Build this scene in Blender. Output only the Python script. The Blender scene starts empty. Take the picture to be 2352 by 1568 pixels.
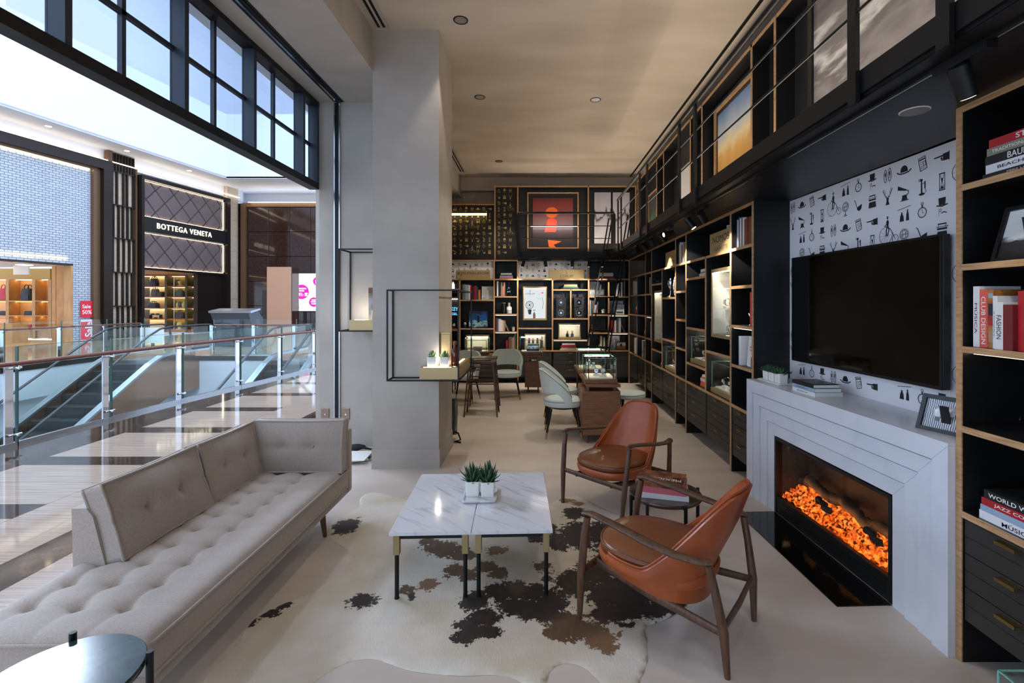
import bpy, bmesh, math, random
from mathutils import Vector, Matrix
import numpy as np

SC = bpy.context.scene
COL = SC.collection
R = random.Random(7)
PI = math.pi

# ------------------------------------------------------------------ camera, world, exposure, main lights
FPX, VPX, VPY, EYE = 1111.0, 1231.0, 697.0, 1.6
cam_d = bpy.data.cameras.new('camera')
cam_d.sensor_width = 36.0
cam_d.lens = 36.0 * FPX / 2352.0
cam_d.shift_x = (1176.0 - VPX) / 2352.0
cam_d.shift_y = -(784.0 - VPY) / 2352.0
cam_d.clip_start = 0.02
cam_d.clip_end = 300
cam = bpy.data.objects.new('camera', cam_d)
COL.objects.link(cam)
cam.location = (0, 0, EYE)
cam.rotation_euler = (PI / 2, 0, 0)
SC.camera = cam

SC.view_settings.view_transform = 'Standard'
SC.view_settings.look = 'None'
SC.view_settings.exposure = 0.85
SC.view_settings.gamma = 1.0
SC.view_settings.use_curve_mapping = False
SC.cycles.use_denoising = True
SC.cycles.use_adaptive_sampling = True
SC.cycles.adaptive_threshold = 0.06
SC.cycles.adaptive_min_samples = 12
SC.cycles.max_bounces = 8
SC.cycles.diffuse_bounces = 4
SC.cycles.glossy_bounces = 4
SC.cycles.transmission_bounces = 6
SC.cycles.transparent_max_bounces = 18
SC.cycles.sample_clamp_indirect = 4.0
SC.cycles.caustics_reflective = False
SC.cycles.caustics_refractive = False
SC.cycles.blur_glossy = 1.0

W = bpy.data.worlds.new('world')
SC.world = W
W.use_nodes = True
W.node_tree.nodes['Background'].inputs[0].default_value = (0.62, 0.76, 1.0, 1)
W.node_tree.nodes['Background'].inputs[1].default_value = 1.3

def lamp(name, kind, loc, energy, color=(1, 1, 1), target=None, size=0.1, size_y=None, spot=60, blend=0.3, parent=None, spread=None):
    d = bpy.data.lights.new(name, kind)
    d.energy = energy
    d.color = color
    if kind == 'AREA':
        d.shape = 'RECTANGLE' if size_y else 'SQUARE'
        d.size = size
        if size_y: d.size_y = size_y
        if spread: d.spread = math.radians(spread)
    elif kind == 'SPOT':
        d.spot_size = math.radians(spot)
        d.spot_blend = blend
        d.shadow_soft_size = size
    else:
        d.shadow_soft_size = size
    o = bpy.data.objects.new(name, d)
    COL.objects.link(o)
    o.location = loc
    if target is not None:
        o.rotation_euler = (Vector(target) - Vector(loc)).to_track_quat('-Z', 'Y').to_euler()
    if parent:
        o.parent = parent
        o.matrix_parent_inverse = Matrix.Translation(-Vector(parent.location)) if True else Matrix()
    return o

DAY = (0.64, 0.78, 1.0)
WARM = (1.0, 0.80, 0.58)
LED = (1.0, 0.91, 0.79)
# daylight of the mall's skylight over the open hall
lamp('skylight', 'AREA', (-7.2, 9, 17.6), 1900, DAY, (-7.2, 9, 0), 6, 26)
# daylight of the high clerestory window across the hall
lamp('clerestory_daylight', 'AREA', (-20.6, 12.5, 13.2), 2600, DAY, (0, 4.0, 2.0), 14.0, 1.5)
# added warm fill light for the ceiling
# unseen uplights added behind the mezzanine fascia to brighten ceiling and upper pictures
lamp('ceiling_fill_light', 'AREA', (1.66, 4.6, 2.64), 34, (1.0, 0.85, 0.68), (1.30, 4.6, 4.2), 10.0, 0.36)
lamp('ceiling_fill_light', 'AREA', (0.5, 9.52, 2.64), 6, (1.0, 0.85, 0.68), (0.5, 9.3, 4.2), 1.6, 0.2)

# ------------------------------------------------------------------ materials
def lin(c):
    return tuple(((v / 255) / 12.92 if v / 255 <= 0.04045 else ((v / 255 + 0.055) / 1.055) ** 2.4) for v in c)

MATS = {}
def mat(name, col=(128, 128, 128), rough=0.5, metal=0.0, col2=None, scale=4.0, stretch=(1, 1, 1), detail=4.0, ramp=(0.35, 0.65),
        bump=0.0, bscale=60.0, emit=None, estr=0.0, coat=0.0, sheen=0.0, spec=0.5, wave=None, distort=0.0, rot=0.0):
    if name in MATS:
        return MATS[name]
    m = bpy.data.materials.new(name)
    m.use_nodes = True
    nt = m.node_tree
    p = nt.nodes['Principled BSDF']
    p.inputs['Base Color'].default_value = (*lin(col), 1)
    p.inputs['Roughness'].default_value = rough
    p.inputs['Metallic'].default_value = metal
    p.inputs['Specular IOR Level'].default_value = spec
    if coat: p.inputs['Coat Weight'].default_value = coat; p.inputs['Coat Roughness'].default_value = 0.06
    if sheen: p.inputs['Sheen Weight'].default_value = sheen; p.inputs['Sheen Roughness'].default_value = 0.5
    if emit is not None:
        p.inputs['Emission Color'].default_value = (*lin(emit), 1)
        p.inputs['Emission Strength'].default_value = estr
    tc = mp = None
    if col2 is not None or bump:
        tc = nt.nodes.new('ShaderNodeTexCoord')
        mp = nt.nodes.new('ShaderNodeMapping')
        mp.inputs['Scale'].default_value = stretch
        if rot:
            mp.vector_type = 'TEXTURE'; mp.inputs['Scale'].default_value = tuple(1 / v for v in stretch); mp.inputs['Rotation'].default_value = (0, 0, rot)
        nt.links.new(tc.outputs['Object'], mp.inputs['Vector'])
    if col2 is not None:
        if wave:
            t = nt.nodes.new('ShaderNodeTexWave')
            t.bands_direction = wave
            t.inputs['Distortion'].default_value = distort
            t.inputs['Detail'].default_value = detail
            t.inputs['Detail Scale'].default_value = 1.5
            fac = t.outputs['Fac']
        else:
            t = nt.nodes.new('ShaderNodeTexNoise')
            t.inputs['Detail'].default_value = detail
            t.inputs['Distortion'].default_value = distort
            fac = t.outputs['Fac']
        t.inputs['Scale'].default_value = scale
        nt.links.new(mp.outputs[0], t.inputs['Vector'])
        cr = nt.nodes.new('ShaderNodeValToRGB')
        cr.color_ramp.elements[0].position = ramp[0]
        cr.color_ramp.elements[1].position = ramp[1]
        cr.color_ramp.elements[0].color = (*lin(col), 1)
        cr.color_ramp.elements[1].color = (*lin(col2), 1)
        nt.links.new(fac, cr.inputs[0])
        nt.links.new(cr.outputs[0], p.inputs['Base Color'])
    if bump:
        n = nt.nodes.new('ShaderNodeTexNoise')
        n.inputs['Scale'].default_value = bscale
        n.inputs['Detail'].default_value = 3
        b = nt.nodes.new('ShaderNodeBump')
        b.inputs['Strength'].default_value = bump
        b.inputs['Distance'].default_value = 0.01
        nt.links.new(mp.outputs[0], n.inputs['Vector'])
        nt.links.new(n.outputs['Fac'], b.inputs['Height'])
        nt.links.new(b.outputs[0], p.inputs['Normal'])
    MATS[name] = m
    return m

def emat(name, col, strength):
    if name in MATS: return MATS[name]
    m = bpy.data.materials.new(name)
    m.use_nodes = True
    nt = m.node_tree
    nt.nodes.clear()
    e = nt.nodes.new('ShaderNodeEmission')
    e.inputs[0].default_value = (*lin(col), 1)
    e.inputs[1].default_value = strength * 0.55
    o = nt.nodes.new('ShaderNodeOutputMaterial')
    nt.links.new(e.outputs[0], o.inputs[0])
    MATS[name] = m
    return m

def glass(name, tint=(1, 1, 1), rough=0.0, ior=1.45, gain=1.0):
    if name in MATS: return MATS[name]
    m = bpy.data.materials.new(name)
    m.use_nodes = True
    nt = m.node_tree
    nt.nodes.clear()
    t = nt.nodes.new('ShaderNodeBsdfTransparent')
    t.inputs[0].default_value = (*tint, 1)
    g = nt.nodes.new('ShaderNodeBsdfGlossy')
    g.inputs['Roughness'].default_value = rough
    fr = nt.nodes.new('ShaderNodeFresnel')
    fr.inputs['IOR'].default_value = ior
    mx = nt.nodes.new('ShaderNodeMixShader')
    o = nt.nodes.new('ShaderNodeOutputMaterial')
    ge = nt.nodes.new('ShaderNodeNewGeometry')
    inv = nt.nodes.new('ShaderNodeMath'); inv.operation = 'SUBTRACT'; inv.inputs[0].default_value = gain
    nt.links.new(ge.outputs['Backfacing'], inv.inputs[1])
    mu = nt.nodes.new('ShaderNodeMath'); mu.operation = 'MULTIPLY'; mu.use_clamp = True
    nt.links.new(inv.outputs[0], mu.inputs[0]); nt.links.new(fr.outputs[0], mu.inputs[1])
    if gain > 1.0:
        inv.inputs[0].default_value = 1.0
    nt.links.new(mu.outputs[0], mx.inputs[0])
    nt.links.new(t.outputs[0], mx.inputs[1])
    nt.links.new(g.outputs[0], mx.inputs[2])
    nt.links.new(mx.outputs[0], o.inputs[0])
    MATS[name] = m
    return m

# the stock of surfaces
mat('floor', (212, 199, 187), 0.42, col2=(196, 182, 170), scale=1.1, stretch=(1, 2.2, 1), detail=7, bump=0.03, bscale=20)
mat('plaster', (188, 180, 170), 0.72, col2=(172, 164, 155), scale=1.3, stretch=(1, 1.6, 1.3), detail=6, ramp=(0.38, 0.62), bump=0.04, bscale=9)
mat('ceiling', (208, 194, 176), 0.78, col2=(190, 176, 158), scale=1.2, stretch=(0.6, 1.6, 1), detail=7, ramp=(0.36, 0.64), bump=0.03, bscale=7)
mat('ply', (196, 156, 112), 0.5, col2=(172, 128, 86), scale=22, stretch=(1, 1, 4), detail=3)
mat('plyh', (200, 160, 116), 0.5, col2=(170, 126, 84), scale=14, stretch=(6, 0.6, 12), detail=3)
mat('black', (17, 17, 19), 0.42)
mat('backpanel', (38, 38, 41), 0.45)
mat('blackm', (14, 14, 15), 0.45, spec=0.35)
mat('drawer', (50, 47, 43), 0.42)
mat('steel', (190, 195, 200), 0.18, metal=1.0)
mat('chrome', (215, 218, 222), 0.07, metal=1.0)
mat('brass', (168, 140, 88), 0.34, metal=1.0)
mat('brassd', (160, 140, 98), 0.5, metal=0.35)
mat('signbrass', (192, 166, 118), 0.42, metal=0.4)
mat('white', (238, 238, 238), 0.5)
mat('whitegloss', (240, 238, 234), 0.22)
mat('mallwhite', (226, 229, 235), 0.75)
mat('marble', (218, 220, 225), 0.10, col2=(158, 163, 174), scale=3.4, stretch=(1.0, 6.0, 1), detail=11, ramp=(0.53, 0.78), distort=0.6, rot=-0.75)
mat('firemarble', (218, 220, 226), 0.26, col2=(208, 211, 219), scale=2.0, stretch=(1, 1.6, 1), detail=8, ramp=(0.48, 0.75), distort=1.2)
mat('brownmarble', (92, 74, 62), 0.14, col2=(46, 38, 34), scale=9, detail=10, ramp=(0.35, 0.65), distort=1.8)
mat('greenmarble', (52, 74, 72), 0.16, col2=(28, 44, 42), scale=6, detail=9, distort=1.2)
mat('granite', (10, 10, 12), 0.05)
mat('sofa', (176, 162, 150), 0.9, col2=(164, 150, 139), scale=160, detail=2, sheen=0.35, bump=0.10, bscale=420)
mat('leather', (170, 86, 42), 0.36, col2=(148, 70, 34), scale=3.0, detail=3, coat=0.06, bump=0.02, bscale=300)
mat('leathercushion', (128, 74, 42), 0.34, col2=(112, 62, 36), scale=3.0, detail=3, coat=0.10, bump=0.02, bscale=300)
mat('walnut', (104, 72, 50), 0.42, col2=(72, 48, 34), scale=9, stretch=(7, 7, 0.7), detail=5)
mat('deskwood', (134, 92, 64), 0.45, col2=(112, 74, 50), scale=8, stretch=(0.8, 0.8, 9), detail=4)
mat('mint', (214, 226, 222), 0.8, sheen=0.5, bump=0.05, bscale=300)
mat('tv', (5, 5, 6), 0.06)
mat('paper', (232, 228, 220), 0.8)
mat('glassedge', (120, 176, 158), 0.1)
mat('finedge', (56, 92, 82), 0.1)
mat('succulent', (58, 98, 66), 0.5, col2=(34, 66, 44), scale=14, detail=2)
mat('succulent_light', (116, 152, 96), 0.5, col2=(86, 122, 74), scale=14, detail=2)
mat('ceramic', (236, 234, 228), 0.3)
mat('darkfab', (30, 30, 33), 0.8)
glass('glass', (0.96, 0.985, 0.975))
glass('mallglass', (0.93, 0.98, 0.965), ior=1.5, gain=1.2)
glass('transomglass', (0.90, 0.95, 1.0), ior=1.45)
emat('ledwarm', (255, 232, 196), 14.0)
emat('ledwhite', (255, 246, 230), 20.0)

# ------------------------------------------------------------------ mesh helpers
class MB:
    def __init__(s):
        s.v = []; s.f = []; s.sm = []
    def add(s, vs, fs, smooth=False):
        o = len(s.v)
        s.v += [tuple(v) for v in vs]
        for f in fs:
            s.f.append(tuple(i + o for i in f)); s.sm.append(smooth)
        return s
    def box(s, x0, x1, y0, y1, z0, z1):
        vs = [(x0, y0, z0), (x1, y0, z0), (x1, y1, z0), (x0, y1, z0), (x0, y0, z1), (x1, y0, z1), (x1, y1, z1), (x0, y1, z1)]
        return s.add(vs, [(0, 3, 2, 1), (4, 5, 6, 7), (0, 1, 5, 4), (1, 2, 6, 5), (2, 3, 7, 6), (3, 0, 4, 7)])
    def cbox(s, x0, x1, y0, y1, z0, z1, c):
        """box with chamfered vertical and horizontal edges"""
        c = min(c, (x1 - x0) * .49, (y1 - y0) * .49, (z1 - z0) * .49)
        b = bmesh.new()
        bmesh.ops.create_cube(b, size=1)
        for v in b.verts:
            v.co = Vector(((x0 + x1) / 2 + v.co.x * (x1 - x0), (y0 + y1) / 2 + v.co.y * (y1 - y0), (z0 + z1) / 2 + v.co.z * (z1 - z0)))
        bmesh.ops.bevel(b, geom=list(b.edges), offset=c, segments=1, affect='EDGES')
        b.verts.index_update()
        s.add([v.co for v in b.verts], [[v.index for v in f.verts] for f in b.faces])
        b.free()
        return s
    def rbox(s, x0, x1, y0, y1, z0, z1, r, seg=3):
        """rounded box"""
        r = min(r, (x1 - x0) * .49, (y1 - y0) * .49, (z1 - z0) * .49)
        b = bmesh.new()
        bmesh.ops.create_cube(b, size=1)
        for v in b.verts:
            v.co = Vector(((x0 + x1) / 2 + v.co.x * (x1 - x0), (y0 + y1) / 2 + v.co.y * (y1 - y0), (z0 + z1) / 2 + v.co.z * (z1 - z0)))
        bmesh.ops.bevel(b, geom=list(b.edges), offset=r, segments=seg, profile=0.5, affect='EDGES')
        b.verts.index_update()
        s.add([v.co for v in b.verts], [[v.index for v in f.verts] for f in b.faces], True)
        b.free()
        return s
    def prism(s, poly, z0, z1, axis='z', smooth=False):
        """poly of 2d points extruded along axis"""
        n = len(poly)
        def P(a, b, c):
            return {'z': (a, b, c), 'y': (a, c, b), 'x': (c, a, b)}[axis]
        vs = [P(p[0], p[1], z0) for p in poly] + [P(p[0], p[1], z1) for p in poly]
        fs = [tuple(range(n - 1, -1, -1)), tuple(range(n, 2 * n))]
        s.add(vs, fs)
        s.add(vs, [(i, (i + 1) % n, n + (i + 1) % n, n + i) for i in range(n)], smooth)
        return s
    def tube(s, pts, r, n=8, smooth=True, caps=True, ell=None):
        """tapering tube along pts; r a number or list; ell=(a,b) scales cross-section"""
        pts = [Vector(p) for p in pts]
        rs = r if isinstance(r, (list, tuple)) else [r] * len(pts)
        rings = []
        up = None
        for i, p in enumerate(pts):
            if i == 0: t = pts[1] - p
            elif i == len(pts) - 1: t = p - pts[i - 1]
            else: t = pts[i + 1] - pts[i - 1]
            t.normalize()
            if up is None:
                up = Vector((0, 0, 1)) if abs(t.z) < 0.9 else Vector((0, 1, 0))
            u = t.cross(up)
            if u.length < 1e-6: u = t.orthogonal()
            u.normalize()
            w = u.cross(t).normalized()
            up = w
            a, b2 = ell if ell else (1, 1)
            rings.append([p + u * (math.cos(2 * PI * k / n + PI / n) * rs[i] * a) + w * (math.sin(2 * PI * k / n + PI / n) * rs[i] * b2) for k in range(n)])
        vs = [q for ring in rings for q in ring]
        fs = []
        for i in range(len(pts) - 1):
            for k in range(n):
                fs.append((i * n + k, i * n + (k + 1) % n, (i + 1) * n + (k + 1) % n, (i + 1) * n + k))
        s.add(vs, fs, smooth)
        if caps:
            m = len(pts) - 1
            s.add(rings[0], [tuple(range(n - 1, -1, -1))])
            s.add(rings[m], [tuple(range(n))])
        return s
    def cyl(s, p0, p1, r0, r1=None, n=12, smooth=True):
        return s.tube([p0, p1], [r0, r0 if r1 is None else r1], n, smooth)
    def bar(s, p0, p1, w, h=None):
        """square bar between two points"""
        h = h or w
        p0, p1 = Vector(p0), Vector(p1)
        t = (p1 - p0).normalized()
        up = Vector((0, 0, 1)) if abs(t.z) < 0.95 else Vector((0, 1, 0))
        u = t.cross(up).normalized(); v = u.cross(t).normalized()
        vs = []
        for p in (p0, p1):
            for a, b2 in ((-1, -1), (1, -1), (1, 1), (-1, 1)):
                vs.append(p + u * (a * w / 2) + v * (b2 * h / 2))
        return s.add(vs, [(3, 2, 1, 0), (4, 5, 6, 7), (0, 1, 5, 4), (1, 2, 6, 5), (2, 3, 7, 6), (3, 0, 4, 7)])
    def lathe(s, prof, c=(0, 0, 0), n=20, smooth=True):
        vs = []; fs = []
        for r, z in prof:
            for k in range(n):
                a = 2 * PI * k / n
                vs.append((c[0] + r * math.cos(a), c[1] + r * math.sin(a), c[2] + z))
        for i in range(len(prof) - 1):
            for k in range(n):
                fs.append((i * n + k, i * n + (k + 1) % n, (i + 1) * n + (k + 1) % n, (i + 1) * n + k))
        s.add(vs, fs, smooth)
        if prof[0][0] > 1e-5 and not (abs(prof[0][0] - prof[1][0]) > 1e-4 and abs(prof[0][1] - prof[1][1]) < 0.003): s.add(vs[:n], [tuple(range(n - 1, -1, -1))])
        if prof[-1][0] > 1e-5: s.add(vs[-n:], [tuple(range(n))])
        return s
    def ball(s, c, rx, ry=None, rz=None, n=12, m=8):
        ry = ry or rx; rz = rz or rx
        vs = []; fs = []
        for i in range(m + 1):
            t = PI * i / m
            for k in range(n):
                a = 2 * PI * k / n
                vs.append((c[0] + rx * math.sin(t) * math.cos(a), c[1] + ry * math.sin(t) * math.sin(a), c[2] - rz * math.cos(t)))
        for i in range(m):
            for k in range(n):
                fs.append((i * n + k, i * n + (k + 1) % n, (i + 1) * n + (k + 1) % n, (i + 1) * n + k))
        return s.add(vs, fs, True)
    def grid(s, fn, nu, nv, smooth=True, close=False):
        """fn(i,j) -> point"""
        vs = [fn(i, j) for i in range(nu + 1) for j in range(nv + 1)]
        fs = [(i * (nv + 1) + j, (i + 1) * (nv + 1) + j, (i + 1) * (nv + 1) + j + 1, i * (nv + 1) + j + 1) for i in range(nu) for j in range(nv)]
        return s.add(vs, fs, smooth)
    def xf(s, m):
        s.v = [tuple(m @ Vector(v)) for v in s.v]
        return s
    def merge(s, o, m=None):
        s.add([tuple(m @ Vector(v)) for v in o.v] if m else o.v, [])
        off = len(s.v) - len(o.v)
        for f, g in zip(o.f, o.sm):
            s.f.append(tuple(i + off for i in f)); s.sm.append(g)
        return s
    def mesh(s, name):
        me = bpy.data.meshes.new(name)
        me.from_pydata(s.v, [], s.f)
        me.polygons.foreach_set('use_smooth', s.sm)
        me.validate()
        me.update()
        return me
    def build(s, name, m, parent=None, kind=None, world=True, label=None, weld=False):
        """one mesh object; world=True: the points are world points and the parent's place is taken off"""
        if parent is not None and world:
            inv = wm(parent).inverted()
            s.xf(inv)
        me = s.mesh(name)
        if weld:
            b = bmesh.new(); b.from_mesh(me)
            bmesh.ops.remove_doubles(b, verts=b.verts, dist=1e-5)
            bmesh.ops.recalc_face_normals(b, faces=b.faces)
            b.to_mesh(me); b.free()
        me.materials.append(MATS[m] if isinstance(m, str) else m)
        o = bpy.data.objects.new(name, me)
        COL.objects.link(o)
        if parent is not None: o.parent = parent
        if kind: o['kind'] = kind
        if label: o['label'] = label
        return o

def wm(o):
    m = Matrix.LocRotScale(o.location, o.rotation_euler, o.scale)
    return (wm(o.parent) @ m) if o.parent else m

def thing(name, label, cat, loc=(0, 0, 0), rotz=0.0, group=None, kind=None):
    o = bpy.data.objects.new(name, None)
    o.empty_display_size = 0.05
    COL.objects.link(o)
    o.location = loc
    o.rotation_euler = (0, 0, rotz)
    if label: o['label'] = label
    if cat: o['category'] = cat
    if group: o['group'] = group
    if kind: o['kind'] = kind
    return o

def solo(name, mb, m, label, cat, group=None, kind=None, loc=None):
    """a thing that is one mesh, with its origin at its base"""
    xs = [v[0] for v in mb.v]; ys = [v[1] for v in mb.v]; zs = [v[2] for v in mb.v]
    c = Vector(((min(xs) + max(xs)) / 2, (min(ys) + max(ys)) / 2, min(zs)))
    mb.xf(Matrix.Translation(-c))
    o = mb.build(name, m, world=False)
    o.location = c
    if label: o['label'] = label
    if cat: o['category'] = cat
    if group: o['group'] = group
    if kind: o['kind'] = kind
    return o

def struct(name, mb, m, parent=None):
    o = mb.build(name, m, parent)
    if parent is None: o['kind'] = 'structure'
    return o

def dup(root, loc, rotz=None, label=None, group=None):
    r = root.copy(); COL.objects.link(r); r.location = loc
    if rotz is not None: r.rotation_euler = (0, 0, rotz)
    if label: r['label'] = label
    if group: r['group'] = group
    for ch in list(root.children):
        c = ch.copy(); COL.objects.link(c); c.parent = r
        for g in list(ch.children):
            d = g.copy(); COL.objects.link(d); d.parent = c
    return r

def B(*a): return MB().box(*a)

_TXT = {}
def text_verts(s, extrude=0.0, bold=0.0, spacing=1.0):
    k = (s, extrude, bold, spacing)
    if k not in _TXT:
        cu = bpy.data.curves.new('t', 'FONT')
        cu.body = s
        cu.size = 1.0
        cu.extrude = extrude
        cu.offset = bold
        cu.space_character = spacing
        cu.resolution_u = 3
        ob = bpy.data.objects.new('t', cu)
        COL.objects.link(ob)
        dg = bpy.context.evaluated_depsgraph_get()
        me = bpy.data.meshes.new_from_object(ob.evaluated_get(dg))
        vs = [tuple(v.co) for v in me.vertices]; fs = [tuple(p.vertices) for p in me.polygons]
        bpy.data.objects.remove(ob); bpy.data.curves.remove(cu); bpy.data.meshes.remove(me)
        _TXT[k] = (vs, fs)
    return _TXT[k]

def lettering(s, pos, right, up, height=None, width=None, m='black', parent=None, name='lettering', bold=0.0, spacing=1.0, lift=0.0008, depth=0.0, label=None, cx=0.5):
    """flat lettering centred at pos, reading along `right`, in world space"""
    vs, fs = text_verts(s, 0.0, bold, spacing)
    if not vs: return None
    xs = [v[0] for v in vs]; ys = [v[1] for v in vs]
    w, h = max(xs) - min(xs), max(ys) - min(ys)
    right = Vector(right).normalized(); up = Vector(up).normalized(); nrm = right.cross(up)
    sx = sy = None
    if height: sy = height / h
    if width: sx = width / w
    sx = sx or sy; sy = sy or sx
    x0 = min(xs) + w * cx; y0 = (min(ys) + max(ys)) / 2
    pos = Vector(pos) + nrm * lift
    P = [pos + right * ((v[0] - x0) * sx) + up * ((v[1] - y0) * sy) for v in vs]
    mb = MB(); mb.add(P, fs)
    if depth:
        mb2 = MB(); mb2.add([p + nrm * depth for p in P], fs)
        mb.merge(mb2)
    return mb.build(name, m, parent, label=label)

ORD = ['first', 'second', 'third', 'fourth', 'fifth', 'sixth', 'seventh', 'eighth', 'ninth', 'tenth', 'eleventh', 'twelfth', 'thirteenth', 'fourteenth', 'fifteenth', 'sixteenth']
# ================================================================== THE SHOP'S SHELL
XS = -2.43            # shop front line
ZC, ZB = 4.255, 3.855  # ceiling, side beam
struct('floor', B(XS, 2.45, 4.642, 10.5, -0.12, 0.0), 'floor')
struct('floor', B(XS, 2.45, -3.2, 4.638, -0.12, 0.0), 'floor')
struct('ceiling', B(-1.583, 2.6, -3.2, 10.6, ZC, ZC + 0.12), 'ceiling')
struct('ceiling_beam', B(XS, -1.583, -3.2, 10.6, ZB, ZC + 0.12), 'plaster')
struct('wall_back', B(-2.6, 2.6, 10.35, 10.5, 0, ZC), 'ceiling')
struct('wall_right', B(2.45, 2.6, -3.2, 10.5, 0, ZC), 'plaster')
wf = MB(); wf.box(-2.6, 2.6, -3.35, -3.2, 3.0, ZC); wf.box(1.9, 2.6, -3.35, -3.2, 0, 3.0)  # wide opening made up behind the camera to let daylight in
struct('wall_front', wf, 'plaster')
wn3 = thing('window_fill', None, None, (-0.3, -3.3, 0), kind='structure')  # glazed front added out of view as a source of fill daylight
for k in range(4):
    xa = -2.5 + k * 1.1
    B(xa, xa + 0.05, -3.32, -3.24, 0, 3.0).build('post', 'blackm', wn3)
    B(xa + 0.05, xa + 1.1, -3.285, -3.275, 0, 3.0).build('pane', 'glass', wn3)
w = struct('wall_left', B(XS, -1.583, 5.42, 5.60, 0, ZB), 'plaster')
struct('baseboard_left', B(XS, -1.583, 5.412, 5.42, 0, 0.195), 'plaster')
struct('wall_left_rear', B(XS - 0.12, XS, 5.60, 10.5, 0, ZC), 'plaster')
struct('wall_left_upper', B(XS - 0.25, XS - 0.001, -14, 10.5, 3.845, 9.5), 'mallwhite')
c = thing('column', None, None, (-1.262, 5.05, 0), kind='structure')
B(-1.583, -0.941, 4.69, 5.42, 0, ZC).build('shaft', 'plaster', c)
b = MB(); b.box(-1.592, -0.932, 4.681, 4.69, 0, 0.19); b.box(-0.941, -0.932, 4.69, 5.42, 0, 0.19)
b.build('skirting', 'plaster', c)

# bulkhead over the rear wall cabinets, below the ceiling
struct('trim_1', B(-1.583, 2.45, 10.18, 10.35, 3.98, ZC), 'ceiling')

# slot for the folding glass front: ceiling rail and wall channel
t = thing('ceiling_rail', 'black recessed steel rail in the beam above the sofa', 'rail', (-2.20, 2.0, ZB))
B(-2.255, -2.145, -3.2, 5.40, ZB - 0.006, ZB + 0.0).build('channel', 'blackm', t)
B(-2.225, -2.205, -3.2, 5.40, ZB - 0.014, ZB - 0.006).build('runner', 'steel', t)
B(-2.185, -2.170, -3.2, 5.40, ZB - 0.012, ZB - 0.006).build('runner', 'blackm', t)
t = thing('wall_channel', 'vertical dark slot with bright steel edges in the plaster wall', 'channel', (-2.22, 5.41, 0))
B(-2.245, -2.205, 5.408, 5.42, 0, ZB - 0.01).build('slot', 'blackm', t)
B(-2.259, -2.247, 5.402, 5.42, 0, ZB - 0.01).build('edge', 'steel', t)
B(-2.203, -2.191, 5.402, 5.42, 0, ZB - 0.01).build('edge', 'steel', t)

for i, xx in enumerate((-2.36, -2.13)):
    t = thing('wall_socket', ['bronze wall plate left of the steel slot in the wall', 'bronze wall plate right of the steel slot in the wall'][i], 'wall plate', (xx, 5.415, 0.37))
    MB().cbox(xx - 0.045, xx + 0.045, 5.409, 5.42, 0.30, 0.43, 0.003).build('plate', mat('bronze', (150, 126, 108), 0.4, metal=0.6), t)
    MB().cyl((xx + 0.005, 5.409, 0.362), (xx + 0.005, 5.400, 0.362), 0.010, n=12).build('button', 'chrome', t)

# linear air slots in the ceiling
for i, (y0, y1) in enumerate(((1.6, 4.66), (5.6, 9.75))):
    t = thing('air_vent', ['long double-slot air vent in the ceiling before the column', 'long double-slot air vent in the ceiling behind the column'][i], 'vent', (-1.47, (y0 + y1) / 2, ZC))
    B(-1.545, -1.405, y0, y1, ZC - 0.004, ZC).build('frame', 'plaster', t)
    for xx in (-1.505, -1.455):
        B(xx - 0.012, xx + 0.012, y0 + 0.02, y1 - 0.02, ZC - 0.007, ZC - 0.004).build('slot', 'blackm', t)

# recessed round ceiling lamps
mat('escsteel0', (200, 200, 205), 0.4, metal=1.0)
for i, (xx, yy, lb) in enumerate(((-0.705, 4.53, 'beside the top of the column'), (-0.722, 6.22, 'behind the column, left of its pair'), (0.777, 6.30, 'nearest the black handrail'), (-0.69, 9.02, 'farthest back in the ceiling'))):
    t = thing('downlight', 'round recessed ceiling lamp with faceted reflector ' + lb, 'lamp', (xx, yy, ZC), group='recessed ceiling lamps')
    MB().lathe([(0.058, -0.004), (0.068, -0.006), (0.070, 0.0)], (xx, yy, ZC), 24).build('ring', 'blackm', t)
    MB().lathe([(0.058, -0.003), (0.045, -0.0025), (0.02, -0.002)], (xx, yy, ZC), 14, False).build('reflector', 'escsteel0', t)
    lamp('downlight_lamp', 'SPOT', (xx, yy, ZC - 0.03), [22, 46, 56, 46][i], LED, (xx, yy, 0), 0.03, spot=[70, 66, 66, 80][i], blend=0.5)
# the same recessed lamps carry on over the front of the shop
for yy in (2.84, 1.15, -0.54, -2.2):
    for xx in (-0.71, 0.777):
        t = thing('downlight', 'round recessed ceiling lamp over the front of the shop, %s row, %s side' % ({2.84: 'first', 1.15: 'second', -0.54: 'third', -2.2: 'last'}[yy], 'left' if xx < 0 else 'right'), 'lamp', (xx, yy, ZC), group='front ceiling lamps')
        MB().lathe([(0.058, -0.004), (0.068, -0.006), (0.070, 0.0)], (xx, yy, ZC), 24).build('ring', 'blackm', t)
        lamp('downlight_lamp', 'SPOT', (xx, yy, ZC - 0.03), 5 if xx < 0 else 13, (1.0, 0.90, 0.82), (xx, yy, 0), 0.06, spot=110, blend=1.0)
# dark slot where the ceiling meets the upper cabinets
solo('ceiling_slot', B(1.955, 1.985, 0.5, 10.1, ZC - 0.012, ZC), 'blackm', 'thin black slot in the ceiling along the upper cabinets', 'trim')

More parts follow.
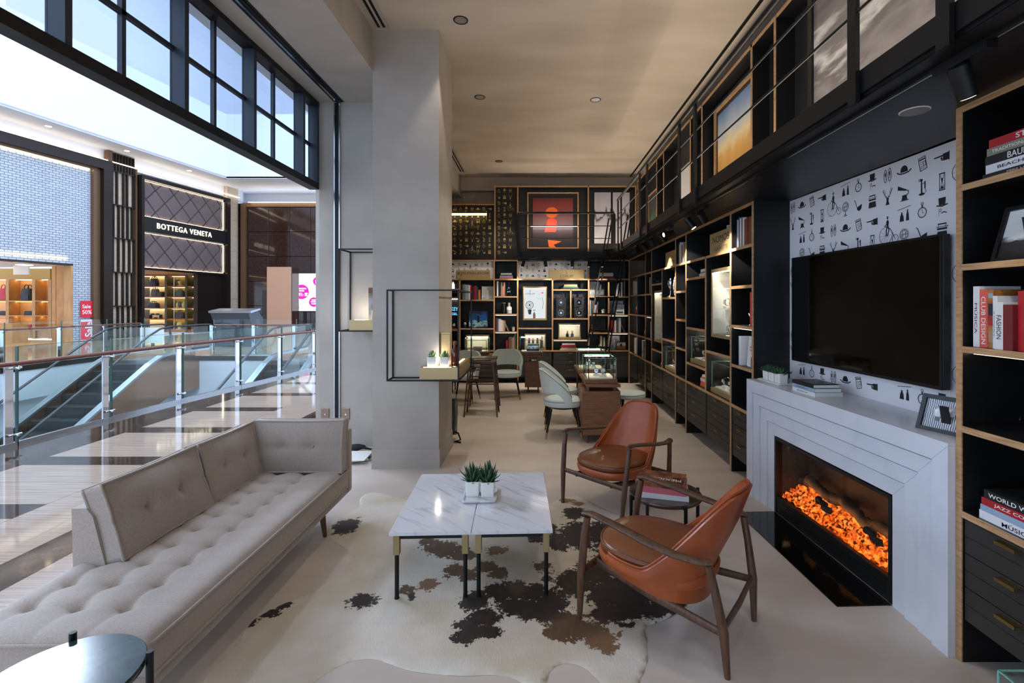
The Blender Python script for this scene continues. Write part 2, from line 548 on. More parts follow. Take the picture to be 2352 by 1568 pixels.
# ------------------------------------------------------------------ transom window over the open front
wn = thing('window_1', None, None, (XS, 2.0, 2.87), kind='structure')
XO = -2.535
B(XO, XS, -3.2, 5.42, 2.875, 2.945).build('bottom_beam', 'blackm', wn)
B(XO, XS + 0.004, -3.2, 5.42, 3.80, 3.85).build('top_beam', 'blackm', wn)
posts = [-0.90, -0.05, 0.80, 1.65, 2.516, 3.368, 4.19, 5.077]
mat('frameblue', (38, 46, 58), 0.4)
for y in posts:
    B(XO, XS, y - 0.02, y + 0.02, 2.945, 3.80).build('post', 'frameblue', wn)
B(XO, XS, 5.38, 5.42, 2.945, 3.80).build('post', 'frameblue', wn)
ms = sorted(posts + [5.40])
for a, b_ in zip(ms[:-1], ms[1:]):
    mid = (a + b_) / 2 + 0.0
    B(XO, XO + 0.03, mid - 0.015, mid + 0.015, 2.945, 3.80).build('mullion', 'frameblue', wn)
    B(XO, XO + 0.03, a + 0.02, b_ - 0.02, 3.355, 3.385).build('glazing_bar', 'frameblue', wn)
    for y0, y1 in ((a + 0.02, mid - 0.015), (mid + 0.015, b_ - 0.02)):
        B(XO + 0.010, XO + 0.016, y0, y1, 2.945, 3.355).build('pane', 'transomglass', wn)
        B(XO + 0.010, XO + 0.016, y0, y1, 3.385, 3.80).build('pane', 'transomglass', wn)

# ================================================================== BOOKCASES
XF, XFN, YB = 1.86, 1.90, 9.73
ZT, ZBASE = 2.48, 0.65
T = 0.028
def map_right(xf):
    return lambda u0, u1, d0, d1, z0, z1: (xf + d0, xf + d1, u0, u1, z0, z1)
def map_back(yf):
    return lambda u0, u1, d0, d1, z0, z1: (u0, u1, yf + d0, yf + d1, z0, z1)

def case(name, label, mp, u0, u1, ups, shelves, drawers=(), depth=0.34, z0=0.0, z1=ZT, t=T, back='backpanel', top=True, liner='black'):
    c = mp(u0, u1, 0, depth, z0, z1)
    th = thing(name, label, 'bookcase', ((c[0] + c[1]) / 2, (c[2] + c[3]) / 2, z0))
    B(*mp(u0, u1, depth, depth + 0.015, z0, z1)).build('back_panel', back, th)
    for u, za, zb in ups:
        o = B(*mp(u - t / 2, u + t / 2, 0.006, depth, za, zb)).build('upright', liner, th)
        B(*mp(u - t / 2, u + t / 2, 0, 0.006, za, zb)).build('ply_edge', 'ply', o)
    for ua, ub, z in shelves:
        o = B(*mp(ua + t / 2, ub - t / 2, 0.006, depth, z - t, z)).build('shelf', liner, th)
        B(*mp(ua + t / 2, ub - t / 2, 0, 0.006, z - t, z)).build('ply_edge', 'plyh', o)
    for ua, ub, za, zb, n in drawers:
        h = (zb - za) / n
        for k in range(n):
            a, b_ = za + k * h + 0.002, za + (k + 1) * h - 0.002
            o = B(*mp(ua + t / 2 + 0.003, ub - t / 2 - 0.003, 0.012, 0.03, a, (a + b_) / 2 - 0.0012)).build('drawer', 'drawer', th)
            B(*mp(ua + t / 2 + 0.003, ub - t / 2 - 0.003, 0.012, 0.03, (a + b_) / 2 + 0.0012, b_)).build('drawer_board', 'drawer', o)
            um = (ua + ub) / 2
            hb = MB(); hb.box(*mp(um - 0.042, um + 0.042, -0.020, 0.012, b_ - 0.012, b_ - 0.008)); hb.box(*mp(um - 0.042, um + 0.042, -0.022, -0.018, b_ - 0.022, b_ - 0.008))
            hb.build('handle', 'brass', o)
    return th

mr, mrn, mb_ = map_right(XF), map_right(XFN), map_back(YB)
LV = [2.12, 1.765, 1.40, 1.03]        # regular shelf levels
def narrow(y0, y1, label):
    return case('bookcase', label, mr, y0, y1, [(y0, 0, ZT)], [(y0, y1, ZT)] + [(y0, y1, z) for z in LV] + [(y0, y1, ZBASE)], [(y0, y1, 0.16, ZBASE - T - .004, 3)])
YV = [4.157, 4.627, 5.311, 6.006, 6.456, 7.149, 7.796, 8.23, 8.905, 9.61]
narrow(YV[0], YV[1], 'narrow black bookcase bay with light plywood edges beside the fireplace')
case('bookcase', 'wide black bookcase bay holding the large brass sign and two glass showcases', mr, YV[1], YV[3], [(YV[1], 0, ZT), (YV[2], ZBASE, LV[0])],
     [(YV[1], YV[3], ZT), (YV[1], YV[3], LV[0]), (YV[1], YV[3], ZBASE), (YV[1], YV[2], 1.095), (YV[2], YV[3], 1.91), (YV[2], YV[3], 1.315), (YV[2], YV[3], 0.885)],
     [(YV[1], YV[2], 0.16, ZBASE - T - .004, 3), (YV[2], YV[3], 0.16, ZBASE - T - .004, 3)])
narrow(YV[3], YV[4], 'narrow black bookcase bay between the two wide bays of the long wall')
case('bookcase', 'wide black bookcase bay with white wall clock and slim gold showcase', mr, YV[4], YV[6], [(YV[4], 0, ZT), (YV[5], ZBASE, LV[0])],
     [(YV[4], YV[6], ZT), (YV[4], YV[6], LV[0]), (YV[4], YV[6], ZBASE), (YV[4], YV[5], 1.69), (YV[4], YV[5], 1.095), (YV[5], YV[6], 1.91), (YV[5], YV[6], 0.885)],
     [(YV[4], YV[5], 0.16, ZBASE - T - .004, 3), (YV[5], YV[6], 0.16, ZBASE - T - .004, 3)])
narrow(YV[6], YV[7], 'narrow black bookcase bay second nearest the far right corner')
case('bookcase', 'black bookcase bay of small square compartments in the far right corner', mr, YV[7], YV[9], [(YV[7], 0, ZT), (YV[8], ZBASE, LV[0])],
     [(YV[7], YV[9], ZT), (YV[7], YV[9], LV[0]), (YV[7], YV[9], ZBASE)] + [(a, b_, z) for z in LV[1:] for a, b_ in ((YV[7], YV[8]), (YV[8], YV[9]))],
     [(YV[7], YV[8], 0.16, ZBASE - T - .004, 3), (YV[8], YV[9], 0.16, ZBASE - T - .004, 3)])
# the bay right of the fireplace
case('bookcase', 'black bookcase bay with light plywood edges right of the fireplace', mrn, 1.71, 2.174, [(2.174, 0, ZT), (1.71, 0, ZT)],
     [(1.71, 2.174, z) for z in (ZT, 2.13, 1.775, 1.41, 1.055, 0.675)], [(1.71, 2.174, 0.19, 0.64, 3)])
case('bookcase_annex', 'wide black bookcase bay beyond the right edge of the view', mrn, 0.35, 1.70, [(0.35, 0, ZT)], [(0.35, 1.71, z) for z in (ZT, 2.13, 1.41, 0.675)], [(0.35, 1.03, 0.19, 0.64, 3), (1.03, 1.71, 0.19, 0.64, 3)])
# the far wall
XA, XB_, XC, XD, XE, XE2, XG, XG2, XH = -1.75, -1.533, -0.841, -0.368, 0.333, 0.70, 1.06, 1.463, 1.874
ZR = 2.099
case('bookcase', 'black bookcase at the far left of the rear wall behind the column', mb_, XA, XC, [(XA, 0, ZT), (XB_, ZBASE, ZR)],
     [(XA, XC, ZT), (XA, XC, ZR), (XA, XC, 0.663), (XA, XB_, 1.90), (XB_, XC, 1.679), (XB_, XC, 1.105)], [(XA, XC, 0.12, 0.62, 3)])
case('bookcase', 'narrow black bookcase bay with vase and pyramid of books in the rear wall', mb_, XC, XD, [(XC, 0, ZT)],
     [(XC, XD, ZT), (XC, XD, ZR), (XC, XD, 1.749), (XC, XD, 1.394), (XC, XD, 1.04), (XC, XD, 0.663)], [(XC, XD, 0.12, 0.62, 3)])
case('bookcase', 'widest black bookcase bay of the rear wall with lit watch poster', mb_, XD, XG, [(XD, 0, ZT), (XE, 0.663, ZR), (XE2, 1.307, 1.885)],
     [(XD, XG, ZT), (XD, XG, ZR), (XD, XG, 0.663), (XD, XE, 1.114), (XE, XG, 1.889), (XE, XG, 1.307), (XE, XG, 0.882)], [(XD, XE, 0.12, 0.62, 3), (XE, XG, 0.12, 0.62, 3)])
case('bookcase', 'black bookcase bay behind the ladder in the rear wall', mb_, XG, XH, [(XG, 0, ZT), (XG2, 0.663, ZR), (XH, 0, ZT)],
     [(XG, XH, ZT), (XG, XH, ZR), (XG, XH, 0.663)] + [(a, b_, z) for z in (1.749, 1.381, 1.018) for a, b_ in ((XG, XG2), (XG2, XH))], [(XG, XH, 0.12, 0.62, 3)])

# ================================================================== MEZZANINE
XE_, YE_ = 1.39, 9.30
mz = thing('mezzanine', 'black steel mezzanine walkway above the bookcases', 'walkway', (1.7, 5.0, 2.5))
B(1.41, 2.44, -3.0, 10.2, 2.52, 2.60).build('deck', 'black', mz)
B(-0.36, 1.41, 9.34, 10.2, 2.52, 2.60).build('deck', 'black', mz)
fa = MB(); fa.box(XE_, 1.41, -3.0, YE_, 2.50, 2.60); fa.box(XE_ + 0.015, 1.47, -3.0, YE_, 2.485, 2.52)
fa.build('fascia', 'blackm', mz)
fb = MB(); fb.box(-0.36, XE_, YE_, YE_ + 0.02, 2.50, 2.60); fb.box(-0.36, XE_, YE_ + 0.015, YE_ + 0.08, 2.485, 2.52)
fb.build('fascia', 'blackm', mz)
sf = MB(); sf.box(1.41, XF + 0.36, 2.174, 9.73, ZT, 2.52); sf.box(1.41, XFN + 0.36, -3.0, 2.174, ZT, 2.52)
sf.build('soffit', 'black', mz)
B(-0.36, 1.41, 9.34, YB, ZT, 2.52).build('soffit', 'black', mz)

def railing(label, pts, posts, loc):
    t = thing('railing', label, 'railing', loc)
    for zz, rr, nm, n in ((3.34, 0.021, 'handrail', 12), (3.09, 0.008, 'rod', 8), (2.85, 0.008, 'rod', 8)):
        MB().tube([(p[0], p[1], zz) for p in pts], rr, n).build(nm, 'blackm', t)
    for p, ax in posts:
        a, b_ = (0.009, 0.028) if ax == 'x' else (0.028, 0.009)
        m = MB(); m.box(p[0] - a, p[0] + a, p[1] - b_, p[1] + b_, 2.46, 3.30)
        m.add([(p[0] - a, p[1] - b_, 3.30), (p[0] + a, p[1] - b_, 3.30), (p[0] + a, p[1] + b_, 3.30), (p[0] - a, p[1] + b_, 3.30), (p[0] - a * .6, p[1] - b_ * .4, 3.335), (p[0] + a * .6, p[1] - b_ * .4, 3.335), (p[0] + a * .6, p[1] + b_ * .4, 3.335), (p[0] - a * .6, p[1] + b_ * .4, 3.335)],
              [(4, 5, 6, 7), (0, 1, 5, 4), (1, 2, 6, 5), (2, 3, 7, 6), (3, 0, 4, 7)])
        m.build('post', 'blackm', t)
    return t
xr = XE_ - 0.012
railing('long black steel railing of the mezzanine above the right-hand bookcases', [(xr, -2.9), (xr, 8.15)], [((xr, y), 'x') for y in (-0.4, 1.63, 2.10, 4.19, 4.65, 6.0, 6.42, 7.82, 8.12)], (xr, 3, 2.5))
railing('short black steel railing of the mezzanine across the rear wall', [(-0.35, YE_ - 0.012), (1.50, YE_ - 0.012)], [((-0.34, YE_ - 0.012), 'y'), ((1.50, YE_ - 0.012), 'y')], (0.6, YE_, 2.5))

# corner ladder leaning at 45 degrees
ld = thing('library_ladder', 'slim black library ladder leaning up to the mezzanine corner', 'ladder', (0.92, 8.3, 0))
dv = Vector((0.707, 0.707, 0)); tv = Vector((0.707, -0.707, 0))
base = Vector((0.92, 8.30, 0)); topc = Vector((1.49, 8.87, 2.9))
ax = (topc - base)
for s in (-1, 1):
    for off in (-0.05, 0.05):
        m = MB(); m.bar(base + tv * (0.21 * s) + dv * off, topc + tv * (0.21 * s) + dv * off + ax * 0.10, 0.022, 0.030)
        m.build('stringer', 'blackm', ld)
for k in range(9):
    f = 0.09 + 0.1 * k
    c0 = base + ax * f
    a, b_ = c0 + tv * 0.21, c0 - tv * 0.21
    m = MB()
    q = [a - dv * 0.06, a + dv * 0.06, b_ + dv * 0.06, b_ - dv * 0.06]
    m.add([(*p[:2], p[2] - 0.012) for p in q] + [(*p[:2], p[2] + 0.012) for p in q], [(0, 1, 2, 3), (7, 6, 5, 4), (0, 4, 5, 1), (1, 5, 6, 2), (2, 6, 7, 3), (3, 7, 4, 0)])
    m.build('tread', 'blackm', ld)

# ------------------------------------------------------------------ upper cabinets behind the railings
XU, YU, ZU = 1.98, 9.79, 3.985
YW = [4.014, 4.45, 5.78, 6.214, 7.515, 7.94, 9.40]
mu, mub = map_right(XU), map_back(YU)
c = case('upper_bookcase', 'open black upper bookcase with light plywood edges above the right-hand shelves', mu, 4.014, 9.40, [(y, 2.60, ZU) for y in YW], [(4.014, 9.40, ZU)], depth=0.16, z0=2.6, z1=ZU, t=0.03)
c = case('upper_bookcase', 'black upper wall case holding the large sea photograph', mu, -2.5, 4.014, [(-2.5, 2.6, ZU)], [(-2.5, 4.0, ZU)], depth=0.16, z0=2.6, z1=ZU, t=0.03)
c = case('upper_bookcase', 'black upper wall case behind the rear railing with sunset picture', mub, -0.37, 2.02, [(-0.368, 2.55, ZU), (1.06, 2.6, ZU), (2.02, 2.6, ZU)], [(-0.368, 2.02, ZU)], depth=0.16, z0=2.55, z1=ZU, t=0.03)
c = case('upper_bookcase', 'narrow upper wall case lined with gold-on-black wallpaper', mub, -0.83, -0.37, [(-0.83, 2.48, ZU)], [(-0.83, -0.37, ZU)], depth=0.04, z0=2.48, z1=ZU, t=0.03)
c = case('upper_bookcase', 'low upper wall case lined with gold-on-black wallpaper beside the column', mub, -2.2, -0.83, [(-2.2, 2.48, 3.62)], [(-2.2, -0.83, 3.62)], depth=0.04, z0=2.48, z1=3.62, t=0.03)
# ================================================================== THE MALL OUTSIDE
mat('mallbeige', (182, 160, 142), 0.07, col2=(150, 130, 114), scale=3.0, stretch=(0.5, 16, 1), detail=6, ramp=(0.35, 0.7))
mat('malldark', (62, 46, 38), 0.06, col2=(112, 88, 70), scale=3.5, detail=9, ramp=(0.5, 0.8), distort=1.5)
mat('railwood', (116, 62, 44), 0.35)
mat('bronzemirror', (170, 132, 108), 0.12, metal=0.9)
mat('beigestone', (206, 188, 166), 0.4, col2=(188, 168, 146), scale=5, stretch=(1, 1, 7), detail=4)
mat('darkbronze', (46, 38, 34), 0.25, metal=0.5)
mat('bronzejamb', (112, 84, 60), 0.35, metal=0.3)
mat('goldwood', (204, 154, 92), 0.4, col2=(186, 134, 76), scale=5, stretch=(1, 1, 0.4), detail=4)
mat('quilt', (104, 92, 92), 0.45)
mat('glossbrown', (44, 28, 22), 0.07, col2=(66, 44, 34), scale=30, stretch=(1, 1, 0.25), detail=3, bump=0.10, bscale=3)
mat('escsteel', (170, 176, 184), 0.28, metal=0.9)
mat('rubber', (28, 32, 38), 0.4)
glass('smoked', (0.45, 0.46, 0.45), ior=1.5)
emat('ledcove', (255, 236, 204), 9.0)
emat('shopglow', (255, 224, 170), 13.0)

# ---- polished floor in front of the shop, slab by slab
def xb(y): return -5.85 if y < 7.5 else -5.85 + 0.111 * (y - 7.5)
mf = thing('floor_mall', None, None, (-4.1, 5, 0), kind='structure')
def tile(poly, m):
    MB().prism(poly, -0.06, 0.0).build('floor_slab', m, mf)
g = 0.0015
y = -3.6
k = 0
while y < 14.7:
    y1 = y + 1.2
    tile([(xb(y) - .05, y + g), (-5.10 - g, y + g), (-5.10 - g, y1 - g), (xb(y1) - .05, y1 - g)], 'malldark') if xb(y1) < -5.12 else None
    for ya, yb2, m in ((y, y + 0.26, 'malldark'), (y + 0.26, y + 0.73, 'mallbeige'), (y + 0.73, y1, 'mallbeige')):
        tile([(max(-5.10, xb(ya)) + g, ya + g), (-3.90 - g, ya + g), (-3.90 - g, yb2 - g), (max(-5.10, xb(ya)) + g, yb2 - g)], m)
    for ya, yb2 in ((y, y + 0.6), (y + 0.6, y1)):
        tile([(-3.90 + g, ya + g), (-3.28 - g, ya + g), (-3.28 - g, yb2 - g), (-3.90 + g, yb2 - g)], 'mallbeige')
    tile([(-3.28 + g, y + g), (-2.98 - g, y + g), (-2.98 - g, y1 - g), (-3.28 + g, y1 - g)], 'malldark')
    tile([(-2.98 + g, y + g), (XS - 0.001, y + g), (XS - 0.001, y1 - g), (-2.98 + g, y1 - g)], 'mallbeige')
    y = y1
FA = lambda Y: -22.41 + 0.157 * Y
YEND = 14.8
struct('floor_landing', MB().prism([(-13.3, YEND), (-2.6, YEND), (-2.6, 31), (-18, 31), (FA(30), 30), (FA(YEND), YEND)], -0.12, 0.0), 'mallbeige')
struct('floor_gallery', MB().prism([(FA(-6), -6), (-13.3, -6), (-13.3, YEND), (FA(YEND), YEND)], -0.12, 0.0), 'mallbeige')
struct('floor_lower', B(-26, -2.4, -8, 32, -5.3, -5.2), 'malldark')
# slab edges around the opening
e = MB(); e.box(-13.34, -13.3, -6, YEND, -0.9, -0.12); e.box(-13.3, -5.0, YEND, YEND + 0.04, -1.3, -0.12)
e.build('trim_2', 'mallwhite')['kind'] = 'structure'
e = MB(); e.box(-13.30, -13.28, -6, YEND, -0.14, 0.0); e.box(-13.3, -5.0, YEND - 0.02, YEND, -0.14, 0.0)
e.build('trim_3', 'darkbronze')['kind'] = 'structure'
e = MB(); e.box(-5.93, -5.89, -6, 7.5, -0.9, -0.06)
e.build('trim_4', 'mallwhite')['kind'] = 'structure'
struct('wall_lower', B(-13.8, -13.5, -8, YEND, -5.2, -0.9), 'mallwhite')
struct('wall_lower_end', B(-13.3, -2.5, 15.5, 15.7, -5.2, -1.3), 'mallwhite')

# ---- upper parts of the hall: soffit with cove, bulkheads, clerestory, ceiling
def fpt(Y, w): return (FA(Y) + w, Y)
ZS = 8.42
YC = 26.3
def fa_poly(y0, y1, w0, w1): return [fpt(y0, w0), fpt(y0, w1), fpt(y1, w1), fpt(y1, w0)]
struct('soffit_gallery', MB().prism([fpt(-8, -1.0), fpt(-8, 1.45), (FA(YC) + 1.45, YC), (2, YC), (2, 32), (-19, 32)], ZS, ZS + 0.08), 'mallwhite')
struct('bulkhead_gallery', MB().prism([fpt(-8, 1.25), fpt(-8, 1.45), (FA(YC) + 1.45, YC), (FA(YC + .2) + 1.25, YC + 0.2)], ZS - 0.02, 11.9), 'mallwhite')
struct('bulkhead_end', B(FA(YC) + 1.3, 2, YC, YC + 0.2, ZS - 0.02, 11.9), 'mallwhite')
struct('wall_gallery_upper', MB().prism(fa_poly(-8, 32, -0.7, -0.5), 7.8, 18), 'mallwhite')
struct('wall_end_upper', B(-22, 2, 30.2, 30.4, 7.6, 18), 'mallwhite')
struct('ceiling_hall', B(-26, XS, -8, 32, 18, 18.2), 'mallwhite')
wn2 = thing('window_2', None, None, (-19.5, 12, 11.9), kind='structure')
emat('daywindow', (214, 230, 255), 1.3)
for i in range(8):
    ya = 5.0 + i * 2.2
    p = [fpt(ya, -0.48), fpt(ya, -0.44), fpt(ya + 2.0, -0.44), fpt(ya + 2.0, -0.48)]
    MB().prism(p, 12.1, 14.6).build('pane', 'daywindow', wn2)
    MB().prism([fpt(ya + 2.0, -0.48), fpt(ya + 2.0, -0.40), fpt(ya + 2.2, -0.40), fpt(ya + 2.2, -0.48)], 12.0, 14.7).build('mullion', 'mallwhite', wn2)
# cove lamps over the shop fronts
cv = thing('cove_light', 'warm white cove light strip along the top of the shop fronts across the hall', 'light strip', fpt(18, 0.1) + (7.9,))
MB().prism(fa_poly(6, 29, 0.02, 0.10), 7.93, 7.95).build('strip', 'ledcove', cv)
cv = thing('cove_light', 'warm white cove light strip above the dark glossy end wall', 'light strip', (-14, 28.4, 7.4))
B(-17, -8, 28.55, 28.65, 7.58, 7.60).build('strip', 'ledcove', cv)
struct('wall_cove', MB().prism(fa_poly(-8, 30, -0.12, -0.06), 0.0, ZS), 'mallwhite') if False else None
struct('wall_cove_gallery', MB().prism(fa_poly(-8, 29.6, -0.22, -0.16), 7.86, ZS), 'mallwhite')
for i, Yq in enumerate((15.5, 18.6, 21.6, 24.8)):
    p = fpt(Yq, 0.75)
    t = thing('mall_downlight', 'small recessed lamp in the warm soffit over the shops, %s from the left' % ORD[i], 'lamp', (p[0], p[1], ZS), group='soffit lamps')
    MB().lathe([(0.10, -0.012), (0.13, -0.012), (0.13, 0)], (p[0], p[1], ZS), 16).build('ring', 'white', t)
    MB().lathe([(0.095, -0.010), (0.01, -0.010)], (p[0], p[1], ZS), 16).build('bulb', 'ledwarm', t)

# ---- glass balustrades
def balustrade(label, line, posts, side, rail_z=0.935, glass_z=1.115):
    """line(t) -> (x,y); posts: list of t; side: (dx,dy) towards the walker"""
    l0 = line(posts[0])
    t = thing('glass_balustrade', label, 'balustrade', (l0[0], l0[1], 0))
    sd = Vector((side[0], side[1], 0))
    pts = [Vector((*line(q), 0)) for q in posts]
    for a, b_ in zip(pts[:-1], pts[1:]):
        d = (b_ - a).normalized()
        a2, b2 = a + d * 0.09, b_ - d * 0.09
        m = MB(); q = [a2, b2, b2 + sd * 0.012, a2 + sd * 0.012]
        m.prism([(p.x, p.y) for p in q], 0.03, glass_z); m.build('glass_panel', 'mallglass', t)
        m = MB(); m.prism([(p.x, p.y) for p in [a2, b2, b2 + sd * 0.012, a2 + sd * 0.012]], glass_z, glass_z + 0.004); m.build('panel_edge', 'finedge', t)
    MB().tube([(p.x + sd.x * .10, p.y + sd.y * .10, rail_z) for p in pts], 0.026, 10).build('handrail', 'railwood', t)
    m = MB(); a, b_ = pts[0], pts[-1]
    for a, b_ in zip(pts[:-1], pts[1:]):
        m.prism([(p.x, p.y) for p in [a - sd * .01, b_ - sd * .01, b_ + sd * .03, a + sd * .03]], 0, 0.045)
    m.build('shoe', 'steel', t)
    for i, p in enumerate(pts):
        d = ((pts[i + 1] if i + 1 < len(pts) else p) - (pts[i - 1] if i else p)).normalized()
        po = MB(); po.prism([(q.x, q.y) for q in (p - d * .07, p + d * .015, p + d * .015 + sd * .02, p - d * .07 + sd * .02)], 0, 0.93)
        o = po.build('post', 'chrome', t)
        po = MB(); po.prism([(q.x, q.y) for q in (p + d * .05, p + d * .062, p + d * .062 + sd * .03, p + d * .05 + sd * .03)], 0, 1.12)
        po.build('glass_fin', 'finedge', o)
        for zz in (0.13, 0.875):
            cl = MB(); cl.cyl(p - d * .05 + Vector((0, 0, zz)) + sd * .03, p + d * .09 + Vector((0, 0, zz)) + sd * .03, 0.014, n=8)
            cl.cyl(p + Vector((0, 0, zz)), p + sd * .10 + Vector((0, 0, zz)), 0.012, n=8)
            cl.build('clamp', 'chrome', o)
        MB().cyl(p + sd * .10 + Vector((0, 0, 0.87)), p + sd * .10 + Vector((0, 0, rail_z)), 0.009, n=8).build('rail_bracket', 'chrome', o)
    return t
balustrade('near glass balustrade with brown handrail along the polished mall floor', lambda q: (xb(q) - 0.02, q), [0.3, 1.6, 2.85, 4.1, 5.40, 6.61, 7.90, 9.21, 10.45, 11.75, 13.1, 14.5], (1, 0))
balustrade('far glass balustrade with brown handrail in front of the shops across the hall', lambda q: (-13.34, q), [6.3, 7.75, 9.2, 10.65, 12.1, 13.56, 15.0, 16.45], (-1, 0))
balustrade('glass balustrade at the landing between the two escalators', lambda q: (q, YEND + 0.12), [-10.0, -8.7, -7.45], (0, 1))

# ---- escalators
def escalator(label, xa, xc, loc):
    t = thing('escalator', label, 'escalator', loc)
    prof = [(15.3, 0.0), (13.75, 0.0), (13.35, -0.05), (12.95, -0.22), (5.0, -4.82)]
    up = lambda h: [(y_, z_ + h) for y_, z_ in prof]
    for x0, x1 in ((xa, xa + 0.14), (xc - 0.14, xc)):
        poly = up(0.16) + [(5.0, -5.9)] + [(12.95, -1.25), (13.6, -1.0), (15.3, -1.0)]
        m = MB(); m.prism([(p[0], p[1]) for p in poly], x0, x1, 'x'); m.build('side_panel', 'bronzemirror', t)
        m = MB(); m.prism([(p[0], p[1]) for p in up(0.22) + up(0.16)[::-1]], x0 - 0.015, x1 + 0.015, 'x'); m.build('deck', 'escsteel', t)
        xm = (x0 + x1) / 2
        poly = up(0.90) + up(0.22)[::-1]
        m = MB(); m.prism([(p[0], p[1]) for p in poly], xm - 0.006, xm + 0.006, 'x'); m.build('glass_side', 'mallglass', t)
        pts = [(xm, y_, z_) for y_, z_ in reversed(up(0.95))]
        pts = pts[:-1] + [(xm, 15.0, 0.95)] + [(xm, 15.3 + 0.36 * math.sin(a), 0.60 + 0.35 * math.cos(a)) for a in [PI * k / 8 for k in range(0, 9)]] + [(xm, 14.6, 0.25)]
        MB().tube(pts, 0.036, 8, ell=(1.1, 0.7)).build('handrail', 'rubber', t)
    m = MB(); m.box(xa + 0.14, xc - 0.14, 13.6, 15.3, -0.1, 0.004); m.build('landing_plate', 'escsteel', t)
    n = 0
    yy, zz = 13.6, 0.0
    while yy > 5.4:
        dz = 0.06 if n == 0 else (0.14 if n == 1 else 0.231)
        yy -= 0.4; zz -= dz
        B(xa + 0.15, xc - 0.15, yy, yy + 0.4, zz - 0.26, zz).build('step', 'rubber', t)
        n += 1
    return t
escalator('left escalator descending beside the far balustrade', -11.9, -10.3, (-11.1, 10, -5.2))
escalator('right escalator descending beside the near balustrade', -7.35, -6.05, (-6.7, 10, -5.2))

# ---- shop fronts across the hall, in their own skewed line
ROT = math.atan2(1, 0.157)
FO = (FA(17.72), 17.72, 0)
def U(Y): return (Y - 17.72) * 1.0123
def fY(p): return 22.41 / (0.157 + (VPX - p) / FPX)
def front(name, label, cat='shop front'):
    return thing(name, label, cat, FO, ROT)
def FB(t, name, m, u0, u1, w0, w1, z0, z1, parent=None):
    """box in shop-front space: u along, w towards the hall"""
    return B(u0, u1, -w1, -w0, z0, z1).build(name, m, parent or t, world=False)

# the gold-lit leather shop
m = mat('perforated', (206, 216, 224), 0.6)
nt = m.node_tree
tc = nt.nodes.new('ShaderNodeTexCoord'); mp2 = nt.nodes.new('ShaderNodeMapping'); mp2.inputs['Rotation'].default_value = (PI / 2, 0, 0); mp2.inputs['Scale'].default_value = (1, 1, 1)
br = nt.nodes.new('ShaderNodeTexBrick')
br.inputs['Color1'].default_value = (*lin((196, 204, 212)), 1); br.inputs['Color2'].default_value = (*lin((182, 190, 200)), 1); br.inputs['Mortar'].default_value = (*lin((112, 120, 130)), 1)
br.inputs['Scale'].default_value = 1.0; br.inputs['Mortar Size'].default_value = 0.016; br.inputs['Mortar Smooth'].default_value = 0.6; br.inputs['Brick Width'].default_value = 0.24; br.inputs['Row Height'].default_value = 0.095
nt.links.new(tc.outputs['Object'], mp2.inputs[0]); nt.links.new(mp2.outputs[0], br.inputs['Vector'])
nt.links.new(br.outputs['Color'], nt.nodes['Principled BSDF'].inputs['Base Color'])
ls = front('shop_front', 'gold-lit leather goods shop front with white perforated screen')
FB(ls, 'screen', 'perforated', -6, 2.34, -0.05, 0.0, 3.25, 7.45)
FB(ls, 'screen', 'perforated', 2.34, 3.11, -0.05, 0.0, 0.0, 7.45)
FB(ls, 'head_frame', 'darkbronze', -6, 3.75, -0.12, 0.35, 7.45, 7.85)
FB(ls, 'head_trim', 'bronzejamb', -6, 3.11, -0.05, 0.16, 7.36, 7.45)
FB(ls, 'jamb', 'bronzejamb', 3.11, 3.38, -0.05, 0.16, 0, 7.45)
FB(ls, 'jamb', 'darkbronze', 3.38, 3.75, -0.12, 0.35, 0, 7.45)
FB(ls, 'lintel', 'darkbronze', -6, 2.40, -0.3, 0.04, 3.17, 3.25)
FB(ls, 'door_jamb', 'goldwood', 2.32, 2.40, -0.3, 0.04, 0, 3.17)
FB(ls, 'light_strip', 'ledcove', -6, 3.05, 0.02, 0.05, 7.32, 7.35)
FB(ls, 'light_strip', 'shopglow', -6, 2.2, 0.01, 0.04, 3.45, 3.47)
FB(ls, 'ceiling_panel', 'white', -6, 3.0, -5.5, -0.3, 3.2, 3.25)
FB(ls, 'floor_panel', 'goldwood', -6, 3.0, -5.5, 0.0, -0.02, 0.01)
for uu in (-3, -1, 0.6, 1.8):
    FB(ls, 'ceiling_lamp', 'shopglow', uu, uu + 0.35, -2.0, -1.6, 3.18, 3.2)
pg = thing('door_pilaster', 'tall gold wood panel beside the entrance of the leather shop', 'panel', (-20.0, 20.5, 0))
B(-20.33, -19.5, 20.5, 20.6, 0, 3.18).build('panel', 'goldwood', pg)
B(-20.52, -20.35, 20.5, 20.62, 0, 3.18).build('edge', 'goldwood', pg)
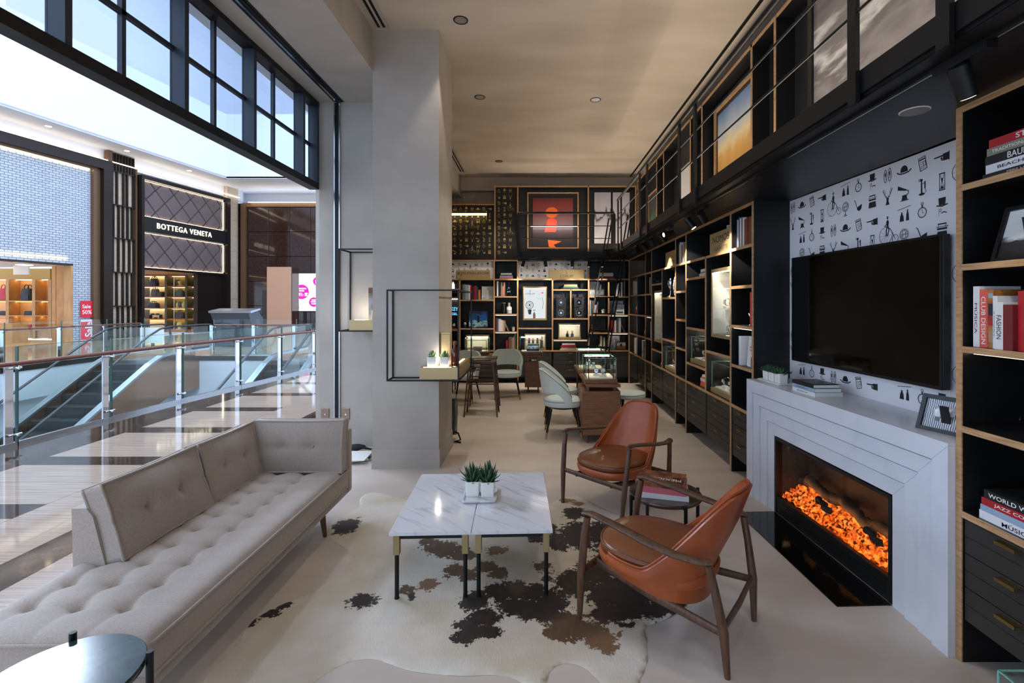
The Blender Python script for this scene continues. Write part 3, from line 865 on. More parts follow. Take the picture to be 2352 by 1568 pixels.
# its display shelving
sh = thing('display_shelving', 'gold wood display shelving with bags inside the leather shop', 'shelving', (-23.2, 22.2, 0))
B(-25.2, -22.1, 22.5, 22.56, 0, 3.15).build('back_panel', mat('tan', (214, 160, 104), 0.5), sh)
B(-25.2, -22.1, 22.0, 22.5, 2.70, 3.2).build('cornice', mat('tan2', (190, 142, 62), 0.5), sh)
for xx in (-24.05, -22.85, -22.12):
    B(xx - 0.07, xx + 0.07, 22.0, 22.5, 0, 2.70).build('upright', 'goldwood', sh)
for zz in (1.74, 1.065, 0.43):
    for xa, xc in ((-25.1, -24.12), (-23.98, -22.92), (-22.78, -22.19)):
        o = B(xa, xc, 22.0, 22.5, zz - 0.05, zz).build('shelf', 'goldwood', sh)
        B(xa, xc, 22.30, 22.34, zz - 0.058, zz - 0.05).build('light_strip', 'shopglow', o)
for xa, xc in ((-25.1, -24.12), (-23.98, -22.92), (-22.78, -22.19)):
    B(xa, xc, 22.06, 22.1, 0.02, 0.37).build('drawer', 'goldwood', sh)
    B(xa, xc, 22.30, 22.34, 2.68, 2.70).build('light_strip', 'shopglow', sh)

def bag(name, label, c, w, h, d, m, cat='bag', handle=True, rnd=0.25, group=None, tall=False):
    """soft handbag with flap and handle"""
    t = thing(name, label, cat, c, group=group)
    b = MB()
    n = 6
    prof = [(1.0, 0.0), (1.02, 0.3), (0.97, 0.75), (0.86, 1.0)]
    rings = []
    for s_, z_ in prof:
        rr = []
        for k in range(16):
            a = 2 * PI * k / 16
            ca, sa = math.cos(a), math.sin(a)
            ex = 0.55
            rr.append((c[0] + math.copysign(abs(ca) ** ex, ca) * w / 2 * s_, c[1] + math.copysign(abs(sa) ** ex, sa) * d / 2 * s_, c[2] + z_ * h))
        rings.append(rr)
    vs = [p for r_ in rings for p in r_]
    b.add(vs, [(i * 16 + k, i * 16 + (k + 1) % 16, (i + 1) * 16 + (k + 1) % 16, (i + 1) * 16 + k) for i in range(len(prof) - 1) for k in range(16)], True)
    b.add(rings[0], [tuple(range(15, -1, -1))]); b.add(rings[-1], [tuple(range(16))])
    b.build('body', m, t)
    if rnd:
        B(c[0] - w * 0.36, c[0] + w * 0.36, c[1] - d / 2 - 0.02, c[1] - d / 2 + 0.02, c[2] + h * 0.08, c[2] + h * 0.5).build('pocket', m, t)
    if handle:
        for dy in (-d * 0.25, d * 0.25):
            MB().tube([(c[0] + w * 0.22 * math.cos(a), c[1] + dy, c[2] + h * 0.97 + h * 0.35 * math.sin(a)) for a in [PI * k / 8 for k in range(9)]], 0.016, 6).build('handle', m, t)
    return t
mat('bagblack', (38, 36, 36), 0.5); mat('bagred', (196, 36, 48), 0.45); mat('baggrey', (86, 84, 80), 0.6); mat('bagblue', (70, 82, 108), 0.6); mat('bagbrown', (72, 60, 48), 0.6); mat('headcream', (226, 204, 132), 0.6)
bag('backpack', 'bright red backpack on the upper shelf of the leather shop', (-24.35, 22.2, 1.74), 0.5, 0.55, 0.3, 'bagred')
bag('backpack', 'black backpack with front pocket on the upper shelf of the leather shop', (-23.3, 22.2, 1.74), 0.48, 0.55, 0.3, 'bagblack')
bag('clutch_bag', 'black clutch with red tag on the middle shelf of the leather shop', (-24.4, 22.2, 1.065), 0.42, 0.2, 0.12, 'bagblack', handle=False)
bag('clutch_bag', 'flat black clutch alone on the middle shelf of the leather shop', (-23.25, 22.2, 1.065), 0.42, 0.2, 0.12, 'bagblack', handle=False, rnd=0)
bag('small_purse', 'tiny red and black purse on the lowest shelf of the leather shop', (-23.2, 22.2, 0.43), 0.18, 0.22, 0.1, 'bagred', handle=False)
cs = thing('display_counter', 'glass-topped gold counter at the edge of the leather shop', 'counter', (-21.6, 19.5, 0))
B(-22.4, -21.0, 19.4, 20.0, 0, 0.78).build('body', 'goldwood', cs)
B(-22.38, -21.02, 19.42, 19.98, 0.78, 1.0).build('glass_top', 'glass', cs)
sg = thing('hanging_sign', 'small pale sign hanging from the ceiling of the leather shop', 'sign', (-20.5, 19.2, 2.9))
B(-20.75, -20.15, 19.2, 19.25, 2.75, 3.1).build('panel', 'white', sg)
# red sale posters in its window
mat('salered', (232, 40, 62), 0.5)
for i, (z0, z1) in enumerate(((1.0, 1.72), (-0.0, 0.93))):
    t = front('sale_poster', ['small red sale poster above the tall one in the shop window', 'tall red sale poster with white border and sideways lettering'][i], 'poster')
    u0, u1 = U(fY(182)) , U(fY(209))
    FB(t, 'sheet', 'salered' if i == 0 else 'white', u0, u1, 0.06, 0.08, z0 + 0.02, z1)
    rd = Vector((math.cos(ROT), math.sin(ROT), 0)); nn = Vector((math.sin(ROT), -math.cos(ROT), 0))
    O = Vector(FO)
    if i == 0:
        lettering('Sale', O + rd * (u0 + 0.22) + nn * 0.081 + Vector((0, 0, 1.48)), rd, (0, 0, 1), height=0.16, m='white', parent=t, bold=0.02)
        lettering('50%', O + rd * (u0 + 0.24) + nn * 0.081 + Vector((0, 0, 1.24)), rd, (0, 0, 1), height=0.17, m='white', parent=t, bold=0.02)
    else:
        FB(t, 'field', 'salered', u0 + 0.0, u1 - 0.06, 0.08, 0.085, z0 + 0.06, z1 - 0.1)
        lettering('Sale', O + rd * (u0 + 0.30) + nn * 0.09 + Vector((0, 0, 0.5)), (0, 0, 1), -rd, height=0.3, m='white', parent=t, bold=0.02)

# slatted bronze pier between the shops
sp = front('slatted_pier', 'tall pier of bronze slats between the two shop fronts', 'pier')
FB(sp, 'backing', 'beigestone', 3.8, 5.1, -0.2, -0.05, 0, 8.4)
FB(sp, 'side_post', 'bronzejamb', 3.76, 3.95, -0.1, 0.1, 0, 8.4)
FB(sp, 'side_post', 'bronzejamb', 5.02, 5.10, -0.1, 0.1, 0, 7.9)
lv = [0, 1.49, 3.02, 4.56, 6.06, 7.57, 8.4]
for k, (za, zb) in enumerate(zip(lv[:-1], lv[1:])):
    FB(sp, 'rail', 'darkbronze', 3.95, 5.02, -0.02, 0.08, zb - 0.03, zb + 0.02) if k < 5 else None
    n = 8 if k == 5 else 5
    rr = random.Random(k + 3)
    us = [4.02 + (0.95 * j / (n - 1)) + (0 if k == 5 else rr.uniform(-0.06, 0.06)) for j in range(n)]
    for uu in us:
        FB(sp, 'slat', 'darkbronze', uu - 0.03, uu + 0.03, -0.03, 0.06, za + 0.02, zb - 0.03)

# the quilted shop front
bv = front('shop_front', 'quilted dark shop front with lit lettering and bags', 'shop front')
uL, uR = 5.14, 10.5
FB(bv, 'frame', 'darkbronze', uL, uR, -0.1, 0.3, 7.5, 7.67)
FB(bv, 'frame', 'darkbronze', uL, uL + 0.14, -0.1, 0.3, 0, 7.5)
FB(bv, 'frame', 'darkbronze', uR - 0.22, uR, -0.1, 0.3, 0, 7.5)
FB(bv, 'band', 'black', uL + 0.14, uR - 0.15, -0.05, 0.2, 5.03, 5.76)
FB(bv, 'lintel', 'darkbronze', uL + 0.14, uR - 0.22, -0.1, 0.1, 3.22, 3.32)
FB(bv, 'inner_wall', 'darkbronze', 8.6, uR - 0.22, -0.3, -0.05, 0, 3.22)
for z_ in (7.46, 4.98):
    FB(bv, 'light_strip', 'ledcove', uL + 0.16, uR - 0.3, 0.06, 0.09, z_, z_ + 0.009)
for z_ in (5.78, 3.34):
    FB(bv, 'light_strip', 'shopglow', uL + 0.16, uR - 0.3, 0.06, 0.09, z_, z_ + 0.009)
for z0, z1 in ((5.82, 7.44), (3.40, 4.95)):
    FB(bv, 'light_strip', 'ledcove', uR - 0.275, uR - 0.26, 0.02, 0.06, z0, z1)
def clip(poly, ax, v, keep_less):
    out = []
    for i in range(len(poly)):
        a, b_ = poly[i], poly[(i + 1) % len(poly)]
        ia = (a[ax] <= v) == keep_less; ib = (b_[ax] <= v) == keep_less
        if ia: out.append(a)
        if ia != ib:
            f = (v - a[ax]) / (b_[ax] - a[ax])
            out.append((a[0] + (b_[0] - a[0]) * f, a[1] + (b_[1] - a[1]) * f))
    return out
for za, zb in ((5.76, 7.5), (3.32, 5.03)):
    FB(bv, 'panel_backing', 'darkbronze', uL + 0.14, uR - 0.22, -0.05, -0.02, za, zb)
    u0_, u1_ = uL + 0.16, uR - 0.31
    for i in range(-1, 12):
        for j in range(-1, 5):
            cx_ = u0_ + 0.30 + i * 0.50; cz_ = za + 0.30 + j * 0.54
            if (i + j) % 2: continue
            dd = [(cx_ - 0.485, cz_), (cx_, cz_ - 0.525), (cx_ + 0.485, cz_), (cx_, cz_ + 0.525)]
            for ax_, v_, kl in ((0, u0_, False), (0, u1_, True), (1, za + 0.02, False), (1, zb - 0.02, True)):
                if dd: dd = clip(dd, ax_, v_, kl)
            if len(dd) < 3: continue
            ar = abs(sum(dd[q][0] * dd[(q + 1) % len(dd)][1] - dd[(q + 1) % len(dd)][0] * dd[q][1] for q in range(len(dd)))) / 2
            if ar < 0.01: continue
            mx_ = sum(p[0] for p in dd) / len(dd); mz_ = sum(p[1] for p in dd) / len(dd)
            ins = [((p[0] - mx_) * 0.93 + mx_, (p[1] - mz_) * 0.93 + mz_) for p in dd]
            n = len(dd)
            b = MB()
            b.add([(p[0], 0.02, p[1]) for p in dd] + [(p[0], -0.025, p[1]) for p in ins] + [(mx_, -0.045, mz_)],
                  [(q, (q + 1) % n, n + (q + 1) % n, n + q) for q in range(n)] + [(n + q, n + (q + 1) % n, 2 * n) for q in range(n)])
            b.build('quilted_panel', 'quilt', bv, world=False)
emat('signglow', (255, 240, 212), 5.0)
O = Vector(FO)
o_ = lettering('BOTTEGA VENETA', O + rd * 7.62 + nn * 0.205 + Vector((0, 0, 5.40)), rd, (0, 0, 1), height=0.27, width=3.25, m='signglow', parent=bv, spacing=1.2, depth=0.02, label='lit white shop name lettering')
FB(bv, 'ceiling_panel', 'goldwood', uL, uR, -4.5, -0.1, 3.22, 3.3)
FB(bv, 'floor_panel', 'white', uL, uR, -4.5, 0.0, -0.02, 0.01)
# its shelving (faces the hall entrance)
bs = thing('display_shelving', 'olive-lit shelving with dark leather bags inside the quilted shop', 'shelving', (-20.3, 27.2, 0))
mat('olive', (122, 118, 52), 0.5); mat('creamback', (226, 210, 160), 0.5); mat('orangewood', (176, 96, 44), 0.4); mat('olivedark', (78, 72, 40), 0.5)
xs_ = [-22.9, -20.65, -19.52, -18.6 + 1.05]
zsh = [0.15, 0.76, 1.36, 1.99, 2.58, 3.20]
BX = [(-22.9, -20.72), (-20.58, -19.58), (-19.45, -18.35)]
for k in range(5):
    za, zb = zsh[k], zsh[k + 1] - 0.06
    B(-22.9, -21.95, 27.5, 27.55, za, zb).build('back_panel', 'olivedark', bs)
    B(-21.95, -20.72, 27.5, 27.55, za, zb).build('back_panel', 'creamback', bs)
    B(-20.58, -19.95, 27.5, 27.55, za, zb).build('back_panel', 'olive', bs)
    B(-19.95, -18.85, 27.5, 27.55, za, zb).build('back_panel', 'olivedark', bs)
    B(-18.85, -18.25, 27.5, 27.55, za, zb).build('back_panel', 'creamback', bs)
    o = B(-22.9, -18.25, 27.0, 27.5, zb, zb + 0.06).build('shelf', 'orangewood', bs)
    for xa, xc in BX:
        B(xa, xc, 27.38, 27.42, zb - 0.012, zb).build('light_strip', 'shopglow', o)
B(-22.9, -18.25, 27.0, 27.5, 0.0, 0.15).build('plinth', 'orangewood', bs)
for xx in (-20.65, -19.52, -18.3):
    B(xx - 0.06, xx + 0.06, 26.98, 27.5, 0, 3.2).build('upright', 'olivedark', bs)
def bvbag(nm, lb, x, k, w, h, m, **kw):
    return bag(nm, lb, (x, 27.2, zsh[k]), w, h, 0.25, m, **kw)
bvbag('tote_bag', 'dark tote on the top left shelf of the quilted shop', -21.45, 4, 0.42, 0.42, 'bagblack')
bvbag('tote_bag', 'slate blue tote on the top right shelf of the quilted shop', -18.85, 4, 0.42, 0.44, 'bagblue')
bvbag('tote_bag', 'dark tote behind a flat pouch on the second shelf of the quilted shop', -21.4, 3, 0.40, 0.42, 'baggrey')
bvbag('flat_pouch', 'flat brown pouch before a tote on the second shelf of the quilted shop', -21.1, 3, 0.4, 0.27, 'bagbrown', handle=False)
bvbag('satchel', 'grey satchel in the middle of the second shelf of the quilted shop', -20.0, 3, 0.45, 0.32, 'baggrey')
bvbag('duffel_bag', 'black duffel on the left of the third shelf of the quilted shop', -21.5, 2, 0.62, 0.28, 'bagblack')
bvbag('duffel_bag', 'black duffel on the right of the third shelf of the quilted shop', -18.95, 2, 0.72, 0.30, 'bagblack')
bvbag('satchel', 'taupe satchel in the middle of the fourth shelf of the quilted shop', -20.0, 1, 0.48, 0.36, 'bagbrown')
bvbag('tote_bag', 'dark tote beside a pouch on the fourth shelf of the quilted shop', -18.85, 1, 0.45, 0.36, 'baggrey')
bvbag('tote_bag', 'slouchy dark tote on the lowest right shelf of the quilted shop', -18.85, 0, 0.5, 0.42, 'baggrey')
for i, (x, k, lb) in enumerate(((-20.0, 4, 'cream display head with sunglasses on the top shelf of the quilted shop'), (-20.05, 0, 'cream display head on the lowest shelf of the quilted shop'))):
    t = thing('mannequin_head', lb, 'display head', (x, 27.2, zsh[k]))
    MB().lathe([(0.16, 0), (0.16, 0.03), (0.07, 0.05), (0.07, 0.12), (0.10, 0.16)], (x, 27.2, zsh[k]), 12).build('stand', 'headcream', t)
    MB().ball((x, 27.2, zsh[k] + 0.28), 0.12, 0.14, 0.16).build('head', 'headcream', t)
    if i == 0: B(x - 0.11, x + 0.05, 27.04, 27.10, zsh[k] + 0.28, zsh[k] + 0.33).build('sunglasses', 'black', t)
for i, (x, k) in enumerate(((-18.85, 3), (-21.3, 1))):
    t = thing('shoe_rack', ['small rack of dark shoes on the second shelf of the quilted shop', 'small rack of dark shoes on the fourth shelf of the quilted shop'][i], 'shoe rack', (x, 27.2, zsh[k]))
    z_ = zsh[k]
    m = MB(); m.box(x - 0.38, x + 0.22, 27.1, 27.3, z_ + 0.2, z_ + 0.22)
    for xx in (x - 0.37, x + 0.2): m.box(xx, xx + 0.02, 27.1, 27.3, z_, z_ + 0.2)
    m.build('stand', 'black', t)
    for q, zz in ((-0.22, 0.22), (0.06, 0.22), (-0.05, 0.0), (0.26, 0.0)):
        MB().ball((x + q, 27.15, z_ + zz + 0.035), 0.14, 0.05, 0.04, 10, 6).build('shoe', 'bagblack', t)
t = thing('display_hand', 'cream display hands holding a pouch on the third shelf of the quilted shop', 'display hand', (-20.0, 27.2, zsh[2]))
B(-20.3, -19.7, 27.1, 27.4, zsh[2], zsh[2] + 0.03).build('plinth', 'headcream', t)
for xx in (-20.15, -19.82):
    MB().tube([(xx, 27.2, zsh[2] + .03), (xx, 27.2, zsh[2] + 0.2), (xx + 0.05, 27.2, zsh[2] + 0.34)], [0.07, 0.09, 0.03], 8).build('hand', 'headcream', t)
B(-20.08, -19.92, 27.12, 27.18, zsh[2] + 0.1, zsh[2] + 0.34).build('pouch', 'baggrey', t)
t = thing('pouch_stand', 'dark phone pouch on a cream stand on the fourth shelf of the quilted shop', 'pouch', (-19.3, 27.2, zsh[1]))
MB().lathe([(0.1, 0), (0.09, 0.22), (0.05, 0.3)], (-19.2, 27.25, zsh[1]), 10).build('stand', 'headcream', t)
B(-19.2, -19.0, 27.1, 27.14, zsh[1] + 0.02, zsh[1] + 0.28).build('pouch', 'bagblue', t)

# beige stone pier, glossy end wall, tan pillar, screen, kiosk
t = front('stone_pier', 'beige stone pier right of the quilted shop front', 'pier')
for k in range(9):
    FB(t, 'stone_block', 'beigestone', 10.52, 11.35, -0.2, 0.06, k * 0.935 + 0.004, (k + 1) * 0.935 - 0.004)
ew = thing('wall_end', None, None, (-14, 28.8, 0), kind='structure')
B(-19, -6, 29.0, 29.2, 0, 7.6).build('backing', 'darkbronze', ew)
B(-17.45, -6, 28.78, 29.0, 7.36, 7.60).build('head_frame', 'bronzejamb', ew)
B(-17.55, -17.25, 28.75, 29.0, 0, 7.50).build('jamb', 'bronzejamb', ew)
k = 0
for i in range(8):
    for j in range(5):
        xa = -17.2 + i * 1.25
        MB().cbox(xa + 0.01, xa + 1.24, 28.86, 29.0, j * 1.47 + 0.01, (j + 1) * 1.47 - 0.01, 0.012).build('lacquer_panel', 'glossbrown', ew)
t = thing('tan_pillar', 'tall tan lacquered box pillar in front of the glossy wall', 'pillar', (-12.7, 24.2, 0))
mat('tanlac', (176, 130, 98), 0.25)
B(-13.35, -12.14, 24, 24.7, 0, 3.42).build('body', 'tanlac', t)
B(-12.14, -12.10, 24, 24.7, 0, 3.42).build('side', 'glossbrown', t)
t = thing('low_cabinet', 'dark slim cabinet left of the tan pillar', 'cabinet', (-14.0, 25, 0))
B(-14.15, -13.75, 25, 25.4, 0, 2.3).build('body', 'darkbronze', t)
B(-14.13, -13.77, 24.98, 25.0, 0.1, 2.2).build('door', 'darkbronze', t)
# led screen
emat('screenwhite', (250, 246, 255), 2.2); emat('screenpink', (246, 48, 176), 1.5)
t = thing('led_screen', 'bright white and pink advertising screen on the far wall', 'screen', (-12.2, 26.4, 1.2))
SX0, SX1, SY = -13.15, -10.2, 26.4
B(SX0 - 0.06, SX1 + 0.06, SY + 0.02, SY + 0.16, 1.14, 3.28).build('housing', 'black', t)
for xx in (SX0 + 0.5, SX1 - 0.5): B(xx - 0.08, xx + 0.08, SY + 0.05, SY + 0.13, 0, 1.14).build('support', 'black', t)
B(SX0, SX1, SY, SY + 0.02, 1.20, 3.24).build('display', 'screenwhite', t)
def disc(cx_, cz_, r, m, nm='graphic', yy=SY - 0.004):
    MB().prism([(cx_ + r * math.cos(2 * PI * q / 28), cz_ + r * math.sin(2 * PI * q / 28)) for q in range(28)], yy, yy + 0.003, 'y').build(nm, m, t)
disc(SX0 + 0.36, 2.24, 0.40, 'screenpink'); disc(SX0 + 0.06, 1.38, 0.17, 'screenpink'); disc(SX0 + 1.02, 1.68, 0.26, 'screenpink'); disc(SX0 + 1.22, 2.82, 0.24, 'screenpink'); disc(SX0 + 1.36, 2.35, 0.10, 'screenpink')
lettering('7折優惠', (SX0 + 0.37, SY - 0.006, 2.10), (1, 0, 0), (0, 0, 1), width=0.66, height=0.2, m='screenwhite', parent=t, bold=0.02)
for zz, ww in ((2.42, 0.48), (2.30, 0.26)):
    B(SX0 + 0.37 - ww / 2, SX0 + 0.37 + ww / 2, SY - 0.008, SY - 0.005, zz - 0.035, zz + 0.035).build('graphic', 'screenwhite', t)
for zz, ww in ((1.80, 0.2), (1.70, 0.3), (1.59, 0.24)):
    B(SX0 + 1.02 - ww / 2, SX0 + 1.02 + ww / 2, SY - 0.008, SY - 0.005, zz - 0.03, zz + 0.03).build('graphic', 'screenwhite', t)
for dx_ in (-0.055, 0.055):
    for dz_ in (-0.06, 0.05):
        B(SX0 + 1.22 + dx_ - 0.045, SX0 + 1.22 + dx_ + 0.045, SY - 0.008, SY - 0.005, 2.79 + dz_ - 0.045, 2.79 + dz_ + 0.045).build('graphic', 'screenwhite', t)
t = thing('directory_kiosk', 'wedge-shaped grey information kiosk on the escalator landing', 'kiosk', (-11.2, 18.3, 0))
mat('kiosk', (74, 80, 90), 0.35, metal=0.4)
MB().prism([(18.0, 0.0), (18.6, 0.0), (18.7, 1.05), (18.35, 1.34), (17.75, 1.24), (17.8, 1.14), (18.0, 0.75)], -11.95, -10.55, 'x').build('body', 'kiosk', t)
B(-11.62, -10.95, 17.86, 17.99, 0.05, 1.12).build('door', mat('kioskdoor', (54, 62, 74), 0.4), t)
MB().prism([(17.73, 1.25), (18.35, 1.36), (18.35, 1.42), (17.70, 1.33)], -12.0, -10.45, 'x').build('top', 'escsteel', t)
for q in range(9):
    B(-11.55, -11.02, 17.85, 17.862, 0.2 + q * 0.06, 0.225 + q * 0.06).build('vent_slot', 'black', t)
t = thing('notice_board', 'small white notice hung on the far balustrade', 'notice', (-13.6, 17.0, 0.3))
B(-13.55, -12.75, 16.55, 16.58, 0.25, 0.78).build('sheet', 'white', t)
m = MB(); m.box(-13.5, -12.8, 16.56, 16.72, 0.0, 0.03); m.box(-13.2, -13.1, 16.58, 16.62, 0, 0.5)
m.build('stand', 'blackm', t)
# ================================================================== SOFA
def sofa():
    x0, x1 = -2.16, -1.40      # back, front
    y0, y1 = 1.75, 3.60
    t = thing('sofa', 'long beige one-arm sofa with button-tufted seat', 'sofa', (-1.78, 2.7, 0))
    zb, zs, zt = 0.175, 0.235, 0.372
    MB().rbox(x0, x1 - 0.01, y0 + 0.01, y1 + 0.06, zb, zs, 0.012, 2).build('base', 'sofa', t)
    # tufted seat pad
    bx = [-2.04, -1.845, -1.65]; by = [1.945 + 0.172 * k for k in range(10)]
    nx, ny = 64, 150
    def top(i, j):
        u, v = i / nx, j / ny
        x = x0 + (x1 - x0) * u; y = y0 + (y1 - y0) * v
        d = 9.0
        dip = 0.0
        for a in bx:
            for b_ in by:
                r2 = (x - a) ** 2 + (y - b_) ** 2
                if r2 < 0.02: dip = max(dip, math.exp(-math.sqrt(r2) / 0.030))
        # seams
        sx = min(abs(x - a) for a in bx); sy = min(abs(y - b_) for b_ in by)
        iny = by[0] - 0.19 < y < by[-1] + 0.1
        seam = 0.35 * math.exp(-sx / 0.014) * (1 if by[0] <= y <= by[-1] else 0.4) + 0.35 * math.exp(-sy / 0.014) * (1 if bx[0] <= x <= bx[-1] else 0.6)
        puff = 0.012 * (1 - abs(math.cos(PI * (x - bx[0]) / 0.195))) * 0 
        e = min(x - x0, x1 - x, y - y0, y1 - y)
        edge = 0.030 * math.exp(-e / 0.022)
        return (x, y, zt + 0.022 - 0.050 * dip - 0.034 * min(seam, 0.6) - edge)
    m = MB(); m.grid(top, nx, ny)
    # skirt of the pad
    ring = [top(i, 0) for i in range(nx + 1)] + [top(nx, j) for j in range(1, ny + 1)] + [top(i, ny) for i in range(nx - 1, -1, -1)] + [top(0, j) for j in range(ny - 1, 0, -1)]
    n = len(ring)
    m.add(ring + [(p[0], p[1], zs + 0.002) for p in ring], [(k, n + k, n + (k + 1) % n, (k + 1) % n) for k in range(n)], True)
    seat = m.build('seat_cushion', 'sofa', t)
    pp = [(x0, y0, zt - 0.012), (x1, y0, zt - 0.012), (x1, y1, zt - 0.012)]
    for zz in (zt - 0.010, zs + 0.006):
        MB().tube([(x0, y0 - 0.002, zz), (x1 - 0.02, y0 - 0.002, zz), (x1 + 0.002, y0 + 0.02, zz), (x1 + 0.002, y1 - 0.0, zz)], 0.0075, 6).build('piping', 'sofa', seat)
    for a in bx:
        for b_ in by:
            MB().ball((a, b_, zt - 0.026), 0.011, 0.011, 0.007, 10, 6).build('button', 'sofa', seat)
    # back panel (sloping end) and arm panel
    m = MB(); m.prism([(-2.165, zs), (-1.98, zs), (-2.075, 0.60), (-2.105, 0.64), (-2.175, 0.64)], 2.265, 3.68, 'y'); m.build('back_frame', 'sofa', t)
    MB().rbox(-2.17, -1.395, 3.605, 3.68, zs - 0.05, 0.66, 0.02, 3).build('arm_frame', 'sofa', t)
    # loose cushions
    def cushion(name, c, w, h, d, tilt, axis, buttons):
        """w along axis, h up, d thickness; built flat then tilted"""
        N, K = 22, 16
        def pt(i, j, sgn):
            u, v = i / N * 2 - 1, j / K * 2 - 1
            fl = (1 - abs(u) ** 6) * (1 - abs(v) ** 6)
            bulge = 0.5 * d * 0.72 + 0.5 * d * 0.62 * (1 - u * u) * (1 - v * v)
            for bu in buttons:
                r = math.hypot((u - bu) * w / 2, v * h / 2)
                bulge -= 0.042 * math.exp(-r / 0.028)
                bulge -= 0.006 * math.exp(-abs((u - bu) * w / 2) / 0.012)
            bulge -= 0.006 * math.exp(-abs(v * h / 2) / 0.012)
            return (u * w / 2 * (1 - 0.025 * (1 - v * v)), v * h / 2 * (1 - 0.03 * (1 - u * u)), sgn * bulge)
        m = MB()
        m.grid(lambda i, j: pt(i, j, 1), N, K); m.grid(lambda i, j: (lambda p: (p[0], p[1], p[2]))(pt(N - i, j, -1)), N, K)
        rim = [(i, 0) for i in range(N)] + [(N, j) for j in range(K)] + [(i, K) for i in range(N, 0, -1)] + [(0, j) for j in range(K, 0, -1)]
        nn_ = len(rim)
        m.add([pt(i, j, 1) for i, j in rim] + [pt(i, j, -1) for i, j in rim], [((k + 1) % nn_, k, nn_ + k, nn_ + (k + 1) % nn_) for k in range(nn_)], True)
        if axis == 'y':      # face towards +x
            M_ = Matrix.Translation(c) @ Matrix.Rotation(-tilt, 4, 'Y') @ Matrix(((0, 0, 1, 0), (1, 0, 0, 0), (0, 1, 0, 0), (0, 0, 0, 1)))
        else:                # face towards -y
            M_ = Matrix.Translation(c) @ Matrix.Rotation(-tilt, 4, 'X') @ Matrix(((1, 0, 0, 0), (0, 0, -1, 0), (0, 1, 0, 0), (0, 0, 0, 1)))
        m.xf(M_)
        o = m.build(name, 'sofa', t)
        for sgn in (1, -1):
            b = MB().tube([M_ @ Vector(pt(i, j, sgn)) for i, j in rim] + [M_ @ Vector(pt(0, 0, sgn))], 0.0075, 6); b.build('piping', 'sofa', o)
        for bu in buttons:
            p = M_ @ Vector((bu * w / 2, 0, pt(int((bu + 1) / 2 * N + .5), K // 2, 1)[2] + 0.004))
            MB().ball(p, 0.013, 0.013, 0.013, 10, 6).build('button', 'sofa', o)
        return o
    cushion('back_cushion', Vector((-2.035, 2.59, 0.557)), 0.635, 0.37, 0.125, math.radians(17), 'y', (-0.36, 0.36))
    cushion('back_cushion', Vector((-2.040, 3.205, 0.557)), 0.56, 0.37, 0.12, math.radians(14), 'y', (-0.36, 0.36))
    cushion('arm_cushion', Vector((-1.725, 3.535, 0.565)), 0.66, 0.37, 0.12, math.radians(4), 'x', (-0.34, 0.34))
    for xx, yy in ((-1.46, 3.30), (-1.56, 1.88), (-2.08, 3.30), (-2.08, 1.88)):
        MB().cyl((xx, yy, zb), (xx + (0.012 if xx > -1.8 else -0.012), yy + (0.02 if yy > 2.6 else -0.02), 0), 0.022, 0.013, 12).build('leg', 'walnut', t)
sofa()

# ================================================================== COFFEE TABLES
def coffee(label, xa, xc):
    """one table of the pair; the pair is turned by 2 degrees about the front left corner"""
    Rz = Matrix.Translation((-0.786, 2.585, 0)) @ Matrix.Rotation(math.radians(2.2), 4, 'Z')
    loc = Rz @ Vector(((xa + xc) / 2, 0.445, 0))
    t = thing('coffee_table', label, 'table', loc, math.radians(2.2))
    w, d = (xc - xa) / 2, 0.445
    MB().cbox(-w, w, -d, d, 0.356, 0.376, 0.002).build('marble_top', 'marble', t, world=False)
    for a in (-d + 0.045, d - 0.045): B(-w + 0.045, w - 0.045, a - 0.012, a + 0.012, 0.325, 0.356).build('rail', 'blackm', t, world=False)
    for a in (-w + 0.035, w - 0.035): B(a - 0.012, a + 0.012, -d + 0.05, d - 0.05, 0.325, 0.356).build('rail', 'blackm', t, world=False)
    for sx in (-1, 1):
        for sy in (-1, 1):
            cx_, cy_ = sx * (w - 0.034), sy * (d - 0.034)
            o = MB().cyl((cx_, cy_, 0.012), (cx_, cy_, 0.27), 0.0115, n=12).build('leg', 'blackm', t, world=False)
            MB().cbox(cx_ - 0.017, cx_ + 0.017, cy_ - 0.017, cy_ + 0.017, 0.245, 0.356, 0.002).build('brass_sleeve', 'brassd', o, world=False)
            MB().cyl((cx_, cy_, 0.004), (cx_, cy_, 0.014), 0.014, 0.0125, 12).build('foot', 'blackm', o, world=False)
    return t
coffee('left marble coffee table of the pair, nearest the sofa', 0.0, 0.437)
coffee('right marble coffee table of the pair, nearest the armchairs', 0.441, 0.878)

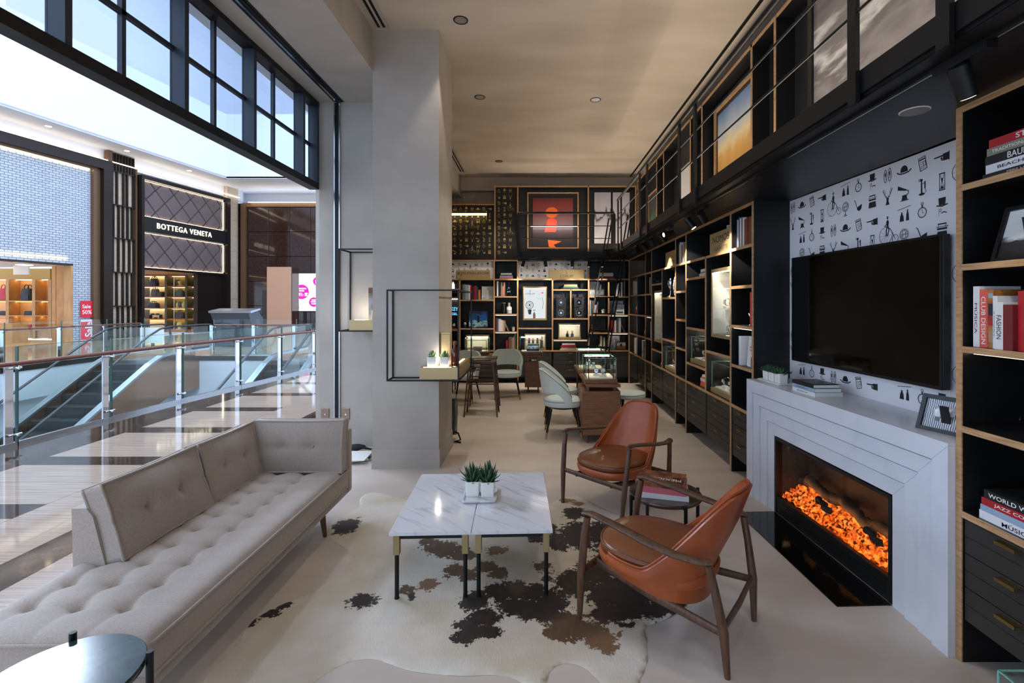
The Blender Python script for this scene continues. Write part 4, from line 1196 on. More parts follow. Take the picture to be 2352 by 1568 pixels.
# tray and two potted succulents
def rrect(w, d, r, n=5):
    pts = []
    for cx_, cy_, a0 in ((w / 2 - r, d / 2 - r, 0), (-w / 2 + r, d / 2 - r, PI / 2), (-w / 2 + r, -d / 2 + r, PI), (w / 2 - r, -d / 2 + r, 3 * PI / 2)):
        for k in range(n + 1):
            a = a0 + PI / 2 * k / n
            pts.append((cx_ + r * math.cos(a), cy_ + r * math.sin(a)))
    return pts
def tray(label, c, w, d, rz=0.0, m='marble', h=0.016):
    t = thing('tray', label, 'tray', c, rz)
    MB().prism(rrect(w, d, 0.022), 0, h * 0.55, smooth=True).build('base', m, t, world=False)
    o, i = rrect(w, d, 0.022), rrect(w - 0.024, d - 0.024, 0.014)
    n = len(o)
    b = MB()
    b.add([(p[0], p[1], 0) for p in o] + [(p[0], p[1], h) for p in o] + [(p[0], p[1], h) for p in i] + [(p[0], p[1], h * 0.5) for p in i],
          [(k, (k + 1) % n, n + (k + 1) % n, n + k) for k in range(n)] + [(n + k, n + (k + 1) % n, 2 * n + (k + 1) % n, 2 * n + k) for k in range(n)] + [(2 * n + k, 2 * n + (k + 1) % n, 3 * n + (k + 1) % n, 3 * n + k) for k in range(n)])
    b.build('rim', m, t, world=False)
    return t
def leaf(b, base, direc, L, wd, th):
    base = Vector(base); d = Vector(direc).normalized()
    s = d.cross(Vector((0, 0, 1)))
    if s.length < 0.05: s = Vector((1, 0, 0))
    s.normalize(); n = s.cross(d).normalized()
    vs = []
    for f, ww in ((0, 0.6), (0.35, 1.0), (0.75, 0.62)):
        c = base + d * (L * f) + n * (L * 0.10 * f * f)
        vs += [c + s * (wd * ww / 2), c + n * (th * ww / 2), c - s * (wd * ww / 2), c - n * (th * ww / 2)]
    vs.append(base + d * L + n * (L * 0.14))
    fs = []
    for i in range(2):
        for k in range(4): fs.append((i * 4 + k, i * 4 + (k + 1) % 4, (i + 1) * 4 + (k + 1) % 4, (i + 1) * 4 + k))
    for k in range(4): fs.append((8 + k, 8 + (k + 1) % 4, 12))
    b.add(vs, fs, True)
def succulent(label, c, pot, h, plant_r, plant_h, m='succulent', spiky=True, group=None, seed=1, rz=0.0, shape='cube'):
    t = thing('potted_succulent', label, 'potted plant', c, rz, group)
    rr = random.Random(seed)
    w0, w1 = pot * 0.92, pot
    b = MB()
    if shape == 'cube':
        o0, o1, i1 = rrect(w0, w0, pot * .12, 3), rrect(w1, w1, pot * .12, 3), rrect(w1 * .9, w1 * .9, pot * .1, 3)
    else:
        o0 = [(w0 * .42 * math.cos(2 * PI * k / 16), w0 * .42 * math.sin(2 * PI * k / 16)) for k in range(16)]
        o1 = [(p[0] * 1.2, p[1] * 1.2) for p in o0]; i1 = [(p[0] * 1.08, p[1] * 1.08) for p in o0]
    n = len(o0)
    b.add([(p[0], p[1], 0) for p in o0] + [(p[0], p[1], h) for p in o1] + [(p[0], p[1], h) for p in i1] + [(p[0], p[1], h * 0.8) for p in i1],
          [tuple(range(n - 1, -1, -1))] + [(k, (k + 1) % n, n + (k + 1) % n, n + k) for k in range(n)] + [(n + k, n + (k + 1) % n, 2 * n + (k + 1) % n, 2 * n + k) for k in range(n)] + [(2 * n + k, 2 * n + (k + 1) % n, 3 * n + (k + 1) % n, 3 * n + k) for k in range(n)])
    b.build('pot', 'ceramic', t, world=False)
    MB().prism([(p[0], p[1]) for p in i1], h * 0.78, h * 0.82).build('soil', mat('soil', (46, 36, 28), 0.9), t, world=False)
    lv = MB()
    N = 46 if spiky else 34
    for k in range(N):
        f = k / (N - 1)
        el = math.radians(8 + 78 * f)
        a = k * 2.39996
        L = plant_h * (0.75 + 0.35 * rr.random()) * (0.75 if f < 0.3 else 1.0)
        if not spiky: L = plant_r * (1.05 - 0.45 * f)
        bz = h * 0.8 + plant_h * 0.10 * f
        d = (math.cos(a) * math.cos(el), math.sin(a) * math.cos(el), math.sin(el))
        leaf(lv, (d[0] * pot * 0.08, d[1] * pot * 0.08, bz), d, L, L * (0.20 if spiky else 0.36), L * 0.10)
    o = lv.build('foliage', m, t, world=False)
    o['kind'] = 'stuff'
    return t
tray('square white marble tray on the coffee tables', (-0.355, 3.08, 0.3765), 0.215, 0.245, math.radians(2))
TRZ = 0.3765 + 0.0095
succulent('left spiky dark green succulent in a white cube pot on the coffee table', (-0.402, 3.085, TRZ), 0.088, 0.092, 0.075, 0.115, seed=3, rz=math.radians(2), group='succulents on the coffee table')
succulent('right, taller spiky succulent in a white cube pot on the coffee table', (-0.305, 3.075, TRZ), 0.088, 0.092, 0.075, 0.128, seed=8, rz=math.radians(2), group='succulents on the coffee table')

# ================================================================== ROUND STONE SIDE TABLES
def side_table(label, c, r, h, m, legs, stick=0.0):
    t = thing('side_table', label, 'table', c)
    MB().lathe([(r - 0.004, h - 0.024), (r, h - 0.020), (r, h - 0.003), (r - 0.003, h)], (0, 0, 0), 48).build('stone_top', m, t, world=False)
    for a in legs:
        ca, sa = math.cos(a), math.sin(a)
        b = MB(); b.cyl((ca * (r + 0.012), sa * (r + 0.012), 0), (ca * (r + 0.012), sa * (r + 0.012), h + stick), 0.011, n=12)
        o = b.build('leg', 'blackm', t, world=False)
        if stick == 0: MB().cyl((ca * (r + 0.012), sa * (r + 0.012), h - 0.026), (ca * (r - 0.06), sa * (r - 0.06), h - 0.026), 0.006, n=8).build('bracket', 'blackm', o, world=False)
    return t
side_table('round green stone side table with black posts at the near end of the sofa', (-1.46, 1.475, 0), 0.215, 0.45, 'greenmarble', [math.radians(v) for v in (25, 125, 250)], 0.022)
side_table('round brown stone side table stacked with books between the armchairs', (0.825, 3.09, 0), 0.225, 0.40, 'brownmarble', [math.radians(v) for v in (15, 105, 195, 285)])

# ================================================================== BOOKS
def book(name, label, c, w, d, th, m, rotz=0.0, stand=False, text=None, tm='white', group=None, spine='-y', bold=0.0, thfrac=0.62, extra=None):
    """a book lying flat: w along local x (spine length), d along local y, th thick; spine faces local -y.
       standing: w height, d depth, th thickness along local x, spine facing local -y"""
    t = thing(name, label, 'book', c, rotz, group)
    cm = 0.0025
    if not stand:
        b = MB(); b.box(-w / 2, w / 2, -d / 2, d / 2, 0, cm); b.box(-w / 2, w / 2, -d / 2, d / 2, th - cm, th); b.box(-w / 2, w / 2, -d / 2, -d / 2 + cm, cm, th - cm)
        b.build('cover', m, t, world=False)
        B(-w / 2 + 0.003, w / 2 - 0.003, -d / 2 + cm, d / 2 - 0.004, cm, th - cm).build('pages', 'paper', t, world=False)
        if text:
            M_ = wm(t)
            lettering(text, M_ @ Vector((0, -d / 2, th / 2)), M_.to_3x3() @ Vector((1, 0, 0)), (0, 0, 1), height=th * thfrac, width=min(w * 0.86, th * 0.62 * len(text) * 0.95), m=tm, parent=t, bold=bold)
    else:
        b = MB(); b.box(-th / 2, -th / 2 + cm, -d / 2, d / 2, 0, w); b.box(th / 2 - cm, th / 2, -d / 2, d / 2, 0, w); b.box(-th / 2 + cm, th / 2 - cm, -d / 2, -d / 2 + cm, 0, w)
        b.build('cover', m, t, world=False)
        B(-th / 2 + cm, th / 2 - cm, -d / 2 + cm, d / 2 - 0.004, 0.002, w - 0.003).build('pages', 'paper', t, world=False)
        if text:
            M_ = wm(t)
            lettering(text, M_ @ Vector((0, -d / 2, w * 0.5)), (0, 0, -1), M_.to_3x3() @ Vector((1, 0, 0)), height=th * thfrac, width=min(w * 0.84, th * 0.62 * len(text) * 1.1), m=tm, parent=t, bold=bold)
    return t
def bcol(name, c, rough=0.45): return mat('book_' + name, c, rough).name

bcol('red', (176, 30, 38)); bcol('white', (226, 226, 226)); bcol('black', (26, 26, 28)); bcol('grey', (128, 124, 116)); bcol('blue', (48, 70, 118)); bcol('orange', (206, 104, 50))
bcol('pink', (206, 106, 118)); bcol('cream', (214, 200, 172)); bcol('green', (42, 92, 70)); bcol('brown', (112, 70, 46)); bcol('navy', (34, 40, 62)); bcol('tan', (170, 140, 104)); bcol('coral', (222, 92, 82)); bcol('yellow', (214, 176, 60)); bcol('taupe', (138, 130, 112)); bcol('lightblue', (150, 170, 190)); bcol('darkred', (112, 28, 32)); bcol('purple', (84, 60, 96))
mat('mexico', (150, 92, 58), 0.35, col2=(66, 38, 30), scale=22, detail=8, ramp=(0.4, 0.6))
rz = math.radians(-18)
zz = 0.4005
for nm, lb, w_, d_, th_, m_, dx, dy, dr in (('art_book', 'white book at the bottom of the stack on the brown stone table', 0.30, 0.235, 0.030, 'book_white', 0.0, 0.0, 3), ('art_book', 'pink book in the middle of the stack on the brown stone table', 0.295, 0.23, 0.038, 'book_pink', -0.004, 0.004, 0), ('art_book', 'brown picture book lying on top of the stone side table stack', 0.29, 0.23, 0.026, 'mexico', -0.012, 0.004, -4)):
    t = book(nm, lb, (0.81 + dx, 3.075 + dy, zz), w_, d_, th_, m_, rz + math.radians(dr), group='books on the brown stone table')
    zz += th_ + 0.0004
M_ = wm(t)
ctr = M_ @ Vector((0.03, -0.03, 0.026))
lettering('MEXICO', ctr, M_.to_3x3() @ Vector((-1, 0, 0)), M_.to_3x3() @ Vector((0, -1, 0)), height=0.036, m='paper', parent=t)
lettering('PHOTOGRAPHY', M_ @ Vector((0.03, -0.085, 0.026)), M_.to_3x3() @ Vector((-1, 0, 0)), M_.to_3x3() @ Vector((0, -1, 0)), height=0.008, m='paper', parent=t) if False else None

# ================================================================== ARMCHAIRS
def armchair(label, loc, rotz):
    t = thing('armchair', label, 'armchair', loc, rotz)
    # moulded leather shell: angle a runs from the left front round the back to the right front
    A = math.radians(128)
    NA, NH = 56, 10
    def sm(x): x = max(0.0, min(1.0, x)); return x * x * (3 - 2 * x)
    def prof(a):
        f = abs(a) / A                    # 0 back, 1 front
        top = 0.345 + 0.375 * sm(1.0 - (f - 0.26) / 0.44) + 0.025 * max(0, 1 - (f / 0.33) ** 2)
        low = 0.185 + 0.10 * f
        return f, top, low
    def pt(a, h, off):
        f, top, low = prof(a)
        z = low + (top - low) * h
        k = max(0.0, (z - 0.33) / 0.42)   # how far up the back
        ra, rb = 0.285 + off, 0.285 + off
        wid = ra * (1 - 0.20 * k) * (0.90 + 0.10 * min(1.0, h * 1.6))
        x = wid * math.sin(a) / (abs(math.sin(a)) ** 2.6 + abs(math.cos(a)) ** 2.6) ** (1 / 2.6)
        y = -rb * math.cos(a) / (abs(math.sin(a)) ** 2.6 + abs(math.cos(a)) ** 2.6) ** (1 / 2.6)
        y = y * (0.86 + 0.14 * min(1.0, h * 1.5)) + 0.02
        if y < 0: y -= 0.15 * k * (1 if abs(a) < 1.2 else max(0.0, 1 - (abs(a) - 1.2) / 0.5))
        return (x, y, z)
    sh = MB()
    th = 0.030
    out = lambda i, j: pt(-A + 2 * A * i / NA, j / NH, 0.0)
    inn = lambda i, j: pt(-A + 2 * A * i / NA, 0.30 + 0.70 * j / NH if True else 0, -th)
    sh.grid(lambda i, j: out(i, j), NA, NH)
    sh.grid(lambda i, j: inn(NA - i, j), NA, NH)
    rimo = [out(i, NH) for i in range(NA + 1)]; rimi = [inn(i, NH) for i in range(NA + 1)]
    rimm = [((p[0] + q[0]) / 2, (p[1] + q[1]) / 2, (p[2] + q[2]) / 2 + 0.011) for p, q in zip(rimo, rimi)]
    n = NA + 1
    sh.add(rimo + rimm + rimi, [(k, k + 1, n + k + 1, n + k) for k in range(NA)] + [(n + k, n + k + 1, 2 * n + k + 1, 2 * n + k) for k in range(NA)], True)
    for i in (0, NA):
        sh.add([out(i, j) for j in range(NH + 1)] + [inn(i, j) for j in range(NH + 1)], [(j, j + 1, NH + 2 + j, NH + 1 + j) for j in range(NH)])
    # underside
    sh.add([out(i, 0) for i in range(NA + 1)], [tuple(range(NA, -1, -1))])
    o = sh.build('leather_shell', 'leather', t, world=False)
    MB().tube([(p[0], p[1], p[2] + 0.001) for p in rimm], 0.0055, 6).build('piping', 'leather', o, world=False)
    # seat platform front lip and cushion
    def disc_pts(ra, rb, cy_, z, n=40, e=2.5):
        return [(ra * math.copysign(abs(math.cos(q)) ** (2 / e), math.cos(q)), cy_ + rb * math.copysign(abs(math.sin(q)) ** (2 / e), math.sin(q)), z) for q in [2 * PI * k / n for k in range(n)]]
    def pad(rings):
        b = MB(); n = len(rings[0])
        vs = [p for r_ in rings for p in r_]
        b.add(vs, [(i * n + k, i * n + (k + 1) % n, (i + 1) * n + (k + 1) % n, (i + 1) * n + k) for i in range(len(rings) - 1) for k in range(n)], True)
        b.add(rings[0], [tuple(range(n - 1, -1, -1))]); b.add(rings[-1], [tuple(range(n))], True)
        return b
    pad([disc_pts(0.245, 0.275, 0.035, 0.275), disc_pts(0.262, 0.292, 0.035, 0.292), disc_pts(0.266, 0.296, 0.035, 0.318), disc_pts(0.258, 0.288, 0.035, 0.334)]).build('seat_base', 'leather', t, world=False)
    c = pad([disc_pts(0.235, 0.262, 0.04, 0.334), disc_pts(0.252, 0.279, 0.04, 0.345), disc_pts(0.254, 0.281, 0.04, 0.372), disc_pts(0.240, 0.266, 0.04, 0.388), disc_pts(0.17, 0.19, 0.04, 0.398), disc_pts(0.08, 0.09, 0.04, 0.400), disc_pts(0.02, 0.02, 0.04, 0.400)]).build('seat_cushion', 'leathercushion', t, world=False)
    MB().tube(disc_pts(0.252, 0.279, 0.04, 0.378) + disc_pts(0.252, 0.279, 0.04, 0.378)[:1], 0.005, 6).build('piping', 'leathercushion', c, world=False)
    # wooden frame
    for s in (-1, 1):
        fl = [(0.285 * s, 0.335, 0.0), (0.300 * s, 0.315, 0.25), (0.310 * s, 0.290, 0.45), (0.312 * s, 0.272, 0.545)]
        MB().tube(fl, [0.013, 0.021, 0.019, 0.017], 12).build('leg', 'walnut', t, world=False)
        rl = [(0.235 * s, -0.375, 0.0), (0.255 * s, -0.365, 0.20), (0.278 * s, -0.335, 0.38), (0.290 * s, -0.312, 0.488)]
        MB().tube(rl, [0.013, 0.021, 0.018, 0.018], 12).build('leg', 'walnut', t, world=False)
        arm = [(0.312 * s, 0.295, 0.560), (0.315 * s, 0.25, 0.568), (0.322 * s, 0.10, 0.548), (0.330 * s, -0.05, 0.522), (0.330 * s, -0.18, 0.505), (0.312 * s, -0.28, 0.500), (0.288 * s, -0.325, 0.500)]
        MB().tube(arm, [0.015, 0.019, 0.021, 0.022, 0.021, 0.021, 0.016], 12, ell=(1.25, 0.62)).build('armrest', 'walnut', t, world=False)
        MB().tube([(0.17 * s, 0.305, 0.255), (0.19 * s, 0.0, 0.205), (0.254 * s, -0.362, 0.195)], [0.018, 0.022, 0.016], 10, ell=(0.62, 1.15)).build('side_rail', 'walnut', t, world=False)
    MB().tube([(-0.258, -0.360, 0.208), (0.0, -0.366, 0.205), (0.258, -0.360, 0.208)], [0.016, 0.019, 0.016], 10, ell=(0.62, 1.1)).build('cross_rail', 'walnut', t, world=False)
    MB().tube([(-0.300, 0.310, 0.262), (0.0, 0.300, 0.258), (0.300, 0.310, 0.262)], [0.016, 0.019, 0.016], 10, ell=(0.62, 1.1)).build('cross_rail', 'walnut', t, world=False)
    return t
armchair('near tan leather armchair with wooden arms, seen from behind beside the hearth', (0.66, 2.48, 0.0), math.radians(53))
armchair('far tan leather armchair with wooden arms, facing the coffee table', (0.655, 3.91, 0.0), math.radians(134))
# ================================================================== COWHIDE RUG
def rug():
    outline_px = [(845, 1132), (872, 1130), (905, 1140), (945, 1146), (990, 1160), (1050, 1164), (1110, 1158), (1170, 1152), (1225, 1160), (1262, 1158), (1292, 1142), (1330, 1137), (1352, 1150), (1385, 1168), (1430, 1185), (1480, 1205), (1530, 1245),
                  (1570, 1290), (1592, 1340), (1581, 1386), (1545, 1415), (1509, 1430), (1480, 1438), (1482, 1460), (1488, 1490), (1486, 1521), (1476, 1549), (1462, 1580), (1440, 1604), (1400, 1590), (1372, 1560), (1340, 1530), (1302, 1521), (1268, 1532), (1252, 1568), (1248, 1600), (1222, 1590), (1188, 1558), (1130, 1549), (1068, 1553), (1000, 1549), (939, 1541),
                  (900, 1527), (865, 1514), (835, 1513), (793, 1521), (731, 1557), (690, 1600), (640, 1660), (560, 1720), (480, 1720), (430, 1660), (461, 1568), (503, 1526), (539, 1490), (558, 1464), (565, 1443), (591, 1417), (638, 1391), (710, 1365), (741, 1344), (778, 1324), (799, 1287), (806, 1269), (785, 1252), (762, 1241), (752, 1225), (758, 1205), (778, 1186), (804, 1178), (828, 1165), (824, 1145)]
    def fl(p):
        Y = FPX * EYE / (p[1] - VPY)
        return ((p[0] - VPX) * Y / FPX, Y)
    poly = [fl(p) for p in outline_px]
    # smooth the outline
    def chaikin(P):
        out = []
        for i in range(len(P)):
            a, b_ = P[i], P[(i + 1) % len(P)]
            out += [(a[0] * .75 + b_[0] * .25, a[1] * .75 + b_[1] * .25), (a[0] * .25 + b_[0] * .75, a[1] * .25 + b_[1] * .75)]
        return out
    poly = chaikin(chaikin(poly))
    # dark markings: (pixel x, pixel y, radius x m, radius y m, darkness)
    marks = [(795, 1210, .10, .11, 0), (1020, 1262, .16, .07, 1), (1060, 1275, .12, .06, 1), (985, 1245, .08, .04, 1), (1140, 1264, .08, .045, 2), (1045, 1310, .07, .06, 1), (1075, 1325, .06, .05, 1), (1120, 1305, .09, .05, 1), (1145, 1318, .06, .05, 1), (1245, 1302, .06, .04, 1), (985, 1343, .055, .05, 2), (932, 1356, .05, .03, 1), (945, 1372, .025, .025, 0), (835, 1382, .09, .055, 0),
             (1095, 1380, .10, .07, 0), (1150, 1360, .12, .07, 0), (1185, 1350, .08, .05, 1), (1110, 1420, .10, .06, 0), (1085, 1440, .09, .06, 0), (1070, 1462, .07, .05, 0), (1125, 1455, .07, .04, 0), (1180, 1395, .09, .06, 0), (1225, 1365, .10, .07, 0), (1215, 1400, .12, .07, 0), (1255, 1410, .11, .06, 0), (1270, 1385, .10, .09, 0), (1320, 1340, .14, .10, 0), (1300, 1430, .12, .06, 1), (1345, 1450, .13, .06, 1), (1290, 1455, .10, .05, 1), (1380, 1470, .09, .05, 2), (1395, 1488, .05, .04, 2),
             (1330, 1230, .14, .16, 0), (1280, 1245, .10, .10, 0), (1320, 1180, .10, .08, 0), (1385, 1230, .15, .14, 0), (1430, 1290, .2, .15, 0), (1450, 1350, .2, .12, 0), (1480, 1320, .2, .16, 0), (1520, 1360, .16, .10, 0), (1540, 1390, .12, .07, 0), (1500, 1402, .14, .06, 0), (1450, 1400, .13, .07, 0), (1400, 1370, .14, .09, 0), (1400, 1410, .11, .06, 0), (1365, 1320, .12, .10, 0), (1560, 1330, .12, .10, 0), (1230, 1240, .06, .04, 0), (1265, 1215, .06, .06, 0), (1255, 1330, .03, .03, 1),
             (1300, 1150, .07, .03, 3), (1330, 1158, .05, .03, 3), (1440, 1440, .05, .02, 0), (1425, 1462, .02, .015, 2), (610, 1410, .09, .03, 0), (575, 1435, .03, .03, 0), (655, 1392, .04, .02, 0)]
    mk = []
    for p in marks:
        c = fl(p); mk.append((c[0], c[1], p[2] * .80, p[3] * 1.15, p[4]))
    # dense flat mesh inside the outline
    P = np.array(poly)
    x0, y0 = P.min(0); x1, y1 = P.max(0)
    st = 0.0125
    xs = np.arange(x0, x1 + st, st); ys = np.arange(y0, y1 + st, st)
    gx, gy = np.meshgrid(xs, ys, indexing='ij')
    ins = np.zeros(gx.shape, bool)
    n = len(P)
    for i in range(n):
        a, b_ = P[i], P[(i + 1) % n]
        cond = ((a[1] > gy) != (b_[1] > gy))
        with np.errstate(divide='ignore', invalid='ignore'):
            xi = (b_[0] - a[0]) * (gy - a[1]) / (b_[1] - a[1] + 1e-12) + a[0]
        ins ^= cond & (gx < xi)
    bm = bmesh.new()
    vs = [bm.verts.new((p[0], p[1], 0.0)) for p in poly]
    face = bm.faces.new(vs)
    bmesh.ops.triangulate(bm, faces=[face])
    # slice by a grid for resolution
    for v in np.arange(x0 + 0.03, x1, 0.03):
        bmesh.ops.bisect_plane(bm, geom=bm.verts[:] + bm.edges[:] + bm.faces[:], plane_co=(v, 0, 0), plane_no=(1, 0, 0))
    for v in np.arange(y0 + 0.03, y1, 0.03):
        bmesh.ops.bisect_plane(bm, geom=bm.verts[:] + bm.edges[:] + bm.faces[:], plane_co=(0, v, 0), plane_no=(0, 1, 0))
    top = [v for v in bm.verts]
    boundary = set(v for v in bm.verts if any(len(e.link_faces) < 2 for e in v.link_edges))
    rr = random.Random(4)
    for v in bm.verts:
        x, y = v.co.x, v.co.y
        wv = 0.0018 * (1 + math.sin(x * 9 + y * 4) * math.sin(y * 7 - x * 3))
        v.co.z = 0.0006 if v in boundary else 0.004 + wv
    me = bpy.data.meshes.new('cowhide_rug')
    for f in bm.faces: f.smooth = True
    bm.to_mesh(me); bm.free()
    # mark field: >0 inside a marking; tone: 0 black-brown .. 1 light brown
    fld = me.attributes.new('mark', 'FLOAT', 'POINT'); ton = me.attributes.new('tone', 'FLOAT', 'POINT')
    fv, tv_ = [], []
    for v in me.vertices:
        best, tn, tw = -1.5, 0.0, 0.0
        for cx_, cy_, a, b_, d in mk:
            q = 1 - math.sqrt(((v.co.x - cx_) / a) ** 2 + ((v.co.y - cy_) / b_) ** 2)
            q *= 0.5 + 0.5 * min(1, a / 0.1)
            if q > best: best = q
            wgt = math.exp(4 * q); tn += wgt * (d / 3.0); tw += wgt
        fv.append(best); tv_.append(tn / tw)
    fld.data.foreach_set('value', fv); ton.data.foreach_set('value', tv_)
    m = bpy.data.materials.new('cowhide'); m.use_nodes = True
    nt = m.node_tree; p = nt.nodes['Principled BSDF']; L = nt.links.new; N = nt.nodes.new
    tc = N('ShaderNodeTexCoord')
    at = N('ShaderNodeAttribute'); at.attribute_name = 'mark'
    at2 = N('ShaderNodeAttribute'); at2.attribute_name = 'tone'
    n1 = N('ShaderNodeTexNoise'); n1.inputs['Scale'].default_value = 14; n1.inputs['Detail'].default_value = 5; n1.inputs['Roughness'].default_value = 0.65; n1.inputs['Distortion'].default_value = 0.4
    mpf = N('ShaderNodeMapping'); mpf.inputs['Rotation'].default_value = (0, 0, 0.5); mpf.inputs['Scale'].default_value = (1.0, 0.35, 1)
    n2 = N('ShaderNodeTexNoise'); n2.inputs['Scale'].default_value = 130; n2.inputs['Detail'].default_value = 2
    L(tc.outputs['Object'], n1.inputs['Vector']); L(tc.outputs['Object'], mpf.inputs['Vector']); L(mpf.outputs[0], n2.inputs['Vector'])
    def math_(op, a, b_):
        q = N('ShaderNodeMath'); q.operation = op
        for i, v in enumerate((a, b_)):
            if isinstance(v, (int, float)): q.inputs[i].default_value = v
            else: L(v, q.inputs[i])
        return q.outputs[0]
    s1 = math_('MULTIPLY', math_('SUBTRACT', n1.outputs['Fac'], 0.5), 1.9)
    s2 = math_('MULTIPLY', math_('SUBTRACT', n2.outputs['Fac'], 0.5), 0.45)
    n3 = N('ShaderNodeTexNoise'); n3.inputs['Scale'].default_value = 48; n3.inputs['Detail'].default_value = 4; n3.inputs['Roughness'].default_value = 0.7
    L(tc.outputs['Object'], n3.inputs['Vector'])
    s3 = math_('MULTIPLY', math_('SUBTRACT', n3.outputs['Fac'], 0.5), 1.5)
    f = math_('ADD', math_('ADD', math_('ADD', at.outputs['Fac'], s1), s2), s3)
    mr_ = N('ShaderNodeMapRange'); mr_.inputs['From Min'].default_value = -0.16; mr_.inputs['From Max'].default_value = -0.05
    L(f, mr_.inputs['Value'])
    cr = N('ShaderNodeValToRGB'); els = cr.color_ramp.elements
    els[0].position = 0.0; els[0].color = (*lin((40, 28, 22)), 1); els[1].position = 0.75; els[1].color = (*lin((136, 102, 70)), 1)
    L(math_('ADD', at2.outputs['Fac'], math_('MULTIPLY', math_('SUBTRACT', n1.outputs['Fac'], 0.5), 0.35)), cr.inputs[0])
    big = N('ShaderNodeTexNoise'); big.inputs['Scale'].default_value = 2.2; big.inputs['Detail'].default_value = 3
    L(tc.outputs['Object'], big.inputs['Vector'])
    cw = N('ShaderNodeValToRGB'); cw.color_ramp.elements[0].position = 0.35; cw.color_ramp.elements[1].position = 0.68
    cw.color_ramp.elements[0].color = (*lin((222, 214, 202)), 1); cw.color_ramp.elements[1].color = (*lin((196, 180, 152)), 1)
    L(big.outputs['Fac'], cw.inputs[0])
    mx = N('ShaderNodeMix'); mx.data_type = 'RGBA'
    L(mr_.outputs[0], mx.inputs['Factor']); L(cw.outputs[0], mx.inputs['A']); L(cr.outputs[0], mx.inputs['B'])
    L(mx.outputs['Result'], p.inputs['Base Color'])
    p.inputs['Roughness'].default_value = 0.65
    p.inputs['Sheen Weight'].default_value = 0.04
    bp = N('ShaderNodeBump'); bp.inputs['Strength'].default_value = 0.25; bp.inputs['Distance'].default_value = 0.004
    L(n2.outputs['Fac'], bp.inputs['Height']); L(bp.outputs[0], p.inputs['Normal'])
    me.materials.append(m)
    o = bpy.data.objects.new('cowhide_rug', me); COL.objects.link(o)
    o['label'] = 'cream cowhide rug with dark brown patches under the coffee tables'; o['category'] = 'rug'
rug()
# ================================================================== PRINTED MOTIFS (flat wallpaper print)
def st(P, w, closed=False):
    """stroke -> quads"""
    out = []
    n = len(P)
    for i in range(n if closed else n - 1):
        a, b_ = P[i], P[(i + 1) % n]
        dx, dy = b_[0] - a[0], b_[1] - a[1]
        l = math.hypot(dx, dy) or 1
        nx, ny = -dy / l * w / 2, dx / l * w / 2
        ex, ey = dx / l * w * .3, dy / l * w * .3
        out.append([(a[0] + nx - ex, a[1] + ny - ey), (a[0] - nx - ex, a[1] - ny - ey), (b_[0] - nx + ex, b_[1] - ny + ey), (b_[0] + nx + ex, b_[1] + ny + ey)])
    return out
def el(cx, cy, rx, ry=None, n=14, a0=0.0, a1=2 * PI):
    ry = ry or rx
    return [(cx + rx * math.cos(a0 + (a1 - a0) * k / n), cy + ry * math.sin(a0 + (a1 - a0) * k / n)) for k in range(n + (0 if a1 - a0 > 6.2 else 1))]
def ringst(cx, cy, r, w, n=16, ry=None): return st(el(cx, cy, r, ry, n), w, True)
MOT = {}
MOT['shoes'] = [el(-.32, 0, .22, .75), el(.32, .05, .22, .75)]
MOT['shoes'] = ringst(-.32, 0, .22, .07, 12, .75) + ringst(.32, .05, .22, .07, 12, .75) + [el(-.32, .15, .10, .30, 8), el(.32, .2, .10, .30, 8)] + st([(-.42, -.3), (-.22, -.3)], .05) + st([(.22, -.25), (.42, -.25)], .05)
MOT['bowler'] = [el(0, -.05, .50, .55, 10, 0, PI), [(-.5, -.05), (.5, -.05), (.5, -.22), (-.5, -.22)]] + st([(-.95, -.12), (-.6, -.32), (0, -.38), (.6, -.32), (.95, -.1)], .14)
MOT['news'] = st([(-.5, .6), (.35, .75), (.6, -.55), (-.2, -.75)], .08, True) + st([(-.35, .42), (.3, .52)], .14) + st([(-.25, .15), (.0, .18)], .05) + st([(-.2, -.05), (.05, -.02)], .05) + st([(.12, .2), (.4, .22), (.46, -.2), (.18, -.24)], .06, True) + st([(-.15, -.3), (.35, -.22)], .05) + st([(-.12, -.48), (.38, -.38)], .05)
MOT['hand'] = [[(.1, .3), (.75, .35), (.75, -.4), (.15, -.4)], [(-.95, .16), (.15, .22), (.15, .05), (-.9, .03)]] + st([(.0, -.02), (-.15, -.12), (.1, -.18)], .10) + st([(.05, -.2), (-.1, -.28), (.15, -.34)], .08) + st([(.8, .4), (.8, -.45)], .08)
MOT['bottles'] = st([(-.9, .62), (.9, .85)], .06) + [[(-.62, -.7), (-.02, -.7), (-.1, -.1), (-.22, .1), (-.22, .3), (-.42, .3), (-.42, .1), (-.54, -.1)], [(.25, -.7), (.68, -.7), (.62, .05), (.55, .2), (.55, .5), (.38, .5), (.38, .2), (.31, .05)]]
MOT['watch'] = ringst(0, -.2, .52, .09) + ringst(0, .72, .14, .06, 10) + [[(-.08, .35), (.08, .35), (.08, .6), (-.08, .6)]] + st([(0, -.2), (0, .12)], .05) + st([(0, -.2), (.2, -.3)], .05) + [el(math.cos(a) * .38, -.2 + math.sin(a) * .38, .035, None, 5) for a in [PI / 6 * k for k in range(12)]]
MOT['tophat'] = [[(-.36, .1), (.36, .1), (.42, .85), (-.42, .85)]] + st([(-.62, .12), (0, .0), (.62, .12)], .13) + ringst(-.22, -.38, .14, .05, 10) + st([(-.35, -.45), (-.38, -.95)], .03) + st([(-.05, -.68), (.2, -.60), (.5, -.7)], .10)
MOT['deer'] = [[(-.18, -.05), (.18, -.05), (.14, -.5), (.3, -.9), (-.3, -.9), (-.14, -.5)], [(-.4, .0), (-.15, -.05), (-.18, .1)], [(.4, .0), (.15, -.05), (.18, .1)]]
